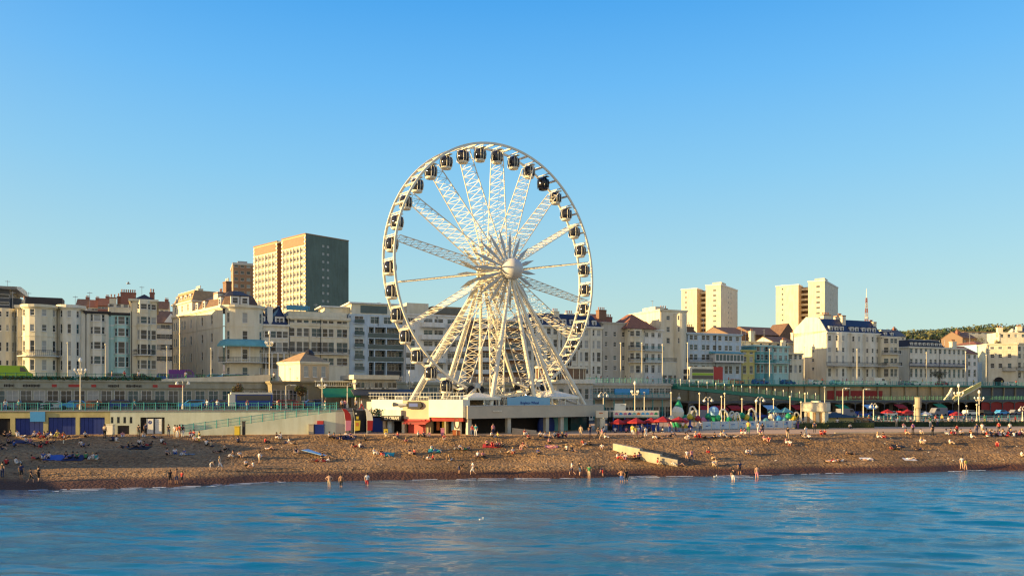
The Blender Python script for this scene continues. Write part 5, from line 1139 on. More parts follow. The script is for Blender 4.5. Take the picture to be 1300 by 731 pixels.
# capsules
def capsule(special=False):
    g = MB(); pr = [(.30, -1.12), (.72, -1.05), (.98, -.62), (1.08, -.1), (1.06, .4), (.92, .80), (.62, 1.04), (.2, 1.12)]
    sm = 'cabin_black' if special else 'cabin_glass'
    vs = []; n = 16
    for r_, z in pr:
        for k in range(n):
            t = 2 * math.pi * k / n; c, s_ = math.cos(t), math.sin(t); e = .72
            vs.append((r_ * math.copysign(abs(c) ** e, c), r_ * math.copysign(abs(s_) ** e, s_) * .98, z))
    fs = [(i * n + k, i * n + (k + 1) % n, (i + 1) * n + (k + 1) % n, (i + 1) * n + k) for i in range(len(pr) - 1) for k in range(n)]
    g.add(vs, fs + [tuple(range(n - 1, -1, -1)), tuple((len(pr) - 1) * n + k for k in range(n))], sm)
    shell = g.mesh('gondola', smooth=True)
    f = MB(); fm = 'cabin_black' if special else 'white_paint'
    for pl in (0, 1):                                               # two hoops, across and along the axle
        for i in range(len(pr) - 1):
            for sg in (-1, 1):
                a = ((pr[i][0] + .03) * sg, 0, pr[i][1]); c = ((pr[i + 1][0] + .03) * sg, 0, pr[i + 1][1])
                if pl: a = (0, a[0], a[2]); c = (0, c[0], c[2])
                f.tube(a, c, .055, fm, n=4)
    for s_ in (-1, 1):
        for s2 in (-1, 1): f.tube((s_ * .55, s2 * 1.02, -.9), (s_ * .55, s2 * 1.02, .8), .045, fm, n=4)
    f.box(-.35, .35, -1.4, 1.4, 1.10, 1.22, fm); f.tube((0, 0, 1.15), (0, 0, 1.55), .1, fm)
    frame = f.mesh('frame')
    f = MB(); f.lathe([(.5, -1.26), (.82, -1.18), (.93, -1.0), (.9, -.86), (.6, -.84)], (0, 0, 0), fm, n=14); base = f.mesh('base')
    return shell, frame, base
cn, cs_ = capsule(), capsule(True)
for k in range(36):
    t = R(10 * k); c = cs_ if k == 3 else cn; q = pol(RR0 - .35, t, 0)
    o = part_obj(c[0], 'gondola', wh, (q[0], q[1], q[2] - 1.32)); o.scale = (.88, .88, .88)
    if k == 3: o['label'] = 'all-black capsule without white framing'
    part_obj(c[1], 'frame', o); part_obj(c[2], 'base', o)
# lattice spokes, flat trusses spread along the axle
def spoke():
    g = MB(); r0, r1, y0, y1 = 1.0, RR0 - .9, 2.7, 1.5
    Pn = lambda s_, sg: (0, sg * (y0 + (y1 - y0) * s_), r0 + (r1 - r0) * s_)
    for sg in (-1, 1): g.tube(Pn(0, sg), Pn(1, sg), .085, 'steel_white', n=4)
    n = 15
    for i in range(n):
        a, c = i / n, (i + 1) / n
        g.tube(Pn(a, -1), Pn(c, 1), .04, 'steel_white', n=3, caps=False); g.tube(Pn(a, 1), Pn(c, -1), .04, 'steel_white', n=3, caps=False)
        g.tube(Pn(c, 1), Pn(c, -1), .04, 'steel_white', n=3, caps=False)
    return g.mesh('spoke')
sp = spoke()
for k in range(18): o = part_obj(sp, 'spoke', wh, (0, 0, HC)); o.rotation_euler = (0, R(20 * k), 0)
# starbursts of tapered blades round the hub
for y0, y1 in ((-2.9, -1.9), (2.9, 1.9)):
    g = MB(); w_ = .34
    L = 6.6
    g.add([(-.14, y0, 1.2), (.14, y0, 1.2), (w_, (y0 * .45 + y1 * .55), 4.3), (0, y1, L), (-w_, (y0 * .45 + y1 * .55), 4.3), (0, (y0 * .45 + y1 * .55) - .16, 4.2), (0, (y0 * .45 + y1 * .55) + .16, 4.2)],
          [(0, 1, 2, 5), (0, 5, 4), (5, 2, 3), (5, 3, 4), (1, 0, 6, 2), (0, 4, 6), (2, 6, 3), (6, 4, 3)], 'blade_shaded')
    bm_ = g.mesh('hub_blade')
    for k in range(18): o = part_obj(bm_, 'hub_blade', wh, (0, 0, HC)); o.rotation_euler = (0, R(20 * k + (10 if y0 < 0 else 4)), 0)
g = MB()
vs = []; n = 14
for y in (-3.9, 4.4):
    for k in range(n): t = 2 * math.pi * k / n; vs.append((.75 * math.sin(t), y, HC + .75 * math.cos(t)))
g.add(vs, [(k, (k + 1) % n, n + (k + 1) % n, n + k) for k in range(n)] + [tuple(range(n)), tuple(range(n, 2 * n))], 'steel_white')
for yy in (-3.4, -2.6, 2.6, 3.4):
    vs = []
    for y in (yy - .12, yy + .12):
        for k in range(20): t = 2 * math.pi * k / 20; vs.append((1.5 * math.sin(t), y, HC + 1.5 * math.cos(t)))
    g.add(vs, [(k, (k + 1) % 20, 20 + (k + 1) % 20, 20 + k) for k in range(20)] + [tuple(range(20)), tuple(range(20, 40))], 'steel_white')
g.build('axle', wh)
g = MB(); n, m_ = 24, 16; vs = []
for i in range(m_ + 1):
    ph = math.pi * i / m_
    for k in range(n): t = 2 * math.pi * k / n; vs.append((1.68 * math.sin(ph) * math.cos(t), -3.9 + 1.68 * math.sin(ph) * math.sin(t), HC + 1.68 * math.cos(ph)))
g.add(vs, [(i * n + k, (i + 1) * n + k, (i + 1) * n + (k + 1) % n, i * n + (k + 1) % n) for i in range(m_) for k in range(n)], 'hub_white'); g.build('hub_dome', wh, smooth=True)
# splayed legs
def leg(sx, sy, xb, yb, r_=.44, lattice=False):
    g = MB(); a, c = Vector((xb, yb, 0)), Vector((sx, sy, HC - .6)); md = a.lerp(c, .45)
    g.tube(a, md, r_, 'steel_white', r2=r_ * 1.05, n=10); g.tube(md, c, r_ * 1.05, 'steel_white', r2=r_ * .6, n=10)
    g.tube(a - Vector((0, 0, .1)), a + Vector((0, 0, .35)), r_ * 1.5, 'steel_white', n=10)
    if lattice:
        off = Vector((1.25 if xb < 0 else -1.25, .2, .35)); a2, c2 = a + off, a.lerp(c, .86) + off * .45
        g.tube(a2, c2, .10, 'steel_white', n=5); n_ = 18
        for i in range(n_):
            p, q = a.lerp(c, .86 * i / n_), a2.lerp(c2, (i + .5) / n_); p2 = a.lerp(c, .86 * (i + 1) / n_)
            g.tube(p, q, .045, 'steel_white', n=3, caps=False); g.tube(q, p2, .045, 'steel_white', n=3, caps=False)
    return g.build('leg', wh)
for xb, lt in ((-6.6, False), (2.4, False), (7.0, True), (13.2, True)): leg(0, -3.6, xb, -6.8, .33, lt)
for xb, lt in ((-12.4, True), (-6.2, True), (2.0, False), (11.0, False)): leg(0, 4.3, xb, 7.0, .31 if xb > -12 else .42, lt)
# square ladder mast under the hub
g = MB(); s_ = .8
for a in (-s_, s_):
    for c in (-s_, s_): g.tube((a, c, 0), (a, c, HC - 2), .08, 'steel_white', n=5)
n_ = 11
for i in range(n_):
    z0, z1 = (HC - 2) * i / n_, (HC - 2) * (i + 1) / n_
    for y in (-s_, s_): g.tube((-s_, y, z0), (s_, y, z1), .05, 'steel_white', n=4); g.tube((s_, y, z0), (-s_, y, z1), .05, 'steel_white', n=4); g.tube((-s_, y, z1), (s_, y, z1), .06, 'steel_white', n=4)
    for x in (-s_, s_): g.tube((x, -s_, z0), (x, s_, z1), .05, 'steel_white', n=4)
g.build('ladder_mast', wh)
# drive towers with friction tyres at the rim
for x in (-5.6, 6.6):
    g = MB(); rr_ = math.sqrt(max(0, (RR0) ** 2 - x * x)); zb_ = HC - rr_
    for y in (-2.1, 2.1):
        for dx in (-1.6, 1.6): g.tube((x + dx, y * 1.25, 0), (x, y, zb_ + 1.2), .13, 'steel_white', n=5)
        g.tube((x - 1.8, y * 1.25, .6), (x + 1.8, y * 1.25, .6), .1, 'steel_white', n=5)
        g.box(x - .5, x + .5, y - .3, y + .3, zb_ + .6, zb_ + 1.4, 'steel_grey')
    g.build('drive_frame', wh)
    for y in (-1.95, 1.95):
        for dx in (-.9, .9):
            g = MB(); vs = []
            for yy in (-.14, .14):
                for k in range(16): t = 2 * math.pi * k / 16; vs.append((x + dx + .62 * math.cos(t), y + yy, zb_ + .35 + .62 * math.sin(t)))
            g.add(vs, [(k, (k + 1) % 16, 16 + (k + 1) % 16, 16 + k) for k in range(16)] + [tuple(range(16)), tuple(range(16, 32))], 'tyre'); g.build('drive_tyre', wh)
g = MB()
for y in (-3.4, 3.4): g.tube((-9.5, y, .35), (9.5, y, .35), .16, 'steel_white', n=6)
for x0, x1 in ((-12.4, -3), (12.4, 3)):
    g.tube((x0, -6.6, .5), (x1, 0, 4.2), .2, 'steel_white', n=6)
g.build('base_beams', wh)
# ------------------------------------------------------------------ station building under the wheel
C_ = at(590, 114); W_ = at(467, 121.4)
ang = math.degrees(math.atan2(C_[1] - W_[1], C_[0] - W_[0]))
b = Bld('wheel_station', 'white wheel station with sunlit boxes and a long grey fascia over dark openings', 467, 590, 507, Y=W_[1], ang=ang, depth=17, zb=ZP, h=3.45, wall='cream_pale', cat='station building')
w = b.w; zt = lambda py, px: zr(py, 114 + (590 - px) / 123 * 7.4) - ZP
th = B - b.root.rotation_euler.z; Ms = 24.6; dirx = (math.cos(th), math.sin(th))
def S2(x, y): return (w + x * math.cos(th) - y * math.sin(th), x * math.sin(th) + y * math.cos(th))
# roof deck over both wings
g = MB(); g.prism([(0, .4), (w, .1), S2(Ms, .1), S2(Ms, 20), (2, 22)], 3.2, ZB - ZP, 'stucco_grey', 'paving'); g.build('roof_deck', b.root)
# white parapet boxes
ux = lambda px: b.u(px)
g = MB(); g.prism([(ux(547), -.6), (w + .02, -.6), (w + .5, .6), (ux(547), .6)], zt(529.5, 575), zt(507, 575), 'white_paint'); g.build('white_box', b.root)
g = MB(); g.prism([(ux(473), -.3), (ux(513), -.3), (ux(513), 1.2), (ux(473), 1.2)], zt(524, 490), zt(507, 490), 'white_paint'); g.prism([(ux(478), -.9), (ux(513), -.9), (ux(513), -.3), (ux(478), -.3)], zt(528, 490), zt(520, 490), 'cream_pale'); g.build('white_box', b.root)
g = MB()
for k in range(9):
    t = k / 8; g.prism([(ux(467) + .5 - .5 * math.cos(t * 3.14), -.3 + 1.2 * t), (ux(474), -.2 + 1.2 * t), (ux(474), -.05 + 1.2 * t)], zt(524, 470), zt(509.5, 470), 'cream')
g.build('curved_end', b.root)
g = MB(); g.prism([(ux(513) + .02, -.4), (ux(547) - .02, -.4), (ux(547) - .02, 1), (ux(513) + .02, 1)], zt(532, 530), zt(508, 530), 'tan_wall'); g.build('pinkish_wall', b.root)
g = MB(); xa, xb = ux(521), ux(537); z0, z1 = zt(518.5, 530), zt(509.5, 530)
g.add([(xa, -.8, z0), (xb - .2, -.8, z0), (xb + .3, -.8, z0 + .4), (xb + .2, -.8, z1 - .3), (xb - .2, -.8, z1), (xa, -.8, z1)] + [(x_, -.42, z_) for x_, z_ in ((xa, z0), (xb - .2, z0), (xb + .3, z0 + .4), (xb + .2, z1 - .3), (xb - .2, z1), (xa, z1))],
      [(0, 1, 2, 3, 4, 5)] + [(k, 6 + k, 6 + (k + 1) % 6, (k + 1) % 6) for k in range(6)], 'black_paint'); g.box(xa + .3, xb - .4, -.82, -.8, z0 + .3, z1 - .25, 'blue_paint'); g.build('screen', b.root)
g = MB(); g.tube((ux(504), -.9, zt(513, 504)), (ux(520), -.7, zt(513.5, 504)), .2, 'steel_grey', n=8); g.tube((ux(504), -.95, zt(513, 504)), (ux(510), -.85, zt(513.5, 504)), .32, 'slate_grey', r2=.2, n=8); g.build('floodlight', b.root)
rr = random.Random(31); g = MB()
for k in range(26): clump(g, (ux(rr.uniform(470, 489)), -.9, zt(rr.uniform(520, 527), 480)), .35, .3, .3, 9, rr, rr.choice(['leaf_dark', 'leaf_olive', 'green_iron']), .14)
g.build('planting', b.root)
g = MB(); za = zt(507, 540)
for k in range(30): g.tube((w * (k + .5) / 30, .2, za), (w * (k + .5) / 30, .2, za + 1.0), .025, 'steel_grey', n=4, caps=False)
g.tube((0, .2, za + 1.0), (w, .2, za + 1.0), .035, 'steel_grey', n=4); g.tube((0, .2, za + .5), (w, .2, za + .5), .025, 'steel_grey', n=4); g.build('roof_railing', b.root)
for px_, m_, w_, h_ in ((476, 'steel_grey', 1.0, .6), (499, 'white_wall', 1.4, .8), (530, 'cream', 1.8, .7), (556, 'steel_grey', .9, .5), (571, 'white_wall', 1.5, .9)):
    g = MB(); g.box(ux(px_) - w_ / 2, ux(px_) + w_ / 2, 1.6, 2.6, ZB - ZP, ZB - ZP + 1.2 + h_, m_); g.box(ux(px_) - w_ / 2 + .1, ux(px_) + w_ / 2 - .1, 1.57, 1.6, ZB - ZP + 1.3, ZB - ZP + 1.1 + h_, 'slate_grey'); g.build('roof_unit', b.root)
for px_, m_ in ((552, 'orange_paint'), (559, 'yellow_paint'), (571, 'pale_blue'), (516.5, 'yellow_paint'), (544, 'white_paint')):
    g = MB(); g.box(ux(px_) - .25, ux(px_) + .25, .9, .95, .5, 1.9, m_); g.build('poster', b.root)
# ground storey of the kiosk wing: dark voids between piers
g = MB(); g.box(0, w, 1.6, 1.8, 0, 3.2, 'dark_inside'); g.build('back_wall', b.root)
for pxa, pxb, mm in ((467, 469, 'cream_pale'), (487, 490.5, 'tan_wall'), (493, 498, 'cool_white'), (511, 514.5, 'cream'), (541, 548, 'terrace_wall'), (565, 567, 'terrace_wall'), (577.5, 584, 'cream')):
    g = MB(); g.box(ux(pxa), ux(pxb), -.2, .5, 0, zt(530, pxa), mm); g.build('pier', b.root)
g = MB(); g.box(ux(470), ux(487), .6, .7, 0, 2.2, 'blue_paint'); g.build('blue_shutter', b.root)
g = MB(); g.box(ux(488.5), ux(514.5), -1.0, -.35, zt(534, 500), zt(527, 500), 'black_paint'); sg = g.build('shop_sign', b.root)
text('ICE CREAM', .66, 'white_paint', sg, ((ux(488.5) + ux(514.5)) / 2 + .1, -1.03, zt(530.4, 500)), sx=.8)
g = MB(); g.sheet([(-1.9, zt(537.5, 530)), (-.42, zt(533.5, 530)), (-.42, zt(533, 530)), (-1.9, zt(536.5, 530))], ux(520), ux(549), 'red_paint'); g.build('awning', b.root)
g = MB(); g.box(ux(515), ux(548), -.5, -.3, zt(535, 530), zt(531.5, 530), 'red_paint'); g.box(ux(519), ux(541), -.1, .4, 0, 1.3, 'red_paint'); g.build('counter', b.root)
g = MB(); g.prism([(ux(549), -.3), (w - .1, -.3), (w - .1, .3), (ux(549), .3)], zt(534.5, 570), zt(530, 570), 'maroon_wall'); g.build('maroon_fascia', b.root)
g = MB(); t_ = [((ux(580.8) + .42 * math.sin(a_ * math.pi / 8)), -.26, zt(537, 580) + .75 * math.cos(a_ * math.pi / 8)) for a_ in range(17)]
g.path(t_, .07, 'roof_brown', n=5); g.build('oval_emblem', b.root)
# right wing
fz0, fz1 = zr(531.2, 114) - ZP, zr(515.5, 114) - ZP
g = MB(); g.prism([S2(-.0, -.8), S2(Ms + .3, -.8), S2(Ms + .3, 1), S2(.3, 1)], fz0, fz1, 'station_grey'); g.band([S2(0, -.8), S2(Ms + .3, -.8)], fz1, .12, .06, 'steel_grey', inn=.3); fa = g.build('grey_fascia', b.root)
g = MB(); P = [S2(4.2, -.83), S2(6.2, -.83)]
squiggle(g, 0, 1.5, 0, .22, 'white_paint', seed=3); o = g.build('small_lettering', fa); q = S2(4.2, -.86); o.location = (q[0], q[1], fz0 + 1.05); o.rotation_euler = (0, 0, th)
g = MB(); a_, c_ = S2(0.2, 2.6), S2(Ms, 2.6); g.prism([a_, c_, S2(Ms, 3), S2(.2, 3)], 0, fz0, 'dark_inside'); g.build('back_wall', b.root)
g = MB(); g.prism([S2(17.2, 2.2), S2(20, 2.2), S2(20, 2.58), S2(17.2, 2.58)], 0, fz0 - .2, 'teal_wall'); g.prism([S2(20.6, 2.2), S2(23.8, 2.2), S2(23.8, 2.58), S2(20.6, 2.58)], 0, fz0 - .2, 'glass_teal'); g.build('glass_front', b.root)
for x_ in (.6, 7.3, 14.2, 17.0, Ms - .4):
    g = MB(); P = [S2(x_ - .3, -.4), S2(x_ + .3, -.4), S2(x_ + .3, .3), S2(x_ - .3, .3)]; g.prism(P, 0, fz0, 'stucco_grey'); g.build('pier', b.root)
g = MB(); x_ = 15.2; vs = [(*S2(x_ + 1.5 * math.cos(math.pi * k / 10), 1.2), 1.3 + 1.2 * math.sin(math.pi * k / 10)) for k in range(11)] + [(*S2(x_ - 1.5, 1.2), 0), (*S2(x_ + 1.5, 1.2), 0)]
g.add(vs, [tuple(range(13))], 'navy_door'); g.add([(v[0] + dirx[1] * -.3, v[1] + dirx[0] * .3, v[2]) for v in vs], [tuple(range(12, -1, -1))], 'navy_door'); g.build('blue_arch', b.root)
b.finish()
# things standing on the station roof
def W2(x, y): p = Matrix.Rotation(b.root.rotation_euler.z, 2) @ Vector(S2(x, y)); return (b.root.location.x + p.x, b.root.location.y + p.y)
q = W2(7.6, .6); r_ = empty('banner', 'pale blue banner with blue lettering along the roof edge of the station', 'banner', (*q, ZB), B)
g = MB(); hb = zr(503.8, q[1]) - ZB; g.add([(0, 0, .1), (7.8, 0, .1), (7.8, 0, hb - .1), (5.6, 0, hb), (3.4, 0, hb + .25), (1, 0, hb - .05), (0, 0, hb)] + [(x_, .06, z_) for x_, z_ in ((0, .1), (7.8, .1), (7.8, hb - .1), (5.6, hb), (3.4, hb + .25), (1, hb - .05), (0, hb))], [tuple(range(7)), tuple(range(13, 6, -1))] + [((k + 1) % 7, k, 7 + k, 7 + (k + 1) % 7) for k in range(7)], 'banner_blue'); cl = g.build('sheet', r_)
text('Brighton Wheel', .58, 'blue_paint', cl, (4.0, -.03, hb * .52), sx=.9, ext=.02)
def tent(x, y, sw, sd, h0, h1, lb, side=None):
    q = W2(x, y); r_ = empty('marquee', lb, 'marquee', (*q, ZB), B)
    g = MB(); g.add([(-.2, -.2, h0), (sw + .2, -.2, h0), (sw + .2, sd + .2, h0), (-.2, sd + .2, h0), (sw * .42, sd / 2, h1), (sw * .58, sd / 2, h1)], [(0, 1, 5, 4), (1, 2, 5), (2, 3, 4, 5), (3, 0, 4), (3, 2, 1, 0)], 'white_paint')
    g.box(-.2, sw + .2, -.23, -.2, h0 - .35, h0, 'white_paint'); g.box(-.23, -.2, -.2, sd + .2, h0 - .35, h0, 'white_paint'); g.box(sw + .2, sw + .23, -.2, sd + .2, h0 - .35, h0, 'white_paint'); g.build('canopy', r_)
    for a_ in (0, .5, 1):
        for c_ in (0, 1): g = MB(); g.box(a_ * sw - .08, a_ * sw + .08, c_ * sd - .08, c_ * sd + .08, 0, h0, 'white_paint'); g.build('post', r_)
    if side: g = MB(); g.box(.1, sw - .1, sd - .1, sd, 0, h0, side); g.build('back_sheet', r_)
tent(16.2, 1.2, 5.0, 7.5, 1.9, 3.0, 'large white marquee with a low ridge at the right end of the station roof', 'dark_inside')
tent(1.2, 1.0, 5.2, 4, 1.8, 2.5, 'small white marquee on the station roof between the white box and the banner', 'roof_tan')
# ------------------------------------------------------------------ street furniture, vehicles, attractions
def lamp(px, pyt, v, zb, label, kind='pole', group='lamp posts along the upper seafront', m='cream', Y=None):
    q = SP(px, v) if Y is None else at(px, Y); h = zr(pyt, q[1]) - zb
    r_ = empty('street_lamp' if kind != 'flagpole' else 'pole', label, 'lamp post' if kind != 'flagpole' else 'pole', (*q, zb), TA, group)
    g = MB(); g.lathe([(.20, 0), (.20, .5), (.13, .7), (.10, 1.0), (.08, h * .6), (.06, h - .05)], (0, 0, 0), m, n=7); g.build('post', r_)
    if kind == 'cluster':
        g = MB()
        for k in range(4):
            t = math.pi * k / 2 + .4; g.path([(0, 0, h * .78), (.5 * math.cos(t), .5 * math.sin(t), h * .74), (.8 * math.cos(t), .8 * math.sin(t), h * .8)], .05, m)
        g.build('bracket', r_)
        for k in range(4):
            t = math.pi * k / 2 + .4; g = MB(); g.lathe([(.08, 0), (.15, .08), (.18, .22), (.12, .38), (.03, .48)], (.8 * math.cos(t), .8 * math.sin(t), h * .8), 'lamp_glass', n=8); g.build('lantern', r_)
        g = MB(); g.lathe([(.1, 0), (.22, .15), (.25, .4), (.16, .62), (.03, .8)], (0, 0, h - .1), 'lamp_glass', n=8); g.build('lantern', r_)
    elif kind == 'arm':
        g = MB(); g.path([(0, 0, h - .1), (.5, 0, h + .15), (1.1, 0, h + .1)], .06, m); g.build('bracket', r_)
        g = MB(); g.cbox((1.3, 0, h + .05), .9, .35, .22, m); g.build('lamp_head', r_)
    elif kind == 'curl':
        g = MB(); g.path([(-.9, 0, h - .1), (-.45, 0, h + .35), (0, 0, h), (.45, 0, h + .35), (.9, 0, h - .1)], .07, m); g.build('bracket', r_)
        for s_ in (-.9, .9): g = MB(); g.lathe([(.1, 0), (.25, -.15), (.26, -.4), (.05, -.5)][::-1], (s_, 0, h - .1), 'lamp_glass', n=8); g.build('lantern', r_)
    else:
        g = MB(); g.lathe([(.12, 0), (.2, .1), (.2, .22), (.03, .35)], (0, 0, h - .05), m, n=7); g.build('finial', r_)
    return r_
UL = [(86, 436, 'pale post in front of the narrow bow-fronted house'), (134, 438, 'pale post in front of the grey-cream bay house'), (212, 441, 'pale post at the mouth of the side street'), (268, 443, 'pale post before the long wall of the corner hotel'),
      (788, 436, 'pale post before the plain beige house'), (815, 436, 'pale post before the orange-roofed house'), (841, 438, 'pale post before the white house with blue-green balconies'), (873, 436, 'pale post at the front of the bus'),
      (977, 444, 'pale post before the teal house'), (1021, 441, 'thick pale post at the left edge of the gabled hotel'), (1088, 444, 'pale post before the middle of the gabled hotel'), (1176, 448, 'pale post before the long terrace'), (1226, 447, 'tall pale post at the right end of the long terrace'), (1252, 451, 'pale post left of the hotel with the arched door')]
for px, pt, lb in UL: lamp(px, pt, .6, ZU, lb)
lamp(342, 424, 1.2, ZU, 'ornate cream lamp post with a cluster of lanterns left of the tan-roofed kiosk', 'cluster')
lamp(102, 459, -14, ZD, 'ornate cream lamp post with lanterns standing by the lower railing at left', 'cluster', 'lamp posts on the lower deck')
lamp(232, 484, -14, ZD, 'white twin-curled lamp post on the lower deck left of the camper van', 'curl', 'lamp posts on the lower deck', 'steel_white')
lamp(363, 489, -14, ZD, 'white lamp post with a single arm beside the red cars on the lower deck', 'arm', 'lamp posts on the lower deck', 'steel_white')
lamp(409, 484, -14, ZD, 'cream lamp post with a wide lantern cluster at the right end of the lower deck', 'cluster', 'lamp posts on the lower deck')
lamp(441, 487, -15, ZD, 'white post with a slanted arm right of the green awning', 'arm', 'lamp posts on the lower deck', 'steel_white')
lamp(520, 474, -9, ZP, 'ornate cream lamp post left of the wheel legs', 'cluster', 'tall lamp posts on the promenade')
for px, pt, kd, lb in ((766, 500, 'curl', 'pale lamp post with a curled head behind the white sloping sign board'), (806, 488, 'cluster', 'tall ornate cream lamp post with a big lantern cluster above the stalls'), (818, 499, 'pole', 'slim pale post just right of the ornate lamp above the stalls'),
                       (852, 499, 'pole', 'slim post left of the green and white tower'), (888, 500, 'pole', 'slim pale post right of the green and white tower'), (899, 506, 'curl', 'white curled lamp post beside the pale blue dome'), (916, 504, 'pole', 'short pale post in the fun park, right of the dome'), (920, 500, 'pole', 'taller pale post right beside the short one in the fun park'),
                       (942, 507, 'pole', 'pale post above the right part of the fun park'), (960, 511, 'pole', 'left one of two pale posts close together near the climbing frames'), (965, 506, 'curl', 'curled lamp post with two lanterns beside the climbing frames'), (982, 507, 'pole', 'orange-lit post right of the curled lamp by the climbing frames'), (1003, 504, 'pole', 'pale post right of the climbing frames'),
                       (1017, 511, 'pole', 'pale post just left of the yellow-lit booth'), (1022, 500, 'pole', 'tall post rising behind the left side of the yellow-lit booth'), (1047, 492, 'pole', 'tall slim post at the right side of the yellow-lit booth'),
                       (1070, 493, 'arm', 'white lamp post with an arm, first right of the yellow-lit booth'), (1096, 494, 'arm', 'white lamp post with an arm, second right of the yellow-lit booth'), (1109, 514, 'curl', 'short white lamp post right of the two armed ones'), (1161, 515, 'pole', 'white post left of the thick stone-coloured pillar'),
                       (1168, 514, 'pole', 'white post right beside the thick stone-coloured pillar'), (1217, 491, 'cluster', 'tall cream lamp post at the foot of the sunlit staircase'), (1227, 516, 'pole', 'short white post right of the sunlit staircase foot'), (1240, 514, 'pole', 'slim pale post right of the staircase lamp'), (1243, 499, 'cluster', 'dim lamp post with lanterns on the arcade right of the staircase'), (1298, 518, 'curl', 'white curled lamp post at the right edge')):
    lamp(px, pt, None, ZP, lb, kd, 'lamp posts on the promenade', 'cream' if kd in ('pole', 'cluster') else 'steel_white', Y=150 if px < 1050 else 162)
# pillar
x, y = at(1165.5, 160); r_ = empty('pillar', 'thick round stone-coloured pillar among the posts on the right promenade', 'pillar', (x, y, ZP)); h = zr(504, y) - ZP
g = MB(); g.lathe([(.75, 0), (.75, .5), (.5, .7), (.46, h * .55), (.6, h * .6), (.6, h - .3), (.7, h)], (0, 0, 0), 'concrete', n=12); g.build('shaft', r_)
# ---- vehicles
def car_mesh(m, kind='hatch'):
    L, W, H_ = {'hatch': (4.0, 1.7, 1.45), 'estate': (4.5, 1.75, 1.5), 'van': (5.0, 1.9, 2.2)}[kind]
    prof = {'hatch': [(-2.0, .35), (2.0, .35), (2.0, .75), (1.75, .9), (.95, .98), (.35, 1.42), (-1.3, 1.45), (-1.85, 1.0), (-2.0, .9)],
            'estate': [(-2.25, .35), (2.25, .35), (2.25, .75), (2.0, .9), (1.05, 1.0), (.45, 1.45), (-2.0, 1.5), (-2.2, .95)],
            'van': [(-2.5, .35), (2.5, .35), (2.5, .9), (2.2, 1.15), (1.6, 2.05), (1.2, 2.2), (-2.5, 2.2)]}[kind]
    g = MB(); n = len(prof); vs = []
    for s_, f in ((-1, 1.0), (1, 1.0)):
        for x, z in prof: vs.append((x, s_ * W / 2 * (1 if z < 1.0 else .86), z))
    g.add(vs, [(k, (k + 1) % n, n + (k + 1) % n, n + k) for k in range(n)] + [tuple(range(n - 1, -1, -1)), tuple(range(n, 2 * n))], m)
    body = g.mesh('body')
    g = MB(); 
    if kind == 'van': q = [(.5, 1.35), (1.75, 1.35), (1.45, 1.95), (.5, 2.0)]
    elif kind == 'hatch': q = [(-1.6, 1.0), (.85, 1.02), (.3, 1.36), (-1.25, 1.38)]
    else: q = [(-2.0, 1.02), (.95, 1.03), (.4, 1.38), (-1.9, 1.42)]
    for s_ in (-1, 1):
        v_ = [(x, s_ * (W / 2 * .9 + .035), z) for x, z in q]; g.add(v_, [(0, 1, 2, 3) if s_ < 0 else (3, 2, 1, 0)], 'car_glass')
    glass = g.mesh('side_window')
    g = MB(); vs = []
    for y in (-.1, .1):
        for k in range(12): t = math.pi * k / 6; vs.append((.32 * math.cos(t), y, .32 + .32 * math.sin(t)))
    g.add(vs, [(k, (k + 1) % 12, 12 + (k + 1) % 12, 12 + k) for k in range(12)] + [tuple(range(12)), tuple(range(12, 24))], 'tyre'); g.lathe([(.17, -.115), (.17, -.11)], (0, 0, 0), 'steel_grey') if False else None
    wheel = g.mesh('wheel')
    g = MB(); g.box(L / 2 - .02, L / 2 + .03, -W / 2 + .1, -W / 2 + .4, .6, .78, 'lamp_glass'); hl = g.mesh('headlight')
    return body, glass, wheel, hl, L, W
CM = {}
def car(m, kind, loc, rz, label, group):
    if (m, kind) not in CM: CM[(m, kind)] = car_mesh(m, kind)
    bd, gl, whl, hl, L, W = CM[(m, kind)]
    r_ = empty('parked_van' if kind == 'van' else 'parked_car', label, 'van' if kind == 'van' else 'car', loc, rz, group)
    part_obj(bd, 'body', r_); part_obj(gl, 'side_windows', r_)
    for x in (-L * .31, L * .31):
        for y in (-W / 2, W / 2): part_obj(whl, 'wheel', r_, (x, y, 0))
    part_obj(hl, 'headlight', r_); part_obj(hl, 'headlight', r_, (0, W - .5, 0)); return r_
for px, m_, kd, lb in ((48, 'black_paint', 'estate', 'black estate car on the lower deck above the first navy doors'), (70, 'steel_grey', 'hatch', 'grey hatchback between the black estate and the blue car on the lower deck'), (93, 'sky_blue', 'hatch', 'bright blue car parked left of the orange-red one on the lower deck'), (115, 'orange_paint', 'hatch', 'orange-red car on the lower deck above the ochre wall'),
                       (137, 'black_paint', 'hatch', 'black hatchback on the lower deck where the wall turns white'), (158, 'navy_door', 'estate', 'navy estate car on the lower deck above the notice boards'), (181, 'black_paint', 'estate', 'black estate car right of the navy one on the lower deck'), (212, 'black_paint', 'hatch', 'black hatchback left of the bright blue car by the curled lamp'), (243, 'sky_blue', 'estate', 'light blue car just right of the curled white lamp post'),
                       (273, 'navy_door', 'estate', 'navy car left of the white camper van'), (342, 'red_paint', 'hatch', 'red car nearest the white camper van'), (357, 'red_paint', 'hatch', 'middle red car of three on the lower deck'), (372, 'red_paint', 'hatch', 'red car at the right end of three on the lower deck'), (395, 'blue_paint', 'estate', 'blue car right of the three red ones'), (22, 'c_grey', 'hatch', 'dark grey hatchback at the far left of the lower deck')):
    q = SP(px, -10 if m_ != 'red_paint' else -11.5); car(m_, kd, (*q, ZD), TA + (math.pi if px % 2 else 0) + .02, lb, 'cars parked on the lower deck')
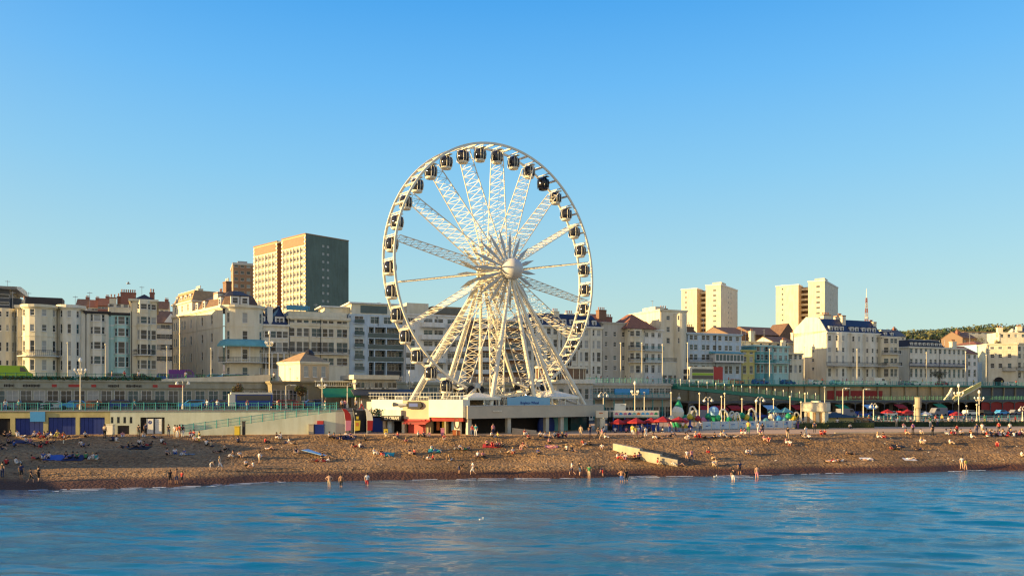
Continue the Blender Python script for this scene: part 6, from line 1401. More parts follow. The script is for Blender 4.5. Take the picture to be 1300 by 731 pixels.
# camper van
q = SP(318, -12.5); r_ = empty('camper_van', 'white-topped blue camper van, the longest vehicle on the lower deck', 'camper van', (*q, ZD), TA + math.pi)
g = MB(); n = 8; pf = [(-3.6, .4), (3.3, .4), (3.6, 1.0), (3.5, 2.1), (3.2, 2.7), (-3.6, 2.7)]; k_ = len(pf)
g.add([(x, s_, z) for s_ in (-1.0, 1.0) for x, z in pf], [(k, (k + 1) % k_, k_ + (k + 1) % k_, k_ + k) for k in range(k_)] + [tuple(range(k_ - 1, -1, -1)), tuple(range(k_, 2 * k_))], 'blue_paint'); g.build('body', r_)
g = MB(); g.box(-3.62, 3.3, -1.03, 1.03, 2.45, 2.8, 'white_paint'); g.box(2.6, 3.62, -1.03, 1.03, .45, 2.5, 'white_paint'); g.build('white_trim', r_)
g = MB(); g.box(-3.3, 2.4, 1.0, 1.035, 1.4, 2.3, 'car_glass'); g.box(-3.3, 2.4, -1.035, -1.0, 1.4, 2.3, 'car_glass'); g.build('side_windows', r_)
wm = CM[('red_paint', 'hatch')][2]
for x in (-2.3, 2.3):
    for y in (-1, 1): part_obj(wm, 'wheel', r_, (x, y, 0))
for px, m_, kd, lb in ((215, 'blue_paint', 'estate', 'blue car parked nearest the side street mouth on the upper road'), (232, 'c_purple', 'van', 'dark purple van on the upper road before the corner hotel side wall'), (252, 'black_paint', 'estate', 'black car on the upper road right of the dark van'), (296, 'pale_blue', 'estate', 'pale blue car on the upper road under the teal veranda'), (312, 'blue_paint', 'estate', 'mid blue car right under the veranda corner'), (332, 'black_paint', 'hatch', 'black car on the upper road before the mansard house'), (275, 'sky_blue', 'hatch', 'small bright blue car at the hotel corner'),
                       (152, 'c_grey', 'estate', 'grey car on the upper road before the mint house'), (180, 'black_paint', 'hatch', 'black car on the upper road before the tall corner house'), (935, 'orange_paint', 'hatch', 'orange-red car right behind the bus'), (965, 'blue_paint', 'estate', 'blue car before the teal house'), (1000, 'navy_door', 'hatch', 'navy car between the teal house and the gabled hotel'), (1035, 'white_paint', 'hatch', 'white car below the sunlit gable'), (1062, 'teal_wall', 'hatch', 'teal car before the left bays of the gabled hotel'), (1115, 'white_paint', 'van', 'white van before the balcony house at the hotel end'), (1150, 'c_grey', 'estate', 'grey car at the left end of the long terrace'), (1160, 'white_paint', 'estate', 'white car under the left part of the long terrace'), (1196, 'red_paint', 'hatch', 'red car before the right half of the long terrace'), (1283, 'white_paint', 'estate', 'white car before the hotel at the right edge')):
    q = SP(px, 5.5); car(m_, kd, (*q, ZU), TA, lb, 'cars parked on the upper road')
# lime van, far left
q = SP(18, 3.6); r_ = empty('delivery_van', 'lime green high-roofed van at the far left of the upper road', 'van', (*q, ZU), TA); pf = [(-2.9, .4), (2.7, .4), (2.8, 1.1), (2.1, 1.5), (1.5, 2.5), (-2.9, 2.55)]; k_ = 6
g = MB(); g.add([(x, s_, z) for s_ in (-1.0, 1.0) for x, z in pf], [(k, (k + 1) % k_, k_ + (k + 1) % k_, k_ + k) for k in range(k_)] + [tuple(range(k_ - 1, -1, -1)), tuple(range(k_, 2 * k_))], 'lime_paint'); g.build('body', r_)
g = MB(); g.add([(1.0, -1.03, 1.5), (2.05, -1.03, 1.5), (1.5, -1.03, 2.3), (1.0, -1.03, 2.3)], [(0, 1, 2, 3)], 'car_glass'); g.build('side_windows', r_)
for x in (-1.9, 1.9):
    for y in (-1, 1): part_obj(wm, 'wheel', r_, (x, y, 0))
# double-decker bus
q = SP(871, 3.2); r_ = empty('double_decker_bus', 'cream-fronted double-decker bus with a red rear on the upper road', 'bus', (*q, ZU), TA)
g = MB(); L = 10.2; f = [(0, .35), (0, 1.9), (.15, 2.4), (.1, 3.6), (.35, 4.2), (.8, 4.35), (L, 4.35), (L, .35)]; k_ = len(f)
g.add([(x, s_, z) for s_ in (-1.25, 1.25) for x, z in f], [((k + 1) % k_, k, k_ + k, k_ + (k + 1) % k_) for k in range(k_)] + [tuple(range(k_ - 1, -1, -1))[::-1], tuple(range(k_, 2 * k_))[::-1]], 'cream'); g.build('body', r_)
g = MB(); g.box(7.4, L + .02, -1.27, 1.27, .4, 4.37, 'red_paint'); g.build('red_rear', r_)
for z0, z1, nm in ((1.3, 2.2, 'lower_window_band'), (2.9, 3.8, 'upper_window_band')):
    g = MB(); g.box(.9, 7.3, -1.28, -1.25, z0, z1, 'car_glass'); g.build(nm, r_)
g = MB(); g.box(-.03, .02, -1.05, 1.05, 1.2, 2.1, 'car_glass'); g.box(.0, .1, -1.05, 1.05, 2.7, 3.7, 'car_glass'); g.build('windscreen', r_)
g = MB(); g.box(.9, 7.3, -1.275, -1.25, 2.25, 2.8, 'lime_paint'); g.build('side_stripe', r_)
for x in (2.2, 7.8):
    for y in (-1.2, 1.2): o = part_obj(wm, 'wheel', r_, (x, y, 0)); o.scale = (1.5, 1.2, 1.5)
# round trees on the lower deck
def tree(px, pyt, pyb, v, zb, label, m='leaf_brown', Y=None, wfac=1.0, n=900, cat='tree'):
    q = SP(px, v) if Y is None else at(px, Y); h = zr(pyt, q[1]) - zb; cr = (zr(pyt, q[1]) - zr(pyb, q[1])) / 2
    r_ = empty('tree', label, cat, (*q, zb)); rr = random.Random(px); g = MB(); g.tube((0, 0, 0), (0, 0, h - cr), .16, 'bark', r2=.09, n=6)
    for k in range(5): t = k * 1.26; g.tube((0, 0, h - cr * 1.5), (cr * .6 * math.cos(t), cr * .6 * math.sin(t), h - cr * .8), .06, 'bark', r2=.03, n=4)
    g.build('trunk', r_); g = MB()
    for k in range(9): d = Vector((rr.gauss(0, 1), rr.gauss(0, 1), rr.gauss(0, 1))).normalized() * cr * .55; clump(g, (d.x * wfac, d.y * wfac, h - cr + d.z), cr * .55 * wfac, cr * .55 * wfac, cr * .5, n // 9, rr, rr.choice([m, 'leaf_olive']), .14)
    g.build('crown', r_)
tree(301, 486, 501, -11, ZD, 'dark bushy round tree above the white camper van'); tree(382, 488, 504, -12, ZD, 'dark bushy round tree left of the lantern cluster, above the blue car')
tree(1243, 425, 440, 40, ZU, 'reddish-brown tree behind the orange-tiled house at right', Y=None, wfac=1.3); tree(1266, 430, 440, 50, ZU, 'dark tree behind the hotel with the arched door')
tree(1192, 469, 483, 4, ZU, 'reddish bush on the upper pavement before the long terrace', wfac=1.6, cat='bush')
# green awning and blue tent near the kiosk
q = SP(430, -10); r_ = empty('awning', 'large green fabric awning below the sunlit balustrade', 'awning', (*q, ZD), TA)
g = MB(); g.sheet([(-3.2, 2.0), (0, 3.6), (0, 3.5), (-3.2, 1.9)], -3.2, 3.4, 'green_fabric'); g.build('canopy', r_)
for x in (-3, 3.2): g = MB(); g.tube((x, -3.1, 0), (x, -3.1, 2.0), .05, 'steel_white'); g.build('post', r_)
# right edge kiosk of flags: feather flags
for px, m1, m2, lb, tl in ((438.5, 'red_fabric', 'pink_paint', 'tall red feather flag leaning at the end of the pale ramp wall', .18), (450, 'black_paint', 'yellow_paint', 'dark feather flag with yellow and orange marks, middle of three', .1), (466, 'white_paint', 'red_fabric', 'feather flag fading from white top to red foot, rightmost of three', .12)):
    x, y = at(px, 114.5); r_ = empty('feather_flag', lb, 'flag', (x, y, ZP), .1, 'feather flags by the beach shops')
    g = MB(); g.path([(0, 0, 0), (0, 0, 2.0), (-tl, 0, 3.2), (-tl * 3, 0, 3.75)], .035, 'steel_grey'); g.build('pole', r_)
    g = MB(); out = [(-.0, .5), (.75, .6), (.85, 1.8), (.7, 2.9), (.15, 3.6), (-tl * 3, 3.75), (-tl, 3.2), (0, 2.0)]
    lo = [p for p in out]; n = len(lo)
    for z0, z1, mm in ((.4, 2.0, m2), (2.0, 3.9, m1)):
        P = [(x_, z_) for x_, z_ in ([(0, .5), (.75, .6), (.85, 2.0), (0, 2.0)] if z0 < 1 else [(0, 2.0), (.85, 2.0), (.72, 2.9), (.15, 3.6), (-tl * 3, 3.75), (-tl, 3.2)])]
        n = len(P); g.add([(a, -.06, c) for a, c in P] + [(a, -.03, c) for a, c in P], [tuple(range(n)), tuple(range(2 * n - 1, n - 1, -1))], mm)
    if px == 450: g.box(.2, .6, -.07, -.06, 1.2, 1.7, 'orange_paint'); g.box(.25, .6, -.07, -.06, 2.2, 2.6, 'yellow_paint'); g.box(.1, .35, -.07, -.06, 2.9, 3.1, 'white_paint')
    g.build('cloth', r_)
def boxthing(name, label, cat, px, Y, w_, d_, h_, m, zb=ZP, lid=None, rz=0, extra=None):
    x, y = at(px, Y); r_ = empty(name, label, cat, (x, y, zb), rz); g = MB(); g.box(-w_ / 2, w_ / 2, -d_ / 2, d_ / 2, .06, h_, m); g.box(-w_ / 2 + .05, w_ / 2 - .05, -d_ / 2 + .05, d_ / 2 - .05, 0, .06, 'black_paint'); g.build('body', r_)
    g = MB(); g.box(-w_ / 2 - .05, w_ / 2 + .05, -d_ / 2 - .05, d_ / 2 + .05, h_, h_ + .09, lid or m); g.build('lid', r_)
    if extra: extra(r_)
    return r_
boxthing('cabinet', 'cream upright cabinet right of the ochre wall, taller than the dark hatch beside it', 'cabinet', 140, 113, 1.0, .7, 1.45, 'white_paint')
boxthing('cabinet', 'small yellow cabinet standing alone before the green ramp rail', 'cabinet', 301.5, 112, .7, .5, 1.2, 'yellow_paint')
boxthing('litter_bin', 'dark bin post right of the yellow cabinet', 'bin', 309.5, 112.4, .35, .35, 1.9, 'slate_dark')
boxthing('stone_bin', 'stone-coloured bin left of the blue and red panel box', 'bin', 395.5, 114.6, .7, .6, 1.4, 'concrete')
def hood(r_): g = MB(); g.box(-.3, .55, -.4, .3, 1.45, 1.95, 'red_paint'); g.build('red_hood', r_)
boxthing('vending_box', 'dark blue vending box with a red hood at the foot of the ramp wall', 'vending machine', 406, 115, 1.3, .8, 1.35, 'blue_paint', extra=hood)
boxthing('litter_bin', 'yellow bin with a dark lid before the ice cream kiosk', 'bin', 490, 112.8, .55, .5, .9, 'yellow_paint', lid='black_paint')
boxthing('litter_bin', 'pink-red cylinder-like bin before the dark opening under the white box', 'bin', 562, 111.5, .5, .5, .95, 'pink_paint')
boxthing('sandwich_board', 'orange menu board before the cream pillar', 'menu board', 577, 111.5, .5, .3, .7, 'orange_paint'); boxthing('sandwich_board', 'orange-and-cream menu board just right of the other one', 'menu board', 582, 111.6, .5, .3, .75, 'orange_paint', lid='cream')
boxthing('litter_bin', 'brown double bin on the right promenade, left one', 'bin', 1099, 140, .8, .8, 1.15, 'wood'); boxthing('litter_bin', 'grey bin right beside the brown one on the promenade', 'bin', 1106, 140, .8, .8, 1.15, 'slate_grey')
# low wall before the station
g = MB(); a, c = at(650, 113.8), at(681, 114.8); g.prism([a, c, (c[0], c[1] + .3), (a[0], a[1] + .3)], ZP - .3, [ZP + .95, ZP + .55, ZP + .55, ZP + .95], 'concrete'); tag(g.build('low_wall'), 'low sunlit concrete wall in front of the dark station opening', 'wall')
# red parasols
def parasol(px, pyt, Y, wd, label, m='red_fabric', group='red parasols by the stalls'):
    x, y = at(px, Y); h = zr(pyt, Y) - ZP; r_ = empty('parasol', label, 'parasol', (x, y, ZP), px * .1, group); rr = random.Random(px)
    g = MB(); g.tube((0, 0, 0), (0, 0, h), .035, 'wood', n=6); g.build('pole', r_)
    g = MB(); n = 8; hs = h - .62; vs = [(0, 0, h)] + [(wd / 2 * math.cos(2 * math.pi * k / n), wd / 2 * math.sin(2 * math.pi * k / n), hs) for k in range(n)] + [(wd / 2 * 1.01 * math.cos(2 * math.pi * k / n), wd / 2 * 1.01 * math.sin(2 * math.pi * k / n), hs - .22) for k in range(n)]
    g.add(vs, [(0, 1 + k, 1 + (k + 1) % n) for k in range(n)] + [(1 + k, 9 + k, 9 + (k + 1) % n, 1 + (k + 1) % n) for k in range(n)], m); g.build('canopy', r_)
    g = MB(); g.lathe([(.3, 0), (.3, .08), (.06, .12)], (0, 0, 0), 'steel_grey', n=8); g.build('base', r_)
for px, pt, Y, wd, lb in ((785, 531, 121, 3.0, 'red parasol leftmost under the colourful stall boards'), (797, 530.5, 124, 3.4, 'red parasol behind the leftmost one'), (808, 530, 120, 3.4, 'wide red parasol below the ornate cream lamp'), (827, 529.5, 121, 3.0, 'red parasol between the ornate lamp and the green and white tower'), (842, 528, 120, 3.6, 'largest red parasol, left of the green and white tower'), (862, 528.5, 122, 3.6, 'red parasol directly before the green and white tower')):
    parasol(px, pt, Y, wd * .82, lb)
for px, pt, lb in ((1127, 519, 'red parasol leftmost on the right promenade'), (1152, 519, 'red parasol right of the leftmost one, before the arcade'), (1214, 522, 'small red parasol by the foot of the sunlit staircase'), (1175, 522, 'pale grey parasol between the red ones')):
    parasol(px, pt, 165, 2.6, lb, 'red_fabric' if 'red p' in lb or 'small red' in lb else 'steel_grey', 'parasols before the arcade')
# stalls with painted boards
x, y = at(779, 124); r_ = empty('fairground_stall', 'long stall with pink and blue painted boards right of the grey station fascia', 'stall', (x, y, ZP), R(8)); W_s = 7.3; zl, zh = zr(530, y) - ZP, zr(521, y) - ZP
g = MB(); g.box(0, W_s, 0, .2, zl, zh, 'white_paint'); 
for k in range(10):
    x0 = .15 + k * .71; mm = ['pink_paint', 'sky_blue', 'pink_paint', 'blue_paint', 'teal_wall', 'orange_paint', 'sky_blue', 'sky_blue', 'pink_paint', 'green_paint'][k]
    g.add([(x0 + .3 + .3 * math.cos(math.pi * j / 6), -.02, zl + .42 + .42 * math.sin(math.pi * j / 6)) for j in range(7)], [tuple(range(7))], mm)
g.box(0, W_s, -.06, -.03, zl + .08, zl + .22, 'teal_wall'); g.box(0, W_s, -.07, -.04, zl + .24, zl + .3, 'white_paint'); g.build('painted_board', r_)
g = MB(); g.box(0, W_s, .2, 4, zh - .25, zh - .05, 'white_paint'); g.build('roof', r_)
for k in range(5): g = MB(); g.box(k * W_s / 4 - .08, k * W_s / 4 + .08, .02, .18, 0, zl, 'blue_paint'); g.build('post', r_)
g = MB(); g.box(0, W_s, .5, .7, 0, 1.0, 'blue_paint'); g.box(0, W_s, 3.6, 3.8, 0, zl, 'dark_inside'); g.build('counter', r_)
x, y = at(757.5, 123.5); r_ = empty('ticket_booth', 'narrow cream booth with a wider top board at the right end of the grey fascia', 'booth', (x, y, ZP)); zh = zr(521, y) - ZP
g = MB(); g.box(.55, 1.3, 0, .8, 0, zh - 1.2, 'cream'); g.build('body', r_); g = MB(); g.box(-.1, 1.75, -.1, .9, zh - 1.1, zh, 'cream'); g.box(.35, .95, -.12, -.1, zh - .45, zh - .3, 'orange_paint'); g.build('top_board', r_)
x, y = at(787, 128); r_ = empty('sign_board', 'big blank-looking white slanted sign board above the painted stall', 'sign', (x, y, ZP)); z0, z1 = zr(521, y) - ZP, zr(512, y) - ZP
g = MB(); g.add([(-.9, 0, z0), (.9, 0, z0), (1.0, 0, z1), (-.8, 0, z1), (-.9, .1, z0), (.9, .1, z0), (1.0, .1, z1), (-.8, .1, z1)], [(0, 1, 2, 3), (7, 6, 5, 4), (3, 2, 6, 7), (0, 4, 5, 1), (0, 3, 7, 4), (1, 5, 6, 2)], 'white_paint'); g.box(.1, .7, -.02, -.005, z1 - .35, z1 - .28, 'wood'); g.build('board', r_)
for x_ in (-.7, .7): g = MB(); g.tube((x_, .2, 0), (x_, .2, z1), .06, 'steel_grey'); g.build('post', r_)
# green and white fun-park tower
x, y = at(861.5, 139); r_ = empty('fun_park_tower', 'bulbous green and white fun park tower with a small white top ball', 'fun park tower', (x, y, ZP)); s = 1
g = MB(); g.lathe([(.9, 0), (1.1, .8), (.9, 1.6)], (0, .2, 0), 'green_paint', n=12); g.build('foot', r_)
g = MB(); g.lathe([(.6, 1.5), (1.05, 2.2), (1.1, 2.9), (.8, 3.6), (.4, 4.0)], (-.15, 0, -.2), 'white_paint', n=12); g.build('white_bulb', r_)
g = MB(); g.lathe([(.75, 0), (.7, .4), (.35, 1.1), (.2, 1.5)], (0, .1, 3.3), 'green_paint', n=12); g.build('green_cone', r_)
g = MB(); g.lathe([(.05, 0), (.25, .1), (.3, .3), (.22, .52), (.05, .6), (.03, 1.2)], (.1, .1, 4.75), 'white_paint', n=10); g.build('top_ball', r_)
g = MB(); g.lathe([(.3, 0), (.55, .3), (.55, .8), (.3, 1.2)], (-1.2, -.2, .9), 'white_paint', n=10); g.lathe([(.3, 0), (.6, .3), (.5, .9), (.2, 1.2)], (.1, -1.0, .6), 'white_paint', n=10); g.build('white_pod', r_)
g = MB(); g.lathe([(.2, 0), (.8, .3), (.9, .9), (.5, 1.6)], (.9, .1, .6), 'green_paint', n=10); g.build('green_pod', r_)
def arc_slide(px, py, Y, label, m='white_paint', s=1.0, cat='slide'):
    x, y = at(px, Y); z = zr(py, Y) - ZP; r_ = empty('fun_park_slide', label, cat, (x, y, ZP), 0, 'white playground shapes')
    g = MB(); g.path([(-.7 * s, 0, z * .55), (-.5 * s, 0, z * .95), (0, 0, z), (.5 * s, 0, z * .8), (.8 * s, 0, z * .35), (.95 * s, 0, 0)], .17 * s, m, n=6); g.build('chute', r_)
    g = MB(); g.tube((-.6 * s, 0, 0), (-.6 * s, 0, z * .8), .07, 'green_paint'); g.tube((.2 * s, .2, 0), (.2 * s, .2, z * .8), .07, 'yellow_paint'); g.build('legs', r_)
arc_slide(880, 515.5, 138, 'white curved arch right beside the green and white tower'); arc_slide(919, 519.5, 136, 'tall white curved slide in the middle of the fun park', s=1.1); arc_slide(930, 522, 138, 'white curved shape right of the tall slide', s=.8); arc_slide(936, 523, 135, 'small white curved shape next to the middle ones', s=.7)
arc_slide(955, 518.5, 138, 'pinkish-white looping slide at the right end of the blue-white fence', s=1.0); arc_slide(1012, 523, 138, 'white and yellow curved shape left of the yellow-lit booth', s=.8)
x, y = at(906, 139); r_ = empty('blue_dome', 'pale blue inflatable dome on green feet in the fun park', 'inflatable', (x, y, ZP)); z = zr(515.5, y) - ZP
g = MB(); g.lathe([(.9, z - 1.6), (.95, z - .9), (.75, z - .35), (.4, z - .05), (.05, z)], (0, 0, 0), 'pale_blue', n=12); g.build('dome', r_); g = MB(); g.lathe([(.8, 0), (.6, .4), (.9, z - 1.6)], (0, 0, 0), 'green_paint', n=8); g.build('foot', r_)
# small play pieces
pl = [(870, 'pink_paint'), (876, 'yellow_paint'), (886, 'red_paint'), (893, 'pink_paint'), (899, 'green_paint'), (912, 'green_paint'), (925, 'green_paint'), (942, 'green_paint'), (948, 'yellow_paint'), (952, 'green_paint'), (972, 'teal_wall'), (979, 'white_paint'), (988, 'sky_blue'), (995, 'teal_wall'), (1001, 'green_paint'), (1007, 'yellow_paint')]
cn_ = {'pink_paint': 'pink', 'yellow_paint': 'yellow', 'red_paint': 'red', 'green_paint': 'green', 'teal_wall': 'teal', 'white_paint': 'white', 'sky_blue': 'bright blue'}
nb_ = {870: 'behind the stall roof', 876: 'before the white arch', 886: 'left of the curled lamp', 893: 'between arch and dome', 899: 'at the dome foot, left', 912: 'at the dome foot, right', 925: 'below the tall white slide', 942: 'right of the middle slides', 948: 'left of the looping slide', 952: 'under the looping slide', 972: 'left of the climbing frames', 979: 'in front of the climbing frames', 988: 'among the climbing frames', 995: 'right among the climbing frames', 1001: 'between the climbing frames and the booth', 1007: 'beside the booth\'s left slide'}
for i, (px, mm) in enumerate(pl):
    x, y = at(px, 136); r_ = empty('play_ride', '%s bulb-topped play ride in the fun park, %s' % (cn_[mm], nb_[px]), 'play ride', (x, y, ZP), i, 'small rides in the fun park'); h = 1.3 + (i * 37 % 10) * .1
    g = MB(); g.lathe([(.45, 0), (.5, .3), (.2, .5), (.15, h - .6)], (0, 0, 0), ['yellow_paint', 'blue_paint', 'white_paint'][i % 3], n=8); g.build('base', r_)
    g = MB(); g.lathe([(.15, 0), (.5, .25), (.55, .6), (.3, .95), (.05, 1.1)], (0, 0, h - .6), mm, n=9); g.build('top', r_)
# climbing frames
for px, lb in ((985, 'teal-roofed climbing frame, left of two before the dark arches'), (997, 'teal-roofed climbing frame, right of two before the dark arches')):
    x, y = at(px, 140); r_ = empty('climbing_frame', lb, 'climbing frame', (x, y, ZP), .3)
    g = MB()
    for a in (-.8, .8):
        for c in (-.8, .8): g.tube((a, c, 0), (a, c, 2.6), .06, 'steel_grey')
    for z in (.9, 1.8, 2.6): g.path([(-.8, -.8, z), (.8, -.8, z), (.8, .8, z), (-.8, .8, z), (-.8, -.8, z)], .05, 'steel_grey', n=4)
    g.build('frame', r_); g = MB(); g.add([(-1, -1, 2.6), (1, -1, 2.6), (1, 1, 2.6), (-1, 1, 2.6), (0, 0, 3.5)], [(0, 1, 4), (1, 2, 4), (2, 3, 4), (3, 0, 4), (3, 2, 1, 0)], 'teal_wall'); g.build('roof', r_)
# pale blue hoarding round the fun park, panel by panel
for i in range(11):
    pa = 892 + i * 11.4; x0, y0 = at(pa, 129 + i * .45); x1, y1 = at(pa + 11, 129.45 + i * .45)
    an = math.atan2(y1 - y0, x1 - x0); L = math.dist((x0, y0), (x1, y1)); r_ = empty('hoarding_panel', 'pale blue hoarding panel ' + ['at the left end of the fun park edge', 'below the curled lamp', 'before the blue dome', 'just right of the blue dome', 'below the tall white slide', 'right of the tall white slide', 'below the small white curved shapes', 'left of the looping slide', 'below the looping slide', 'before the left climbing frame', 'at the right end, before the right climbing frame'][i], 'hoarding panel', (x0, y0, ZP), an, 'hoarding panels along the fun park')
    g = MB(); g.box(0, L - .05, 0, .06, .15, 1.35, 'cool_white'); g.build('board', r_); g = MB(); rr = random.Random(i)
    for k in range(4): xx = rr.uniform(.1, L - .6); zz_ = rr.uniform(.35, 1.1); g.box(xx, xx + rr.uniform(.3, .5), -.015, -.004, zz_, zz_ + .13, rr.choice(['sky_blue', 'pale_blue', 'blue_paint']))
    g.build('wave_marks', r_); g = MB(); g.box(-.03, .03, -.02, .08, 0, 1.45, 'steel_white'); g.build('post', r_)
# yellow-lit booth with arches
b = Bld('ornate_booth', 'small ornate cream booth with arches and a heavy top, glowing in the sun', 1021, 1047, 512, Y=137, ang=-32, depth=3.2, zb=ZP, h=zr(511.5, 136) - ZP, wall='cream', cat='booth')
w = b.w; zt_ = b.h - 1.4; b.facade((0, 0), 0, w, 0, b.h - .1, [(0.3, zt_ - .1)], [w * .2, w * .5, w * .8], .62, style='plain', sill=False, glass='roof_tan'); b.facade((0, b.d), -math.pi / 2, b.d, 0, b.h - .1, [(.3, zt_ - .1)], [.9, 2.2], .8, style='plain', sill=False, glass='glass_warm'); b.facade((w, 0), math.pi / 2, b.d, 0, b.h - .1); b.facade((w, b.d), math.pi, w, 0, b.h - .1)
g = MB(); g.band([(0, b.d), (0, 0), (w, 0), (w, b.d)], zt_, 1.35, .35, 'cream', inn=.3); g.prism([(-.3, -.3), (w + .3, -.3), (w + .3, b.d), (-.3, b.d)], b.h, b.h + .12, 'cream'); g.box(w * .3, w * .7, .5, 2, b.h + .1, b.h + .4, 'cream'); g.build('attic', b.root); b.finish()
b = Bld('low_hut', 'low olive hut with a dark roof right of the yellow-lit booth', 1050, 1084, 521, Y=139, ang=4, depth=4, zb=ZP, h=1.7, wall='ochre_wall', cat='hut')
b.shell(); b.hip(0, b.w, 0, b.d, b.h, .8, 'slate_dark', over=.5); b.finish()
b = Bld('low_hut', 'small hut with a brown front behind the dark fence, right of the olive hut', 1086, 1102, 527, Y=143, ang=4, depth=3, zb=ZP, h=1.6, wall='wood', cat='hut'); b.shell([(.4, 1.3)], 2, .7); b.finish()
# hedges and dark fence along the right promenade
def hedge(pa, pb, Y, h, label, m='hedge'):
    g = MB(); rr = random.Random(int(pa)); x0, x1 = at(pa, Y)[0], at(pb, Y)[0]
    g.box(x0, x1, Y, Y + .9, ZP, ZP + h * .8, 'hedge')
    for k in range(int((x1 - x0) * 22)): x = rr.uniform(x0, x1); clump(g, (x, Y + rr.uniform(-.1, .9), ZP + rr.uniform(.1, h)), .25, .25, .2, 4, rr, rr.choice(['leaf_dark', 'leaf_olive', 'hedge']), .12)
    tag(g.build('hedge'), label, 'hedge')
hedge(1012, 1052, 133, 1.2, 'dark clipped hedge before the yellow-lit booth'); hedge(1052, 1110, 136, 1.2, 'dark hedge before the olive hut'); hedge(1112, 1245, 141, 1.1, 'long dark hedge along the right promenade'); hedge(1247, 1330, 143, 1.0, 'dark hedge at the right edge of the promenade')
x0, y0 = at(1060, 134.5); g = MB()
a, c = at(1055, 135), at(1244, 139.5); L = math.dist(a, c)
railing('fence', 'low teal railing in front of the arcade on the right promenade', [at(1050, 146), at(1330, 152)], ZP + .1, m='teal_iron', h=1.6, bal=.4)['category'] = 'fence'
# low kerb between promenade and shingle at right
g = MB(); P = [at(p_, polyline(at(p_, 128)[0], TOPL) - .4) for p_ in (1060, 1150, 1240)]
g.band(P, ZP - .2, .38, .15, 'concrete', inn=.15); tag(g.build('kerb_wall'), 'low pale kerb wall dividing shingle from promenade at right', 'kerb')
# concrete groyne
def on_beach(px, py):
    lo, hi = 80.0, 121.0                                            # march along the view ray until it meets the shingle
    Y = 78.0
    while Y < 122:
        x = K(px) * Y
        if zr(py, Y) <= max(bz(x, Y), -.0) and Y > shore_y(x) - 6: break
        Y += .15
    return x, Y, max(bz(x, Y), -.35)
ga = [on_beach(778, 571), on_beach(812, 583), on_beach(838, 589), on_beach(860, 592)]
r_ = empty('groyne', 'stepped pale concrete groyne wall running down the shingle to the right', 'groyne', (ga[0][0], ga[0][1], ga[0][2]))
for (a, c, pta, ptb) in ((ga[0], ga[1], 562.5, 569.5), (ga[1], ga[2], 572, 576.5), (ga[2], ga[3], 579, 583.5)):
    o = Vector(ga[0][:2]); a2, c2 = Vector(a[:2]), Vector(c[:2]); n_ = Vector((-(c2 - a2).y, (c2 - a2).x)).normalized() * .6
    za, zb_ = zr(pta, a[1]), zr(ptb, c[1]); g = MB(); P_ = [a2 - o, c2 - o, c2 + n_ - o, a2 + n_ - o]
    g.prism([(p.x, p.y) for p in P_], -ga[0][2] + .3, [za - ga[0][2], zb_ - ga[0][2], zb_ - ga[0][2], za - ga[0][2]], 'concrete'); g.build('wall_section', r_)
# ---- things on the shingle
x, y, z = on_beach(399, 581); r_ = empty('beach_shelter', 'pale blue and white windbreak lying slanted on the shingle', 'windbreak', (x, y, z), -.3)
g = MB(); g.add([(-1.9, 0, .95), (1.0, 0, .35), (1.3, .9, .25), (-1.4, .9, 1.0), (-1.9, 0, .9), (1.0, 0, .3), (1.3, .9, .2), (-1.4, .9, .95)], [(0, 1, 2, 3), (7, 6, 5, 4), (0, 4, 5, 1), (1, 5, 6, 2), (2, 6, 7, 3), (3, 7, 4, 0)], 'pale_blue'); g.build('cloth', r_)
for p_ in ((-1.8, 0, .95), (-1.35, .9, 1.0), (1.0, .1, .35)): g = MB(); g.tube((p_[0], p_[1], -.1), (p_[0], p_[1], p_[2]), .025, 'wood', n=5); g.build('stick', r_)
x, y, z = on_beach(80, 563); r_ = empty('life_ring', 'orange-red life ring on a post standing on the shingle at left', 'life ring', (x, y, z)); g = MB()
P = [(.38 * math.cos(math.pi * k / 8), 0, 1.0 + .38 * math.sin(math.pi * k / 8)) for k in range(17)]; g.path(P, .1, 'orange_paint', n=6); g.build('ring', r_); g = MB(); g.tube((0, .12, -.2), (0, .12, 1.5), .06, 'white_paint'); g.build('post', r_)
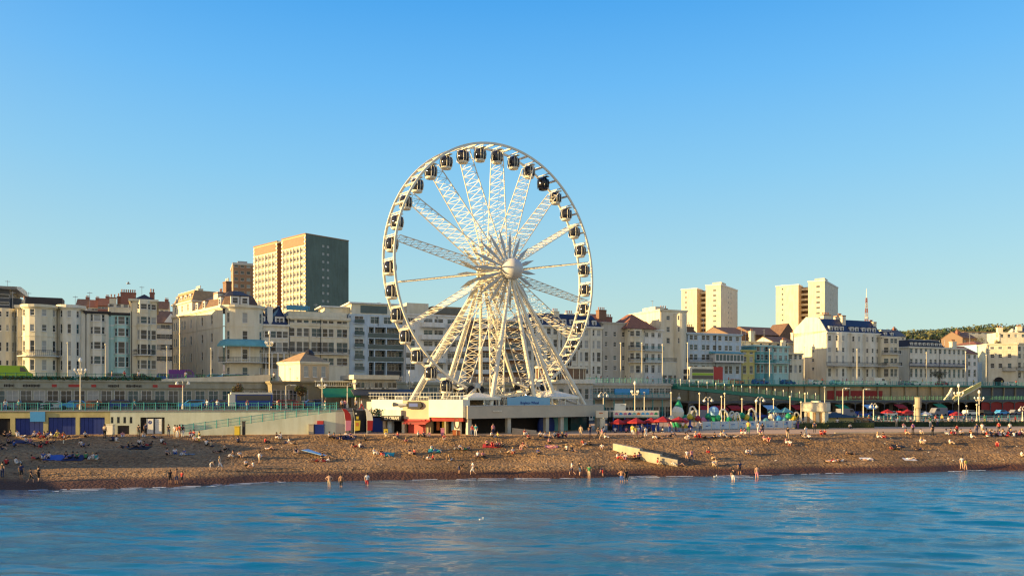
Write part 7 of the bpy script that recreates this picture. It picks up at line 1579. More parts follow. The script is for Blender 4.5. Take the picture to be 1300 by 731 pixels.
for i, (px, py, mm, nm) in enumerate(((25, 561, 'c_navy', 'navy blanket left of the life ring'), (72, 581, 'c_blue', 'long blue blanket under the group at left'), (95, 582, 'c_navy', 'navy blanket beside the blue one under the group at left'), (178, 569, 'c_black', 'dark blanket under the people before the notice boards'), (238, 577, 'c_grey', 'grey towel under the trio on the shingle'), (552, 573, 'c_teal', 'teal towel on the shingle below the awning'), (590, 570, 'c_black', 'dark towel on the shingle below the cream pillar'), (492, 577, 'c_teal', 'teal towel in the hollow below the ice cream kiosk'), (625, 566, 'c_red', 'red blanket left of the low station wall'), (700, 568, 'c_pink', 'pink towel below the station'), (440, 555, 'c_navy', 'navy blanket below the feather flags'), (1060, 585, 'c_white', 'white towel on the smooth shingle at right'), (1100, 583, 'c_white', 'white towel on the open shingle at right'), (1155, 584, 'c_white', 'pale towel farther right on the open shingle'), (1140, 567, 'c_black', 'black towel on the shingle at right'))):
    x, y, z = on_beach(px, py); g = MB(); rr = random.Random(i); L, W_ = (2.6, 1.6) if 'blanket' in nm else (1.7, .8); N = 6; top = []
    for a in range(N + 1):
        for c in range(4): xx, yy = -L / 2 + L * a / N, -W_ / 2 + W_ * c / 3; top.append((xx, yy, max(0, bz(x + xx, y + yy) - z) * 1.0 + (bz(x + xx, y + yy) - z if bz(x + xx, y + yy) < z else 0) + .06 + rr.uniform(0, .03)))
    n_ = len(top); vs = top + [(a, c, d - .05) for a, c, d in top]; fs = [(a * 4 + c, (a + 1) * 4 + c, (a + 1) * 4 + c + 1, a * 4 + c + 1) for a in range(N) for c in range(3)]; fs += [tuple(n_ + k for k in f[::-1]) for f in fs]
    o = g.add(vs, fs, mm).build('beach_towel' if 'towel' in nm else 'blanket', loc=(x, y, z)); tag(o, nm, 'towel' if 'towel' in nm else 'blanket')

# ---- the pier just left of the view, whose pavilion shades the shingle
r_ = empty('pier', 'timber-decked pier with a white pavilion, just outside the left edge', 'pier', (-86, 86, 0), .0)
g = MB(); g.box(-9, 3, -120, 28, 6.0, 6.5, 'wood'); g.build('deck', r_)
g = MB(); g.lathe([(.28, -3), (.28, 6.0)], (0, 0, 0), 'slate_dark', n=8); pm_ = g.mesh('pile')
for k in range(9):
    for x_ in (-8, 2): part_obj(pm_, 'pile', r_, (x_, 24 - k * 9, 0))
g = MB(); g.box(-7, 1.5, -2, 17, 6.5, 10.2, 'white_wall'); g.build('pavilion', r_)
g = MB(); g.sheet([(-2.5, 10.2), (7.5, 12.2), (17.5, 10.2)], -7.5, 2, 'roof_tan'); g.build('roof', r_)

# awnings along the shaded arcade, cars on the lower road behind the fun park
for px, mm, lb in ((893, 'red_fabric', 'dark red awning in the arcade behind the blue dome'), (912, 'red_fabric', 'dark red awning in the arcade right of the dome'), (930, 'red_fabric', 'red awning in the arcade above the middle slides'), (947, 'red_fabric', 'red awning in the arcade left of the paired posts'), (975, 'pale_blue', 'pale blue awning in the arcade behind the climbing frames'), (1010, 'red_fabric', 'red awning in the arcade left of the ornate booth'), (1066, 'green_fabric', 'green awning in the arcade above the olive hut'), (1100, 'pale_blue', 'pale blue awning in the arcade right of the second armed lamp'), (1140, 'red_fabric', 'red awning in the arcade between the left parasols'), (1190, 'green_fabric', 'green awning in the arcade right of the stone pillar')):
    q = SP(px, -7.2); r_ = empty('awning', lb, 'awning', (*q, ZP), TA, 'awnings along the iron arcade')
    g = MB(); g.sheet([(-1.6, 2.3), (0, 3.1), (0, 3.0), (-1.6, 2.2)], -1.7, 1.7, mm); g.box(-1.7, 1.7, -1.62, -1.6, 1.95, 2.25, mm); g.build('canopy', r_)
    for x_ in (-1.6, 1.6): g = MB(); g.tube((x_, -1.55, 0), (x_, -1.55, 2.2), .035, 'steel_grey', n=4); g.build('post', r_)
cars_ = [(1058, 'c_grey', 'hatch'), (1074, 'c_grey', 'van'), (1094, 'blue_paint', 'estate'), (1112, 'black_paint', 'hatch'), (1129, 'white_paint', 'hatch'), (1148, 'red_paint', 'estate'), (1170, 'c_grey', 'estate'), (1191, 'c_grey', 'van'), (1212, 'navy_door', 'hatch'), (1232, 'white_paint', 'estate'), (1252, 'black_paint', 'estate'), (1272, 'sky_blue', 'hatch'), (1290, 'c_grey', 'hatch'), (885, 'c_grey', 'van'), (910, 'c_grey', 'estate'), (935, 'white_paint', 'hatch'), (962, 'navy_door', 'estate'), (992, 'c_grey', 'hatch')]
cl_ = {'c_grey': 'grey', 'white_paint': 'white', 'blue_paint': 'blue', 'black_paint': 'black', 'red_paint': 'red', 'navy_door': 'navy', 'sky_blue': 'light blue'}
wh_ = {1058: 'behind the left of the olive hut', 1074: 'behind the olive hut roof', 1094: 'between the two armed lamps', 1112: 'by the short curled lamp', 1129: 'behind the leftmost parasol', 1148: 'behind the second parasol', 1170: 'behind the stone pillar', 1191: 'right of the grey parasol', 1212: 'behind the small parasol', 1232: 'right of the staircase lamp', 1252: 'right of the dim arcade lamp', 1272: 'before the maroon wall', 1290: 'at the far right before the maroon wall', 885: 'behind the green and white tower arch', 910: 'behind the blue dome', 935: 'behind the middle slides', 962: 'behind the paired posts', 992: 'behind the climbing frames'}
for px, mm, kd in cars_:
    q = SP(px, -13.5); car(mm, kd, (*q, ZP + .03), TA + (math.pi if px % 2 else 0), '%s %s on the lower road %s' % (cl_[mm], 'van' if kd == 'van' else 'car', wh_[px]), 'cars parked on the lower road')
# gulls
for px, py, Y, sc_, lb in ((163, 360, 120, 1.0, 'gull gliding above the brick chimney block at left'), (908, 606, 99, .9, 'white gull on the water left of the wading person'), (611, 661, 64, .7, 'lone white gull floating below the wheel')):
    x, y = at(px, Y); z = zr(py, Y) if py < 500 else .12
    if py > 500: y = EYE * F / (py - HR); x = K(px) * y
    g = MB(); g.lathe([(.02, -.3), (.1, -.18), (.12, 0), (.08, .16), (.06, .24), (.01, .32)], (0, 0, 0), 'frame_white', n=7)
    g.v = [(v[2], v[0], v[1]) for v in g.v]
    if py < 500:
        for s_ in (-1, 1): g.add([(-.1, s_ * .08, .03), (.12, s_ * .08, .03), (.1, s_ * .5, .2), (-.06, s_ * .5, .2), (-.05, s_ * 1.0, .08), (-.1, s_ * .08, .06), (.12, s_ * .08, .06), (.1, s_ * .5, .23), (-.06, s_ * .5, .23)], [(0, 1, 2, 3), (3, 2, 4), (8, 7, 6, 5), (8, 4, 7)], 'frame_white')
    else: g.lathe([(.03, .05), (.06, .14), (.05, .24), (.01, .28)], (.22, 0, 0), 'frame_white', n=7)
    o = g.build('gull', loc=(x, y, z), rz=.4); o.scale = (sc_,) * 3; tag(o, lb, 'gull')
# ------------------------------------------------------------------ people
def skin_body(J, E, rad, name):
    """one continuous body grown from a joint skeleton, painted by nearest bone: 0 skin, 1 top, 2 bottoms, 3 hair, 4 shoes"""
    me = bpy.data.meshes.new(name); names = list(J)
    me.from_pydata([J[k] for k in names], [(names.index(a), names.index(b)) for a, b in E], [])
    o = bpy.data.objects.new(name, me); col.objects.link(o)
    md = o.modifiers.new('s', 'SKIN'); md.use_smooth_shade = True
    lay = me.skin_vertices[0].data if me.skin_vertices else None
    if lay is None:
        bpy.context.view_layer.objects.active = o; bpy.ops.mesh.customdata_skin_add(); lay = me.skin_vertices[0].data
    for i, k in enumerate(names): lay[i].radius = rad[k]; lay[i].use_root = (k == 'pelvis')
    sb_ = o.modifiers.new('u', 'SUBSURF'); sb_.levels = 1
    dg = bpy.context.evaluated_depsgraph_get(); r_ = bpy.data.meshes.new_from_object(o.evaluated_get(dg)); r_.name = name
    bpy.data.objects.remove(o)
    r_.materials.clear()
    for m_ in ('skin_light', 'c_white', 'c_blue', 'h_dark', 'c_black'): r_.materials.append(M[m_])
    segs = [(Vector(J[a]), Vector(J[b]), a, b) for a, b in E]
    def bone(c):
        best = None
        for p, q, a, b in segs:
            d = q - p; t = max(0, min(1, (c - p).dot(d) / max(1e-9, d.length_squared))); k = (c - (p + d * t)).length - .02
            if best is None or k < best[0]: best = (k, a, b, t)
        return best[1:]
    hd = Vector(J['head'])
    nk = (Vector(J['head']) - Vector(J['neck'])).normalized()
    fw = Vector(J['_face'] if '_face' in J else (0, -1, 0))
    for p in r_.polygons:
        c = Vector(p.center); a, b, t = bone(c); s = 0
        if 'head' in (a, b) or 'crown' in (a, b):
            up = (c - hd).dot(nk); fr = (c - hd).dot(FACE)
            s = 3 if (up > .06 or (fr < .02 and up > -.08)) else 0
        elif b in ('chest', 'shL', 'shR') or a == 'chest' and b != 'neck': s = 1
        elif b in ('elL', 'elR'): s = 1 if t < .55 else 0
        elif b in ('hipL', 'hipR'): s = 2
        elif b in ('knL', 'knR'): s = 2
        elif b in ('anL', 'anR'): s = 5
        elif b in ('toL', 'toR'): s = 4
        if a == 'pelvis' and b == 'belly': s = 1 if t > .35 else 2
        if a == 'belly': s = 1
        p.material_index = 0 if s == 5 and not LONG else (2 if s == 5 else s)
    return r_
FACE = Vector((0, -1, 0)); LONG = True
RAD = dict(pelvis=(.15, .11), belly=(.13, .10), chest=(.16, .11), neck=(.055, .055), head=(.095, .11), crown=(.06, .07), shL=(.065, .06), shR=(.065, .06), elL=(.045, .045), elR=(.045, .045), wrL=(.03, .03), wrR=(.03, .03), haL=(.035, .02), haR=(.035, .02),
           hipL=(.095, .095), hipR=(.095, .095), knL=(.06, .06), knR=(.06, .06), anL=(.04, .04), anR=(.04, .04), toL=(.035, .03), toR=(.035, .03))
EDG = [('pelvis', 'belly'), ('belly', 'chest'), ('chest', 'neck'), ('neck', 'head'), ('head', 'crown'), ('chest', 'shL'), ('shL', 'elL'), ('elL', 'wrL'), ('wrL', 'haL'), ('chest', 'shR'), ('shR', 'elR'), ('elR', 'wrR'), ('wrR', 'haR'),
       ('pelvis', 'hipL'), ('hipL', 'knL'), ('knL', 'anL'), ('anL', 'toL'), ('pelvis', 'hipR'), ('hipR', 'knR'), ('knR', 'anR'), ('anR', 'toR')]
def pose_stand(walk=0, arm=0):
    w_ = walk * .24
    J = dict(pelvis=(0, 0, .95), belly=(0, 0, 1.12), chest=(0, 0, 1.36), neck=(0, 0, 1.50), head=(0, -.02, 1.61), crown=(0, -.01, 1.70),
             shL=(.19, 0, 1.41), shR=(-.19, 0, 1.41), elL=(.25, .03 + w_ * .6, 1.13), elR=(-.25, .03 - w_ * .6, 1.13), wrL=(.25, -.05 + w_ * .5, .90), wrR=(-.25, -.05 - w_ * .9, .90), haL=(.25, -.08 + w_ * .5, .80), haR=(-.25, -.08 - w_ * .9, .80),
             hipL=(.10, 0, .88), hipR=(-.10, 0, .88), knL=(.11, -.02 - w_, .48), knR=(-.11, -.02 + w_ * .6, .48), anL=(.12, .02 - w_ * 1.1, .08), anR=(-.12, .02 + w_ * 1.8, .08 + abs(w_) * .2), toL=(.13, -.14 - w_ * 1.1, .04), toR=(-.13, -.14 + w_ * 1.8, .04 + abs(w_) * .1))
    if arm == 1: J.update(elR=(-.30, -.14, 1.24), wrR=(-.16, -.3, 1.38), haR=(-.1, -.3, 1.46))
    if arm == 2: J.update(elL=(.42, -.05, 1.2), wrL=(.22, -.12, 1.02), haL=(.14, -.12, .98), elR=(-.42, -.05, 1.2), wrR=(-.22, -.12, 1.02), haR=(-.14, -.12, .98))
    return J
def pose_sit(k=0):
    J = dict(pelvis=(0, .05, .13), belly=(0, .06, .30), chest=(0, .02, .54), neck=(0, 0, .69), head=(0, -.04, .80), crown=(0, -.03, .89), shL=(.19, .02, .60), shR=(-.19, .02, .60), elL=(.26, -.12, .40), elR=(-.26, -.12, .40), wrL=(.16, -.34, .38), wrR=(-.16, -.34, .38), haL=(.1, -.42, .40), haR=(-.1, -.42, .40),
             hipL=(.1, 0, .13), hipR=(-.1, 0, .13), knL=(.15, -.36, .42), knR=(-.15, -.36, .42), anL=(.14, -.62, .08), anR=(-.14, -.62, .08), toL=(.15, -.78, .05), toR=(-.15, -.78, .05))
    if k == 1: J.update(chest=(0, .16, .50), neck=(0, .2, .64), head=(0, .18, .76), crown=(0, .19, .85), belly=(0, .1, .3), shL=(.19, .2, .56), shR=(-.19, .2, .56), elL=(.27, .34, .33), elR=(-.27, .34, .33), wrL=(.26, .44, .1), wrR=(-.26, .44, .1), haL=(.27, .48, .04), haR=(-.27, .48, .04), knL=(.13, -.42, .16), knR=(-.13, -.38, .34), anL=(.13, -.82, .07), anR=(-.13, -.66, .07), toL=(.14, -.9, .14), toR=(-.14, -.8, .06))
    if k == 2: J.update(knL=(.34, -.22, .14), knR=(-.34, -.22, .14), anL=(-.08, -.34, .07), anR=(.08, -.4, .09), toL=(-.2, -.36, .06), toR=(.2, -.42, .06))
    return J
def pose_lie(k=0):
    J = dict(pelvis=(0, 0, .12), belly=(0, .18, .12), chest=(0, .42, .13), neck=(0, .57, .13), head=(0, .68, .14), crown=(0, .77, .15), shL=(.19, .46, .13), shR=(-.19, .46, .13), elL=(.3, .22, .08), elR=(-.3, .22, .08), wrL=(.28, -.02, .06), wrR=(-.28, -.02, .06), haL=(.28, -.1, .05), haR=(-.28, -.1, .05),
             hipL=(.1, -.06, .12), hipR=(-.1, -.06, .12), knL=(.12, -.46, .1), knR=(-.12, -.40, .36), anL=(.13, -.86, .07), anR=(-.12, -.66, .08), toL=(.14, -.95, .14), toR=(-.12, -.82, .06))
    if k: J.update(chest=(0, .34, .28), neck=(0, .44, .40), head=(0, .48, .52), crown=(0, .5, .61), belly=(0, .18, .17), shL=(.19, .38, .31), shR=(-.19, .38, .31), elL=(.24, .5, .08), elR=(-.24, .5, .08), wrL=(.2, .28, .06), wrR=(-.2, .28, .06), haL=(.2, .2, .05), haR=(-.2, .2, .05))
    return J
def pose_bend():
    J = pose_stand(); J.update(belly=(0, -.1, 1.08), chest=(0, -.30, 1.16), neck=(0, -.43, 1.18), head=(0, -.54, 1.18), crown=(0, -.61, 1.13), shL=(.19, -.34, 1.14), shR=(-.19, -.34, 1.14), elL=(.2, -.38, .86), elR=(-.2, -.38, .86), wrL=(.15, -.46, .63), wrR=(-.15, -.46, .63), haL=(.13, -.48, .54), haR=(-.13, -.48, .54)); return J
POSES = {}
for nm, fn, LG in (('stand', lambda: pose_stand(), True), ('stand_shorts', lambda: pose_stand(.3), False), ('walk', lambda: pose_stand(1), True), ('walk_shorts', lambda: pose_stand(1), False), ('raise', lambda: pose_stand(0, 1), False), ('hips', lambda: pose_stand(.2, 2), False), ('sit', lambda: pose_sit(0), True), ('sit_shorts', lambda: pose_sit(0), False), ('lean', lambda: pose_sit(1), False), ('cross', lambda: pose_sit(2), True), ('lie', lambda: pose_lie(0), False), ('recline', lambda: pose_lie(1), False), ('bend', pose_bend, False)):
    LONG = LG; POSES[nm] = skin_body(fn(), EDG, RAD, 'person')
# face features and hair as small children of the body, made once per pose
HEADC = {}
def head_bits(nm):
    if nm in HEADC: return HEADC[nm]
    J = {'stand': pose_stand(), 'stand_shorts': pose_stand(.3), 'walk': pose_stand(1), 'walk_shorts': pose_stand(1), 'raise': pose_stand(0, 1), 'hips': pose_stand(.2, 2), 'sit': pose_sit(0), 'sit_shorts': pose_sit(0), 'lean': pose_sit(1), 'cross': pose_sit(2), 'lie': pose_lie(0), 'recline': pose_lie(1), 'bend': pose_bend()}[nm]
    h, n_ = Vector(J['head']), Vector(J['neck']); c = Vector(J['crown']); up = (c - n_).normalized()
    f = Vector((0, 0, 1)) if nm == 'lie' else (Vector((0, -1, 0)) - up * Vector((0, -1, 0)).dot(up)).normalized()
    if nm == 'bend': f = Vector((0, -.2, -1))
    sd_ = up.cross(f)
    g = MB(); ctr = h + up * .03 - f * .02; vs = []; N = 10; ML = 6
    for i in range(ML + 1):
        ph = math.pi * .62 * i / ML
        for k in range(N):
            t = 2 * math.pi * k / N; r_ = .118 * math.sin(ph); z_ = .135 * math.cos(ph); ex = 1.0 if math.cos(t) < .2 else (1.0 if ph < 1.0 else .82)
            vs.append(ctr + up * z_ + f * (r_ * math.cos(t) * ex - .012) + sd_ * r_ * math.sin(t))
    g.add(vs, [(i * N + k, (i + 1) * N + k, (i + 1) * N + (k + 1) % N, i * N + (k + 1) % N) for i in range(ML) for k in range(N)], 'h_dark'); hair = g.mesh('hair', smooth=True)
    for q in g.v: pass
    g = MB()
    for s_ in (-1, 1): g.cbox(h + f * .105 + sd_ * s_ * .035 + up * .0, .02, .02, .012, 'c_black')
    g.cbox(h + f * .105 - up * .06, .045, .02, .01, 'c_red'); g.cbox(h + f * .115 - up * .025, .022, .03, .035, 'skin_tan')
    HEADC[nm] = (hair, g.mesh('face')); return HEADC[nm]
CN = dict(c_white='white', c_black='black', c_red='red', c_blue='blue', c_navy='navy', c_grey='grey', c_pink='pink', c_green='green', c_yellow='yellow', c_orange='orange', c_denim='denim', c_teal='teal', c_beige='beige', c_purple='purple', skin='bare')
VB = dict(stand='standing', stand_shorts='standing', walk='walking', walk_shorts='walking', raise_='standing', hips='standing with hands on hips', sit='hugging knees', sit_shorts='sitting knees up', lean='leaning back', cross='sitting cross-legged', lie='lying flat', recline='propped on elbows', bend='bending down')
VB['raise'] = 'standing with a raised hand'
people = []
W = 'c_white'; BK = 'c_black'; RD = 'c_red'; BL = 'c_blue'; NV = 'c_navy'; GY = 'c_grey'; PK = 'c_pink'; GN = 'c_green'; YL = 'c_yellow'; OR = 'c_orange'; DN = 'c_denim'; TL = 'c_teal'; BG = 'c_beige'; PU = 'c_purple'; SK = 'skin'
def lm(px, py):                                  # where on the photo's ground the person is, by things one can find
    if py < 556 and px > 640:
        L = [(640, 684, 'by the low concrete wall'), (684, 712, 'before the blue arch'), (712, 752, 'before the right end of the station'), (752, 775, 'beside the cream ticket booth'), (775, 800, 'before the painted stall'), (800, 822, 'under the ornate cream lamp'), (822, 850, 'before the largest red parasol'), (850, 880, 'before the green and white tower'), (880, 905, 'at the left end of the blue hoarding'), (905, 930, 'before the middle of the blue hoarding'), (930, 960, 'before the right half of the blue hoarding'), (960, 1000, 'below the climbing frames'), (1000, 1022, 'at the right end of the blue hoarding'), (1022, 1052, 'below the ornate booth'), (1052, 1090, 'before the olive hut'), (1090, 1125, 'right of the promenade bins'), (1125, 1170, 'before the left red parasols'), (1170, 1215, 'left of the staircase lamp'), (1215, 1245, 'under the sunlit staircase'), (1245, 1270, 'right of the staircase'), (1270, 1310, 'at the right edge')]
    elif py < 556:
        L = [(-10, 20, 'at far left by the dark opening'), (20, 60, 'before the first navy door'), (60, 98, 'before the second navy door'), (98, 135, 'before the third navy door'), (135, 165, 'by the cream cabinet'), (165, 185, 'left of the notice boards'), (185, 215, 'by the notice boards'), (215, 240, 'right of the notice boards'), (240, 275, 'at the ramp foot'), (275, 330, 'by the yellow cabinet'), (330, 390, 'below the pale ramp wall'), (390, 430, 'by the vending box'), (430, 475, 'below the feather flags'), (475, 520, 'before the ice cream kiosk'), (520, 560, 'before the red counter'), (560, 600, 'by the cream pillar'), (600, 645, 'before the dark station opening')]
    else:
        L = [(-10, 30, 'at the left edge of the shingle'), (30, 60, 'left of the blue blanket'), (60, 90, 'on the blue blanket'), (90, 130, 'on the navy blanket'), (130, 200, 'on shingle below the notice boards'), (200, 260, 'on shingle below the ramp foot'), (260, 330, 'on shingle below the yellow cabinet'), (330, 380, 'on shingle left of the windbreak'), (380, 430, 'beside the slanted windbreak'), (430, 480, 'below the feather flags'), (480, 540, 'below the ice cream kiosk'), (540, 600, 'below the cream pillar'), (600, 650, 'below the dark station opening'), (650, 720, 'below the blue banner'), (720, 780, 'left of the groyne'), (780, 866, 'against the groyne'), (866, 915, 'right of the groyne'), (915, 960, 'below the blue hoarding'), (960, 1020, 'below the climbing frames'), (1020, 1080, 'below the ornate booth'), (1080, 1170, 'on open shingle right of the booth'), (1170, 1230, 'on shingle below the staircase'), (1230, 1310, 'on shingle at far right')]
    for a, b_, s_ in L:
        if a <= px < b_: return s_
    return 'on the beach'
def P(px, py, pose, top, bot, face=0, sk='skin_light', hr='h_dark', sc=1.0, zone=None):
    people.append((px, py, pose, top, bot, face, sk, hr, sc, zone))
# by the water
P(49, 612, 'stand_shorts', BK, BK, 160); P(27, 608, 'stand_shorts', NV, BK, 200, 'skin_tan'); P(3, 606, 'stand', BK, NV, 170); P(39, 613, 'walk_shorts', BK, BK, 100, sc=.9)
P(216, 614, 'stand_shorts', BK, BK, 20, 'skin_tan', sc=.9); P(224, 615, 'hips', SK, NV, 10, 'skin_tan'); P(231, 614, 'stand_shorts', RD, BK, 340, sc=.8)
P(418, 617, 'hips', SK, BG, 180); P(433, 618, 'stand_shorts', SK, BK, 175, 'skin_tan'); P(466, 616, 'stand_shorts', W, RD, 190)
P(583, 602, 'bend', BK, NV, 60, 'skin_tan'); P(600, 603, 'walk_shorts', W, W, 280); P(726, 603, 'walk_shorts', W, NV, 250); P(736, 604, 'stand_shorts', BK, DN, 130); P(748, 607, 'stand_shorts', GN, BG, 165); P(765, 605, 'bend', NV, RD, 290, sc=.9)
P(789, 611, 'hips', SK, BL, 170, 'skin_tan', sc=1.05); P(795, 610, 'stand_shorts', BK, BK, 200, 'skin_tan'); P(931, 614, 'raise', BK, W, 170, sc=1.05); P(939, 603, 'stand_shorts', NV, BK, 190, 'skin_tan'); P(961, 606, 'stand_shorts', SK, PK, 180)
P(1221, 596, 'stand_shorts', W, BG, 175); P(1226, 597, 'stand_shorts', YL, SK, 190, sc=.85); P(1278, 0, 'stand', W, NV, 0) if False else None
# left shingle
P(8, 590, 'sit', RD, BK, 200, hr='h_brown'); P(20, 589, 'sit', W, W, 150); P(10, 563, 'sit', NV, BK, 90); P(3, 566, 'recline', BK, BK, 120); P(18, 567, 'sit_shorts', BL, BK, 160)
P(44, 566, 'recline', BK, NV, 60); P(52, 568, 'sit', BK, RD, 20, 'skin_tan'); P(58, 565, 'lean', RD, BK, 330)
P(46, 583, 'recline', RD, BK, 100, 'skin_tan'); P(55, 582, 'sit', BL, W, 30, hr='h_brown'); P(62, 583, 'sit_shorts', W, NV, 350); P(84, 582, 'sit', BK, BL, 20); P(90, 582, 'lean', NV, BK, 320, 'skin_tan'); P(98, 583, 'sit', GN, BK, 10); P(109, 583, 'cross', GN, BK, 200); P(118, 583, 'sit', W, W, 330, hr='h_blond'); P(122, 584, 'sit_shorts', TL, W, 170)
P(172, 568, 'recline', BK, BK, 80, 'skin_tan'); P(177, 565, 'sit', W, BK, 20); P(183, 568, 'sit', BK, NV, 330); P(188, 566, 'recline', BK, RD, 300, 'skin_dark')
P(212, 578, 'sit_shorts', GY, BK, 60); P(222, 577, 'sit', W, BL, 30); P(234, 578, 'sit', BL, W, 340, hr='h_blond'); P(285, 572, 'sit', BG, BK, 70, hr='h_brown'); P(278, 574, 'lie', BK, BK, 90); P(302, 562, 'sit', NV, BK, 180)
P(279, 597, 'walk_shorts', BG, W, 70, hr='h_blond', sc=.95); P(267, 597, 'bend', BG, W, 110, sc=.85); P(312, 592, 'sit', W, BK, 60); P(321, 594, 'sit_shorts', W, SK, 300); P(329, 588, 'stand_shorts', W, BG, 150, sc=.8); P(330, 581, 'sit_shorts', BG, W, 140)
P(351, 557, 'sit', BK, W, 60); P(356, 557, 'sit_shorts', W, W, 320, hr='h_blond'); P(342, 570, 'lie', W, SK, 80)
P(418, 556, 'sit', W, BK, 60); P(424, 557, 'sit', NV, BK, 330, 'skin_tan'); P(432, 558, 'lean', BK, BK, 20); P(439, 556, 'sit', W, NV, 340); P(445, 557, 'sit_shorts', PU, BK, 60); P(400, 586, 'recline', SK, RD, 100, 'skin_tan'); P(409, 584, 'sit', BK, BK, 40); P(413, 586, 'recline', W, RD, 300)
P(475, 577, 'sit', W, W, 60, hr='h_blond'); P(484, 578, 'sit', BK, RD, 40, 'skin_tan'); P(489, 580, 'recline', SK, TL, 80); P(520, 577, 'sit', NV, BG, 60, 'skin_tan'); P(526, 578, 'sit_shorts', RD, BK, 320)
P(500, 557, 'sit', BK, BG, 60); P(505, 556, 'sit_shorts', RD, DN, 320); P(548, 572, 'sit', W, TL, 60); P(555, 574, 'recline', BL, TL, 80); P(577, 571, 'sit', BK, GY, 80); P(584, 571, 'sit_shorts', W, BK, 50); P(592, 571, 'recline', NV, GN, 300)
P(531, 554.5, 'sit', W, BK, 70, hr='h_blond'); P(538, 555, 'sit', NV, BK, 20); P(545, 555, 'sit_shorts', PK, W, 330); P(564, 559, 'sit_shorts', RD, W, 0)
P(600, 554, 'stand', RD, DN, 10); P(604, 554, 'stand', TL, W, 350); P(626, 553, 'stand', PK, NV, 20); P(618, 566, 'sit', PK, BK, 40); P(625, 567, 'sit', RD, RD, 10); P(631, 567, 'cross', NV, BK, 320); P(637, 568, 'sit', BK, BK, 340); P(624, 555, 'sit', W, BK, 60); P(632, 556, 'sit', YL, DN, 300)
P(664, 568, 'sit', RD, SK, 60); P(662, 571, 'sit_shorts', SK, PK, 350); P(671, 558, 'sit', RD, BK, 20); P(697, 563, 'sit', PK, BK, 60); P(700, 568, 'lie', PK, SK, 80); P(666, 552, 'sit', RD, W, 30)
for i, (px, c1) in enumerate(((686, W), (692, W), (698, BG), (704, W), (709, RD), (714, BK), (719, PK))): P(px, 555 + (i % 3) * .6, ('sit', 'cross', 'sit_shorts')[i % 3], c1, (BK, NV, DN)[i % 3], 40 * i, ('skin_light', 'skin_tan')[i % 2], ('h_dark', 'h_brown', 'h_blond')[i % 3])
P(737.5, 555, 'stand', BG, BG, 170); P(749, 554, 'stand', BK, NV, 10); P(759.5, 557, 'walk', BK, BK, 90); P(764, 559, 'walk_shorts', PK, BG, 260); P(768, 556, 'sit', BG, W, 50)
P(803, 556, 'raise', YL, W, 160, sc=1.1); P(807, 556, 'stand', YL, BG, 190); P(810, 556, 'stand_shorts', W, PK, 170, hr='h_blond'); P(817, 555, 'stand', GY, NV, 180); P(820, 557, 'stand_shorts', W, W, 200); P(829, 556.5, 'sit', BK, W, 60); P(835, 557, 'recline', BG, BK, 90); P(853, 553, 'sit', W, NV, 50); P(849, 554, 'lie', NV, BK, 90)
P(870, 557, 'sit', BK, W, 60, hr='h_dark'); P(873, 558, 'sit_shorts', W, W, 330); P(883, 555, 'sit', W, RD, 20, hr='h_blond'); P(888, 556, 'sit', RD, RD, 350); P(893, 556, 'recline', RD, BK, 80); P(907, 557, 'sit', BK, BK, 10); P(914, 555, 'lean', BG, W, 300); P(919, 554, 'sit', W, W, 30, hr='h_blond'); P(927, 556, 'recline', BG, BK, 80); P(934, 555, 'lie', W, BG, 90); P(902, 556, 'lie', BG, NV, 100)
P(784, 583, 'sit', W, RD, 60); P(790, 583, 'sit_shorts', PK, SK, 20); P(794, 584, 'sit', W, PK, 340); P(806, 584, 'sit', RD, BK, 10, 'skin_tan'); P(811, 583, 'sit', PU, BK, 330); P(835, 590, 'sit', RD, BG, 80); P(853, 590, 'sit', BK, W, 30); P(862, 591, 'recline', RD, SK, 80)
P(872, 586, 'stand_shorts', W, SK, 180, sc=.9); P(878, 587, 'walk', PK, NV, 200, hr='h_brown'); P(904, 583, 'sit', BK, BG, 60); P(906, 592, 'sit', W, BG, 20); P(909, 591, 'sit_shorts', BG, W, 330); P(900, 575, 'sit', BK, RD, 330); P(948, 577, 'sit', W, NV, 50); P(952, 577, 'sit_shorts', W, W, 330, hr='h_blond')
P(950, 551, 'stand', YL, GN, 170, sc=1.15); P(941, 551, 'sit', RD, W, 60); P(945, 551, 'sit', PK, W, 20); P(963, 550, 'stand', W, W, 190); P(968, 552, 'stand_shorts', BK, NV, 170); P(970, 560, 'sit', PK, SK, 30, hr='h_brown'); P(976, 561, 'sit_shorts', RD, PK, 340); P(965, 552, 'sit', PU, BG, 0)
P(1000, 557, 'stand', BK, BG, 180); P(998, 563, 'sit', PK, W, 50); P(1003, 566, 'sit_shorts', W, RD, 330); P(1017, 556, 'sit', BK, BG, 60); P(1023, 556, 'walk', W, W, 190); P(1027, 558, 'sit', W, BK, 330); P(1034, 549, 'stand', NV, BK, 170); P(1042, 552, 'sit', RD, RD, 20); P(1047, 552, 'sit', RD, BK, 340); P(1013, 545, 'stand', NV, PU, 180)
P(1063, 543, 'stand', W, W, 170); P(1079, 544, 'sit', W, BK, 0); P(1114, 556, 'sit', BG, W, 60, hr='h_blond'); P(1121, 556, 'sit', BK, RD, 20); P(1138, 535, 'stand', W, BG, 190)
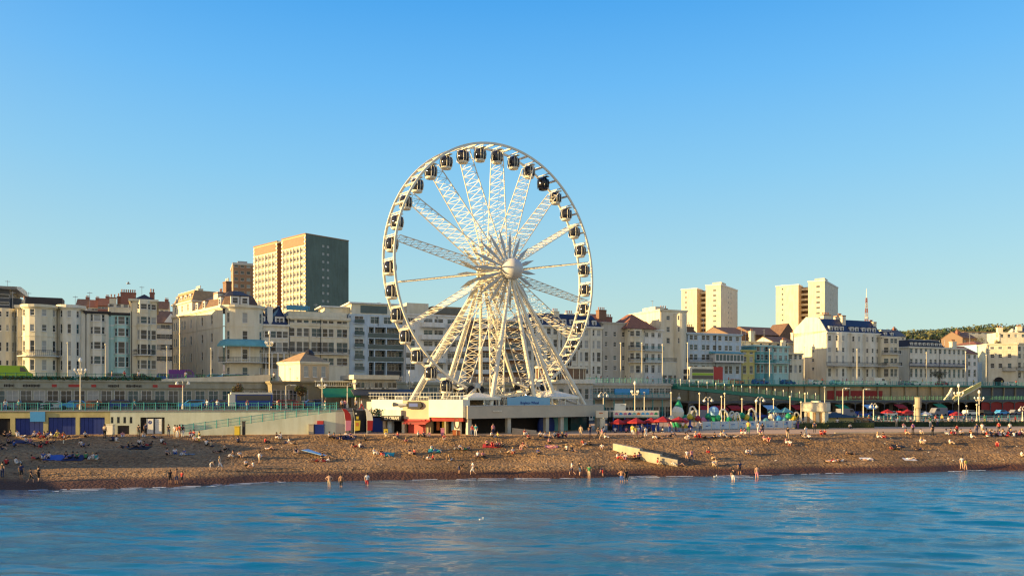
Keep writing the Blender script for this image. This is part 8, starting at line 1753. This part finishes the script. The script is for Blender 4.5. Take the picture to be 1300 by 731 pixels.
P(1054, 586, 'lie', SK, RD, 80); P(1061, 586, 'lie', W, SK, 95); P(1067, 586, 'recline', BK, W, 100, 'skin_tan'); P(1101, 584, 'lie', SK, W, 85); P(1156, 583, 'lie', W, BG, 80); P(1079, 577, 'recline', BK, BK, 90, 'skin_tan'); P(1134, 571, 'recline', RD, BK, 80, 'skin_tan'); P(1139, 571, 'sit', BK, BK, 60); P(1166, 571, 'recline', BK, NV, 90); P(1169, 563, 'sit', W, BG, 30, hr='h_blond'); P(1173, 564, 'sit_shorts', W, W, 330); P(1206, 564, 'sit', W, BG, 40); P(1266, 567, 'sit', RD, RD, 330)
P(1150, 551, 'sit_shorts', RD, BG, 40); P(1159, 551, 'stand', PU, BK, 180); P(1147, 543, 'sit', PK, W, 0); P(1181, 541, 'stand', GN, W, 170, sc=1.05); P(1184, 553, 'stand', BK, BK, 190); P(1190, 541, 'stand', W, NV, 190); P(1169, 551, 'sit', W, BG, 0, sc=.9)
P(1201, 552, 'sit', W, W, 20); P(1207, 551, 'sit', BK, RD, 60); P(1212, 551, 'sit', W, PK, 330); P(1215, 552, 'stand_shorts', RD, BK, 180, sc=.9); P(1220, 552, 'sit', W, BK, 10); P(1232, 552, 'sit', RD, BK, 20); P(1240, 552, 'stand', NV, NV, 180, sc=1.05); P(1233, 556, 'sit_shorts', W, W, 60, hr='h_blond')
P(1247, 551, 'stand', W, BG, 170); P(1252, 551, 'sit', W, NV, 40)
for i in range(16):
    px = 1249 + i * 3.4 + (i * 7 % 3) * .5; P(px, 552 + (i * 5 % 7) * .45, ('sit', 'cross', 'sit_shorts', 'lean', 'sit')[i % 5], (W, RD, NV, W, BK, PK, W, BG)[i % 8], (BK, W, DN, RD, NV)[i % 5], 50 * i, ('skin_light', 'skin_tan', 'skin_dark')[i % 3], ('h_dark', 'h_brown', 'h_blond', 'h_dark')[i % 4])
P(1282, 551, 'stand', W, NV, 180); P(1297, 580, 'sit', W, BG, 70); P(1268, 549, 'stand', RD, BK, 170, sc=.95)
# in front of the left wall
P(22, 554, 'sit', W, W, 40, hr='h_dark'); P(6, 554, 'sit', BK, BK, 60); P(13, 554, 'sit', BK, NV, 0); P(30, 555, 'lie', W, W, 80); P(44, 555, 'sit', W, NV, 20, hr='h_blond'); P(50, 555, 'sit', RD, BK, 50, 'skin_tan'); P(56, 556, 'sit', BK, RD, 330); P(60, 555, 'sit', BL, DN, 20); P(65, 556, 'sit', W, BG, 340, hr='h_brown')
P(73, 555, 'sit', YL, YL, 10, sc=1.2); P(79, 556, 'lean', RD, NV, 330); P(86, 555, 'lie', W, BK, 90); P(88, 549, 'stand', W, BL, 170, 'skin_tan'); P(108, 555, 'sit', W, BK, 60); P(118, 550, 'stand', W, BL, 190, 'skin_dark'); P(133, 557, 'stand', BG, BK, 170, 'skin_tan', sc=1.15); P(155.5, 555, 'sit', PK, W, 30)
P(176, 555, 'stand', BK, BK, 170); P(182, 555, 'sit', BG, W, 30); P(196, 556, 'recline', BK, NV, 60); P(185, 552, 'stand', NV, BK, 190); P(214, 554, 'stand', BK, NV, 170); P(222, 555, 'stand', W, BG, 180); P(228, 555, 'stand_shorts', RD, BG, 160, 'skin_tan'); P(232, 555, 'stand', BK, W, 190); P(225, 556, 'stand', OR, W, 175, 'skin_tan')
P(242, 554, 'sit', RD, RD, 30); P(246, 554, 'sit', RD, W, 340, sc=1.1); P(253, 556, 'sit', YL, GN, 330); P(247, 560, 'sit_shorts', W, BG, 20); P(253, 560, 'sit_shorts', W, YL, 340); P(443, 550, 'stand', W, DN, 180)
P(490, 555, 'sit', W, BG, 40) 
# on the lower deck and upper pavement (waist-up behind the rails)
for px, py, c1, c2 in ((2, 571, BK, NV), (33, 562, W, BK), (38, 563, PK, DN), (66, 563, BK, BK), (104, 566, W, BL), (110, 567, BK, BK), (143, 560, NV, BK), (148, 561, W, BG), (157, 568, RD, BK), (163, 569, BK, DN), (205, 563, W, BK), (209, 564, BK, RD), (262, 566, W, BK), (268, 567, BG, NV), (296, 580, BK, W), (304, 581, W, BK), (337, 563, RD, BK), (365, 563, W, DN), (371, 564, BK, BG), (376, 576, NV, W), (450, 568, BK, RD), (457, 569, W, NV), (463, 560, BK, BK), (515, 561, PK, BK), (541, 583, W, BK), (548, 584, RD, BG), (571, 585, BK, W), (606, 580, W, NV), (613, 581, PK, BK), (645, 575, BK, BG), (651, 576, W, RD), (683, 577, BL, BK), (719, 572, W, BK), (727, 573, BK, NV), (741, 565, RD, W), (748, 566, BK, BK), (764, 571, W, BG)):
    P(px, py, ('sit', 'cross', 'recline', 'sit_shorts', 'lean', 'lie')[(px + py) % 6], c1, c2, px * 57 % 360, ('skin_light', 'skin_tan')[px % 2], ('h_dark', 'h_brown', 'h_dark', 'h_blond')[px % 4])
deck = [(7, W, BL, 'at the far left end'), (24, TL, BK, 'behind the dark hatchback'), (124, W, NV, 'between the orange-red and black cars'), (171, TL, NV, 'between the navy and black estates'), (263, W, GY, 'left of the navy car'), (276, W, DN, 'by the navy car'), (314, RD, BL, 'before the camper van'), (352, BG, TL, 'among the red cars'), (413, BK, W, 'by the lantern cluster'), (434, W, BK, 'near the slanted-arm post, left of three'), (438, PK, NV, 'near the slanted-arm post, middle of three'), (452, W, BK, 'right of the slanted-arm post'), (459, W, RD, 'at the right end of the lower deck')]
for px, c1, c2, s_ in deck: people.append((px, None, ('stand', 'walk')[px % 2], c1, c2, px * 30 % 360, 'skin_light', ('h_dark', 'h_brown')[px % 2], 1.0, ('deck', 'on lower deck ' + s_)))
upper = [(142, BG, PU, 'before the mint house'), (158, RD, BK, 'between the mint house and the corner house'), (176, W, NV, 'before the corner house'), (236, W, GN, 'at the dark van'), (348, W, BK, 'left of the tan-roofed kiosk'), (757, GN, W, 'right of the glazed pavilion'), (763, RD, W, 'before the plain beige house, left'), (771, W, GN, 'before the plain beige house'), (794, YL, W, 'right of the first pale post'), (800, W, BK, 'left of the orange-roofed house'), (822, RD, BG, 'before the white house with blue-green balconies'), (829, W, RD, 'before the blue-green balconies, right'), (846, W, DN, 'left of the bus'), (853, GN, W, 'just left of the bus front'), (925, RD, BK, 'behind the bus rear'), (950, BG, NV, 'before the mustard house'), (970, W, RD, 'between the teal house and its post'), (990, TL, BK, 'before the green-blue house'), (1027, W, W, 'under the sunlit gable, left'), (1044, RD, BK, 'under the sunlit gable, right'), (1070, RD, NV, 'before the first bay of the gabled hotel'), (1075, RD, W, 'before the first bay of the gabled hotel, right'), (1095, W, BL, 'right of the middle post'), (1130, GN, BK, 'before the balcony house'), (1143, W, RD, 'at the gap before the long terrace'), (1171, YL, W, 'left of the post at the long terrace'), (1182, W, GN, 'right of the post at the long terrace'), (1208, W, NV, 'before the right end of the long terrace'), (1236, YL, BK, 'at the top of the staircase'), (1262, GN, W, 'left of the arched door'), (1272, YL, W, 'at the arched door'), (1290, RD, BK, 'at the right edge')]
for px, c1, c2, s_ in upper: people.append((px, None, ('stand', 'walk')[px % 2], c1, c2, px * 30 % 360, 'skin_light', ('h_dark', 'h_brown')[px % 2], 1.0, ('upper', 'on upper pavement ' + s_)))
mid = [(766, W, BL), (774, NV, BK), (781, W, NV), (788, BL, BL), (795, PK, BK), (815, W, BL), (824, NV, BK), (833, BL, W), (841, W, NV), (850, PK, BL), (858, BK, BL), (867, W, BK), (877, BL, NV), (889, W, DN)]
for i, (px, c1, c2) in enumerate(mid): people.append((px, None, 'stand' if i % 2 else 'sit', c1, c2, px * 50 % 360, ('skin_light', 'skin_tan')[i % 2], 'h_dark', 1.0, ('stall', 'by the red parasols ' + ['left of the ticket booth post', 'at the stall counter, far left', 'below the slanted sign board', 'behind the leftmost parasol pole', 'between the left parasols', 'right of the ornate lamp', 'between lamp and large parasol', 'left under the large parasol', 'under the middle of the large parasol', 'right under the large parasol', 'left below the green and white tower', 'below the green and white tower', 'right of the tower parasol', 'at the left end of the hoarding'][i])))
prom = [(1056, W, BL, 'behind the olive hut, left'), (1078, RD, BK, 'behind the olive hut, right'), (1090, W, RD, 'between the two armed lamp posts'), (1103, OR, BL, 'just right of the second armed lamp post'), (1116, W, NV, 'left of the leftmost parasol'), (1122, RD, RD, 'under the leftmost parasol, left'), (1131, W, BK, 'under the leftmost parasol, right'), (1140, BK, W, 'between the two left parasols'), (1149, PK, BK, 'under the second parasol, left'), (1156, W, RD, 'under the second parasol, right'), (1172, BG, BL, 'right of the stone pillar'),
        (1180, W, TL, 'at the grey parasol'), (1188, RD, NV, 'right of the grey parasol'), (1196, YL, BK, 'midway from grey parasol to staircase lamp'), (1204, W, BG, 'left of the small parasol'), (1209, PK, NV, 'under the small parasol'), (1224, BL, BK, 'right of the staircase lamp'), (1234, W, RD, 'left of the slim pale post'), (1250, GN, YL, 'right of the dim arcade lamp'), (1262, W, GN, 'left of the far right lamp'), (1268, TL, BK, 'before the maroon wall, left'), (1280, W, BL, 'before the maroon wall, middle'), (1289, RD, BK, 'before the maroon wall, right')]
for px, c1, c2, s_ in prom: people.append((px, None, ('stand', 'walk', 'walk_shorts', 'hips')[px % 4], c1, c2, px * 40 % 360, 'skin_light', ('h_dark', 'h_brown', 'h_blond')[px % 3], 1.0, ('prom', s_)))
rows = []
for (px, py, pose, top, bot, face, sk, hr, sc, zone) in people:
    if zone is None:
        x, y, z = on_beach(px, py) if py > 549.5 else (*at(px, min(140, (EYE - ZP) * F / (py - HR))), ZP + .02)
        if y > polyline(x, TOPL): z = ZP + .02
    elif zone[0] == 'deck': x, y = at(px, wallpt(px)[1] + 1.6) if px < 432 else at(px, 124); z = ZD
    elif zone[0] == 'upper': x, y = SP(px, 1.3 if px < 740 or px > 862 else .9); z = ZU + .12
    elif zone[0] == 'prom': x, y = at(px, 147 + px % 7 * 2); z = ZP + .03
    else: x, y = at(px, 119.5 + (px % 5) * .5); z = ZP + .02
    rows.append([px, py or 0, x, y, z, pose, top, bot, face, sk, hr, sc, zone])
def label_of(r_, lvl):
    px, py, x, y, z, pose, top, bot, face, sk, hr, sc, zone = r_
    where = zone[1] if zone else lm(px, py)
    if zone: return 'person in %s top %s' % (CN[top], where)
    wat = zone is None and py > 592
    if wat: where = 'at water\'s edge ' + where.replace('on shingle ', '').replace('on the shaded shingle ', '').replace('on the ', 'below the ')
    tp = 'bare-chested person' if top == SK else 'person in %s top' % CN[top]
    return '%s %s %s' % (tp if lvl == 0 else tp + (', %s bottoms,' % CN[bot] if bot != SK else ''), VB[pose].split(' with')[0] if lvl == 0 else VB[pose], where)
from collections import defaultdict
labs = [label_of(r_, 0) for r_ in rows]; cnt = defaultdict(list)
for i, s_ in enumerate(labs): cnt[s_].append(i)
for s_, ix in list(cnt.items()):
    if len(ix) > 1:
        for i in ix: labs[i] = label_of(rows[i], 1)
cnt = defaultdict(list)
for i, s_ in enumerate(labs): cnt[s_].append(i)
ORD = {2: ['left one', 'right one'], 3: ['left one', 'middle one', 'right one'], 4: ['leftmost', 'second from left', 'third from left', 'rightmost']}
for s_, ix in cnt.items():
    if len(ix) > 1:
        ix = sorted(ix, key=lambda i: rows[i][0])
        for k, i in enumerate(ix): labs[i] = s_ + ', ' + ORD.get(len(ix), ['number %d from left' % (q + 1) for q in range(len(ix))])[k]
for r_, lb in zip(rows, labs):
    px, py, x, y, z, pose, top, bot, face, sk, hr, sc, zone = r_
    o = bpy.data.objects.new('person', POSES[pose]); col.objects.link(o); o.location = (x, y, z - .02); o.rotation_euler = (0, 0, R(face)); o.scale = (sc, sc, sc)
    for i, m_ in enumerate((sk, sk if top == SK else top, sk if bot == SK else bot, hr, BK)):
        o.material_slots[i].link = 'OBJECT'; o.material_slots[i].material = M[m_]
    tag(o, lb, 'person', 'people on the upper pavement' if zone and zone[0] == 'upper' else 'people on the lower deck' if zone and zone[0] == 'deck' else 'people strolling before the arcade' if zone and zone[0] == 'prom' else 'people around the stalls' if zone else 'people on the beach')
    hm, fm = head_bits(pose)
    h_ = part_obj(hm, 'hair', o); h_.material_slots[0].link = 'OBJECT'; h_.material_slots[0].material = M[hr]
    part_obj(fm, 'face', o)
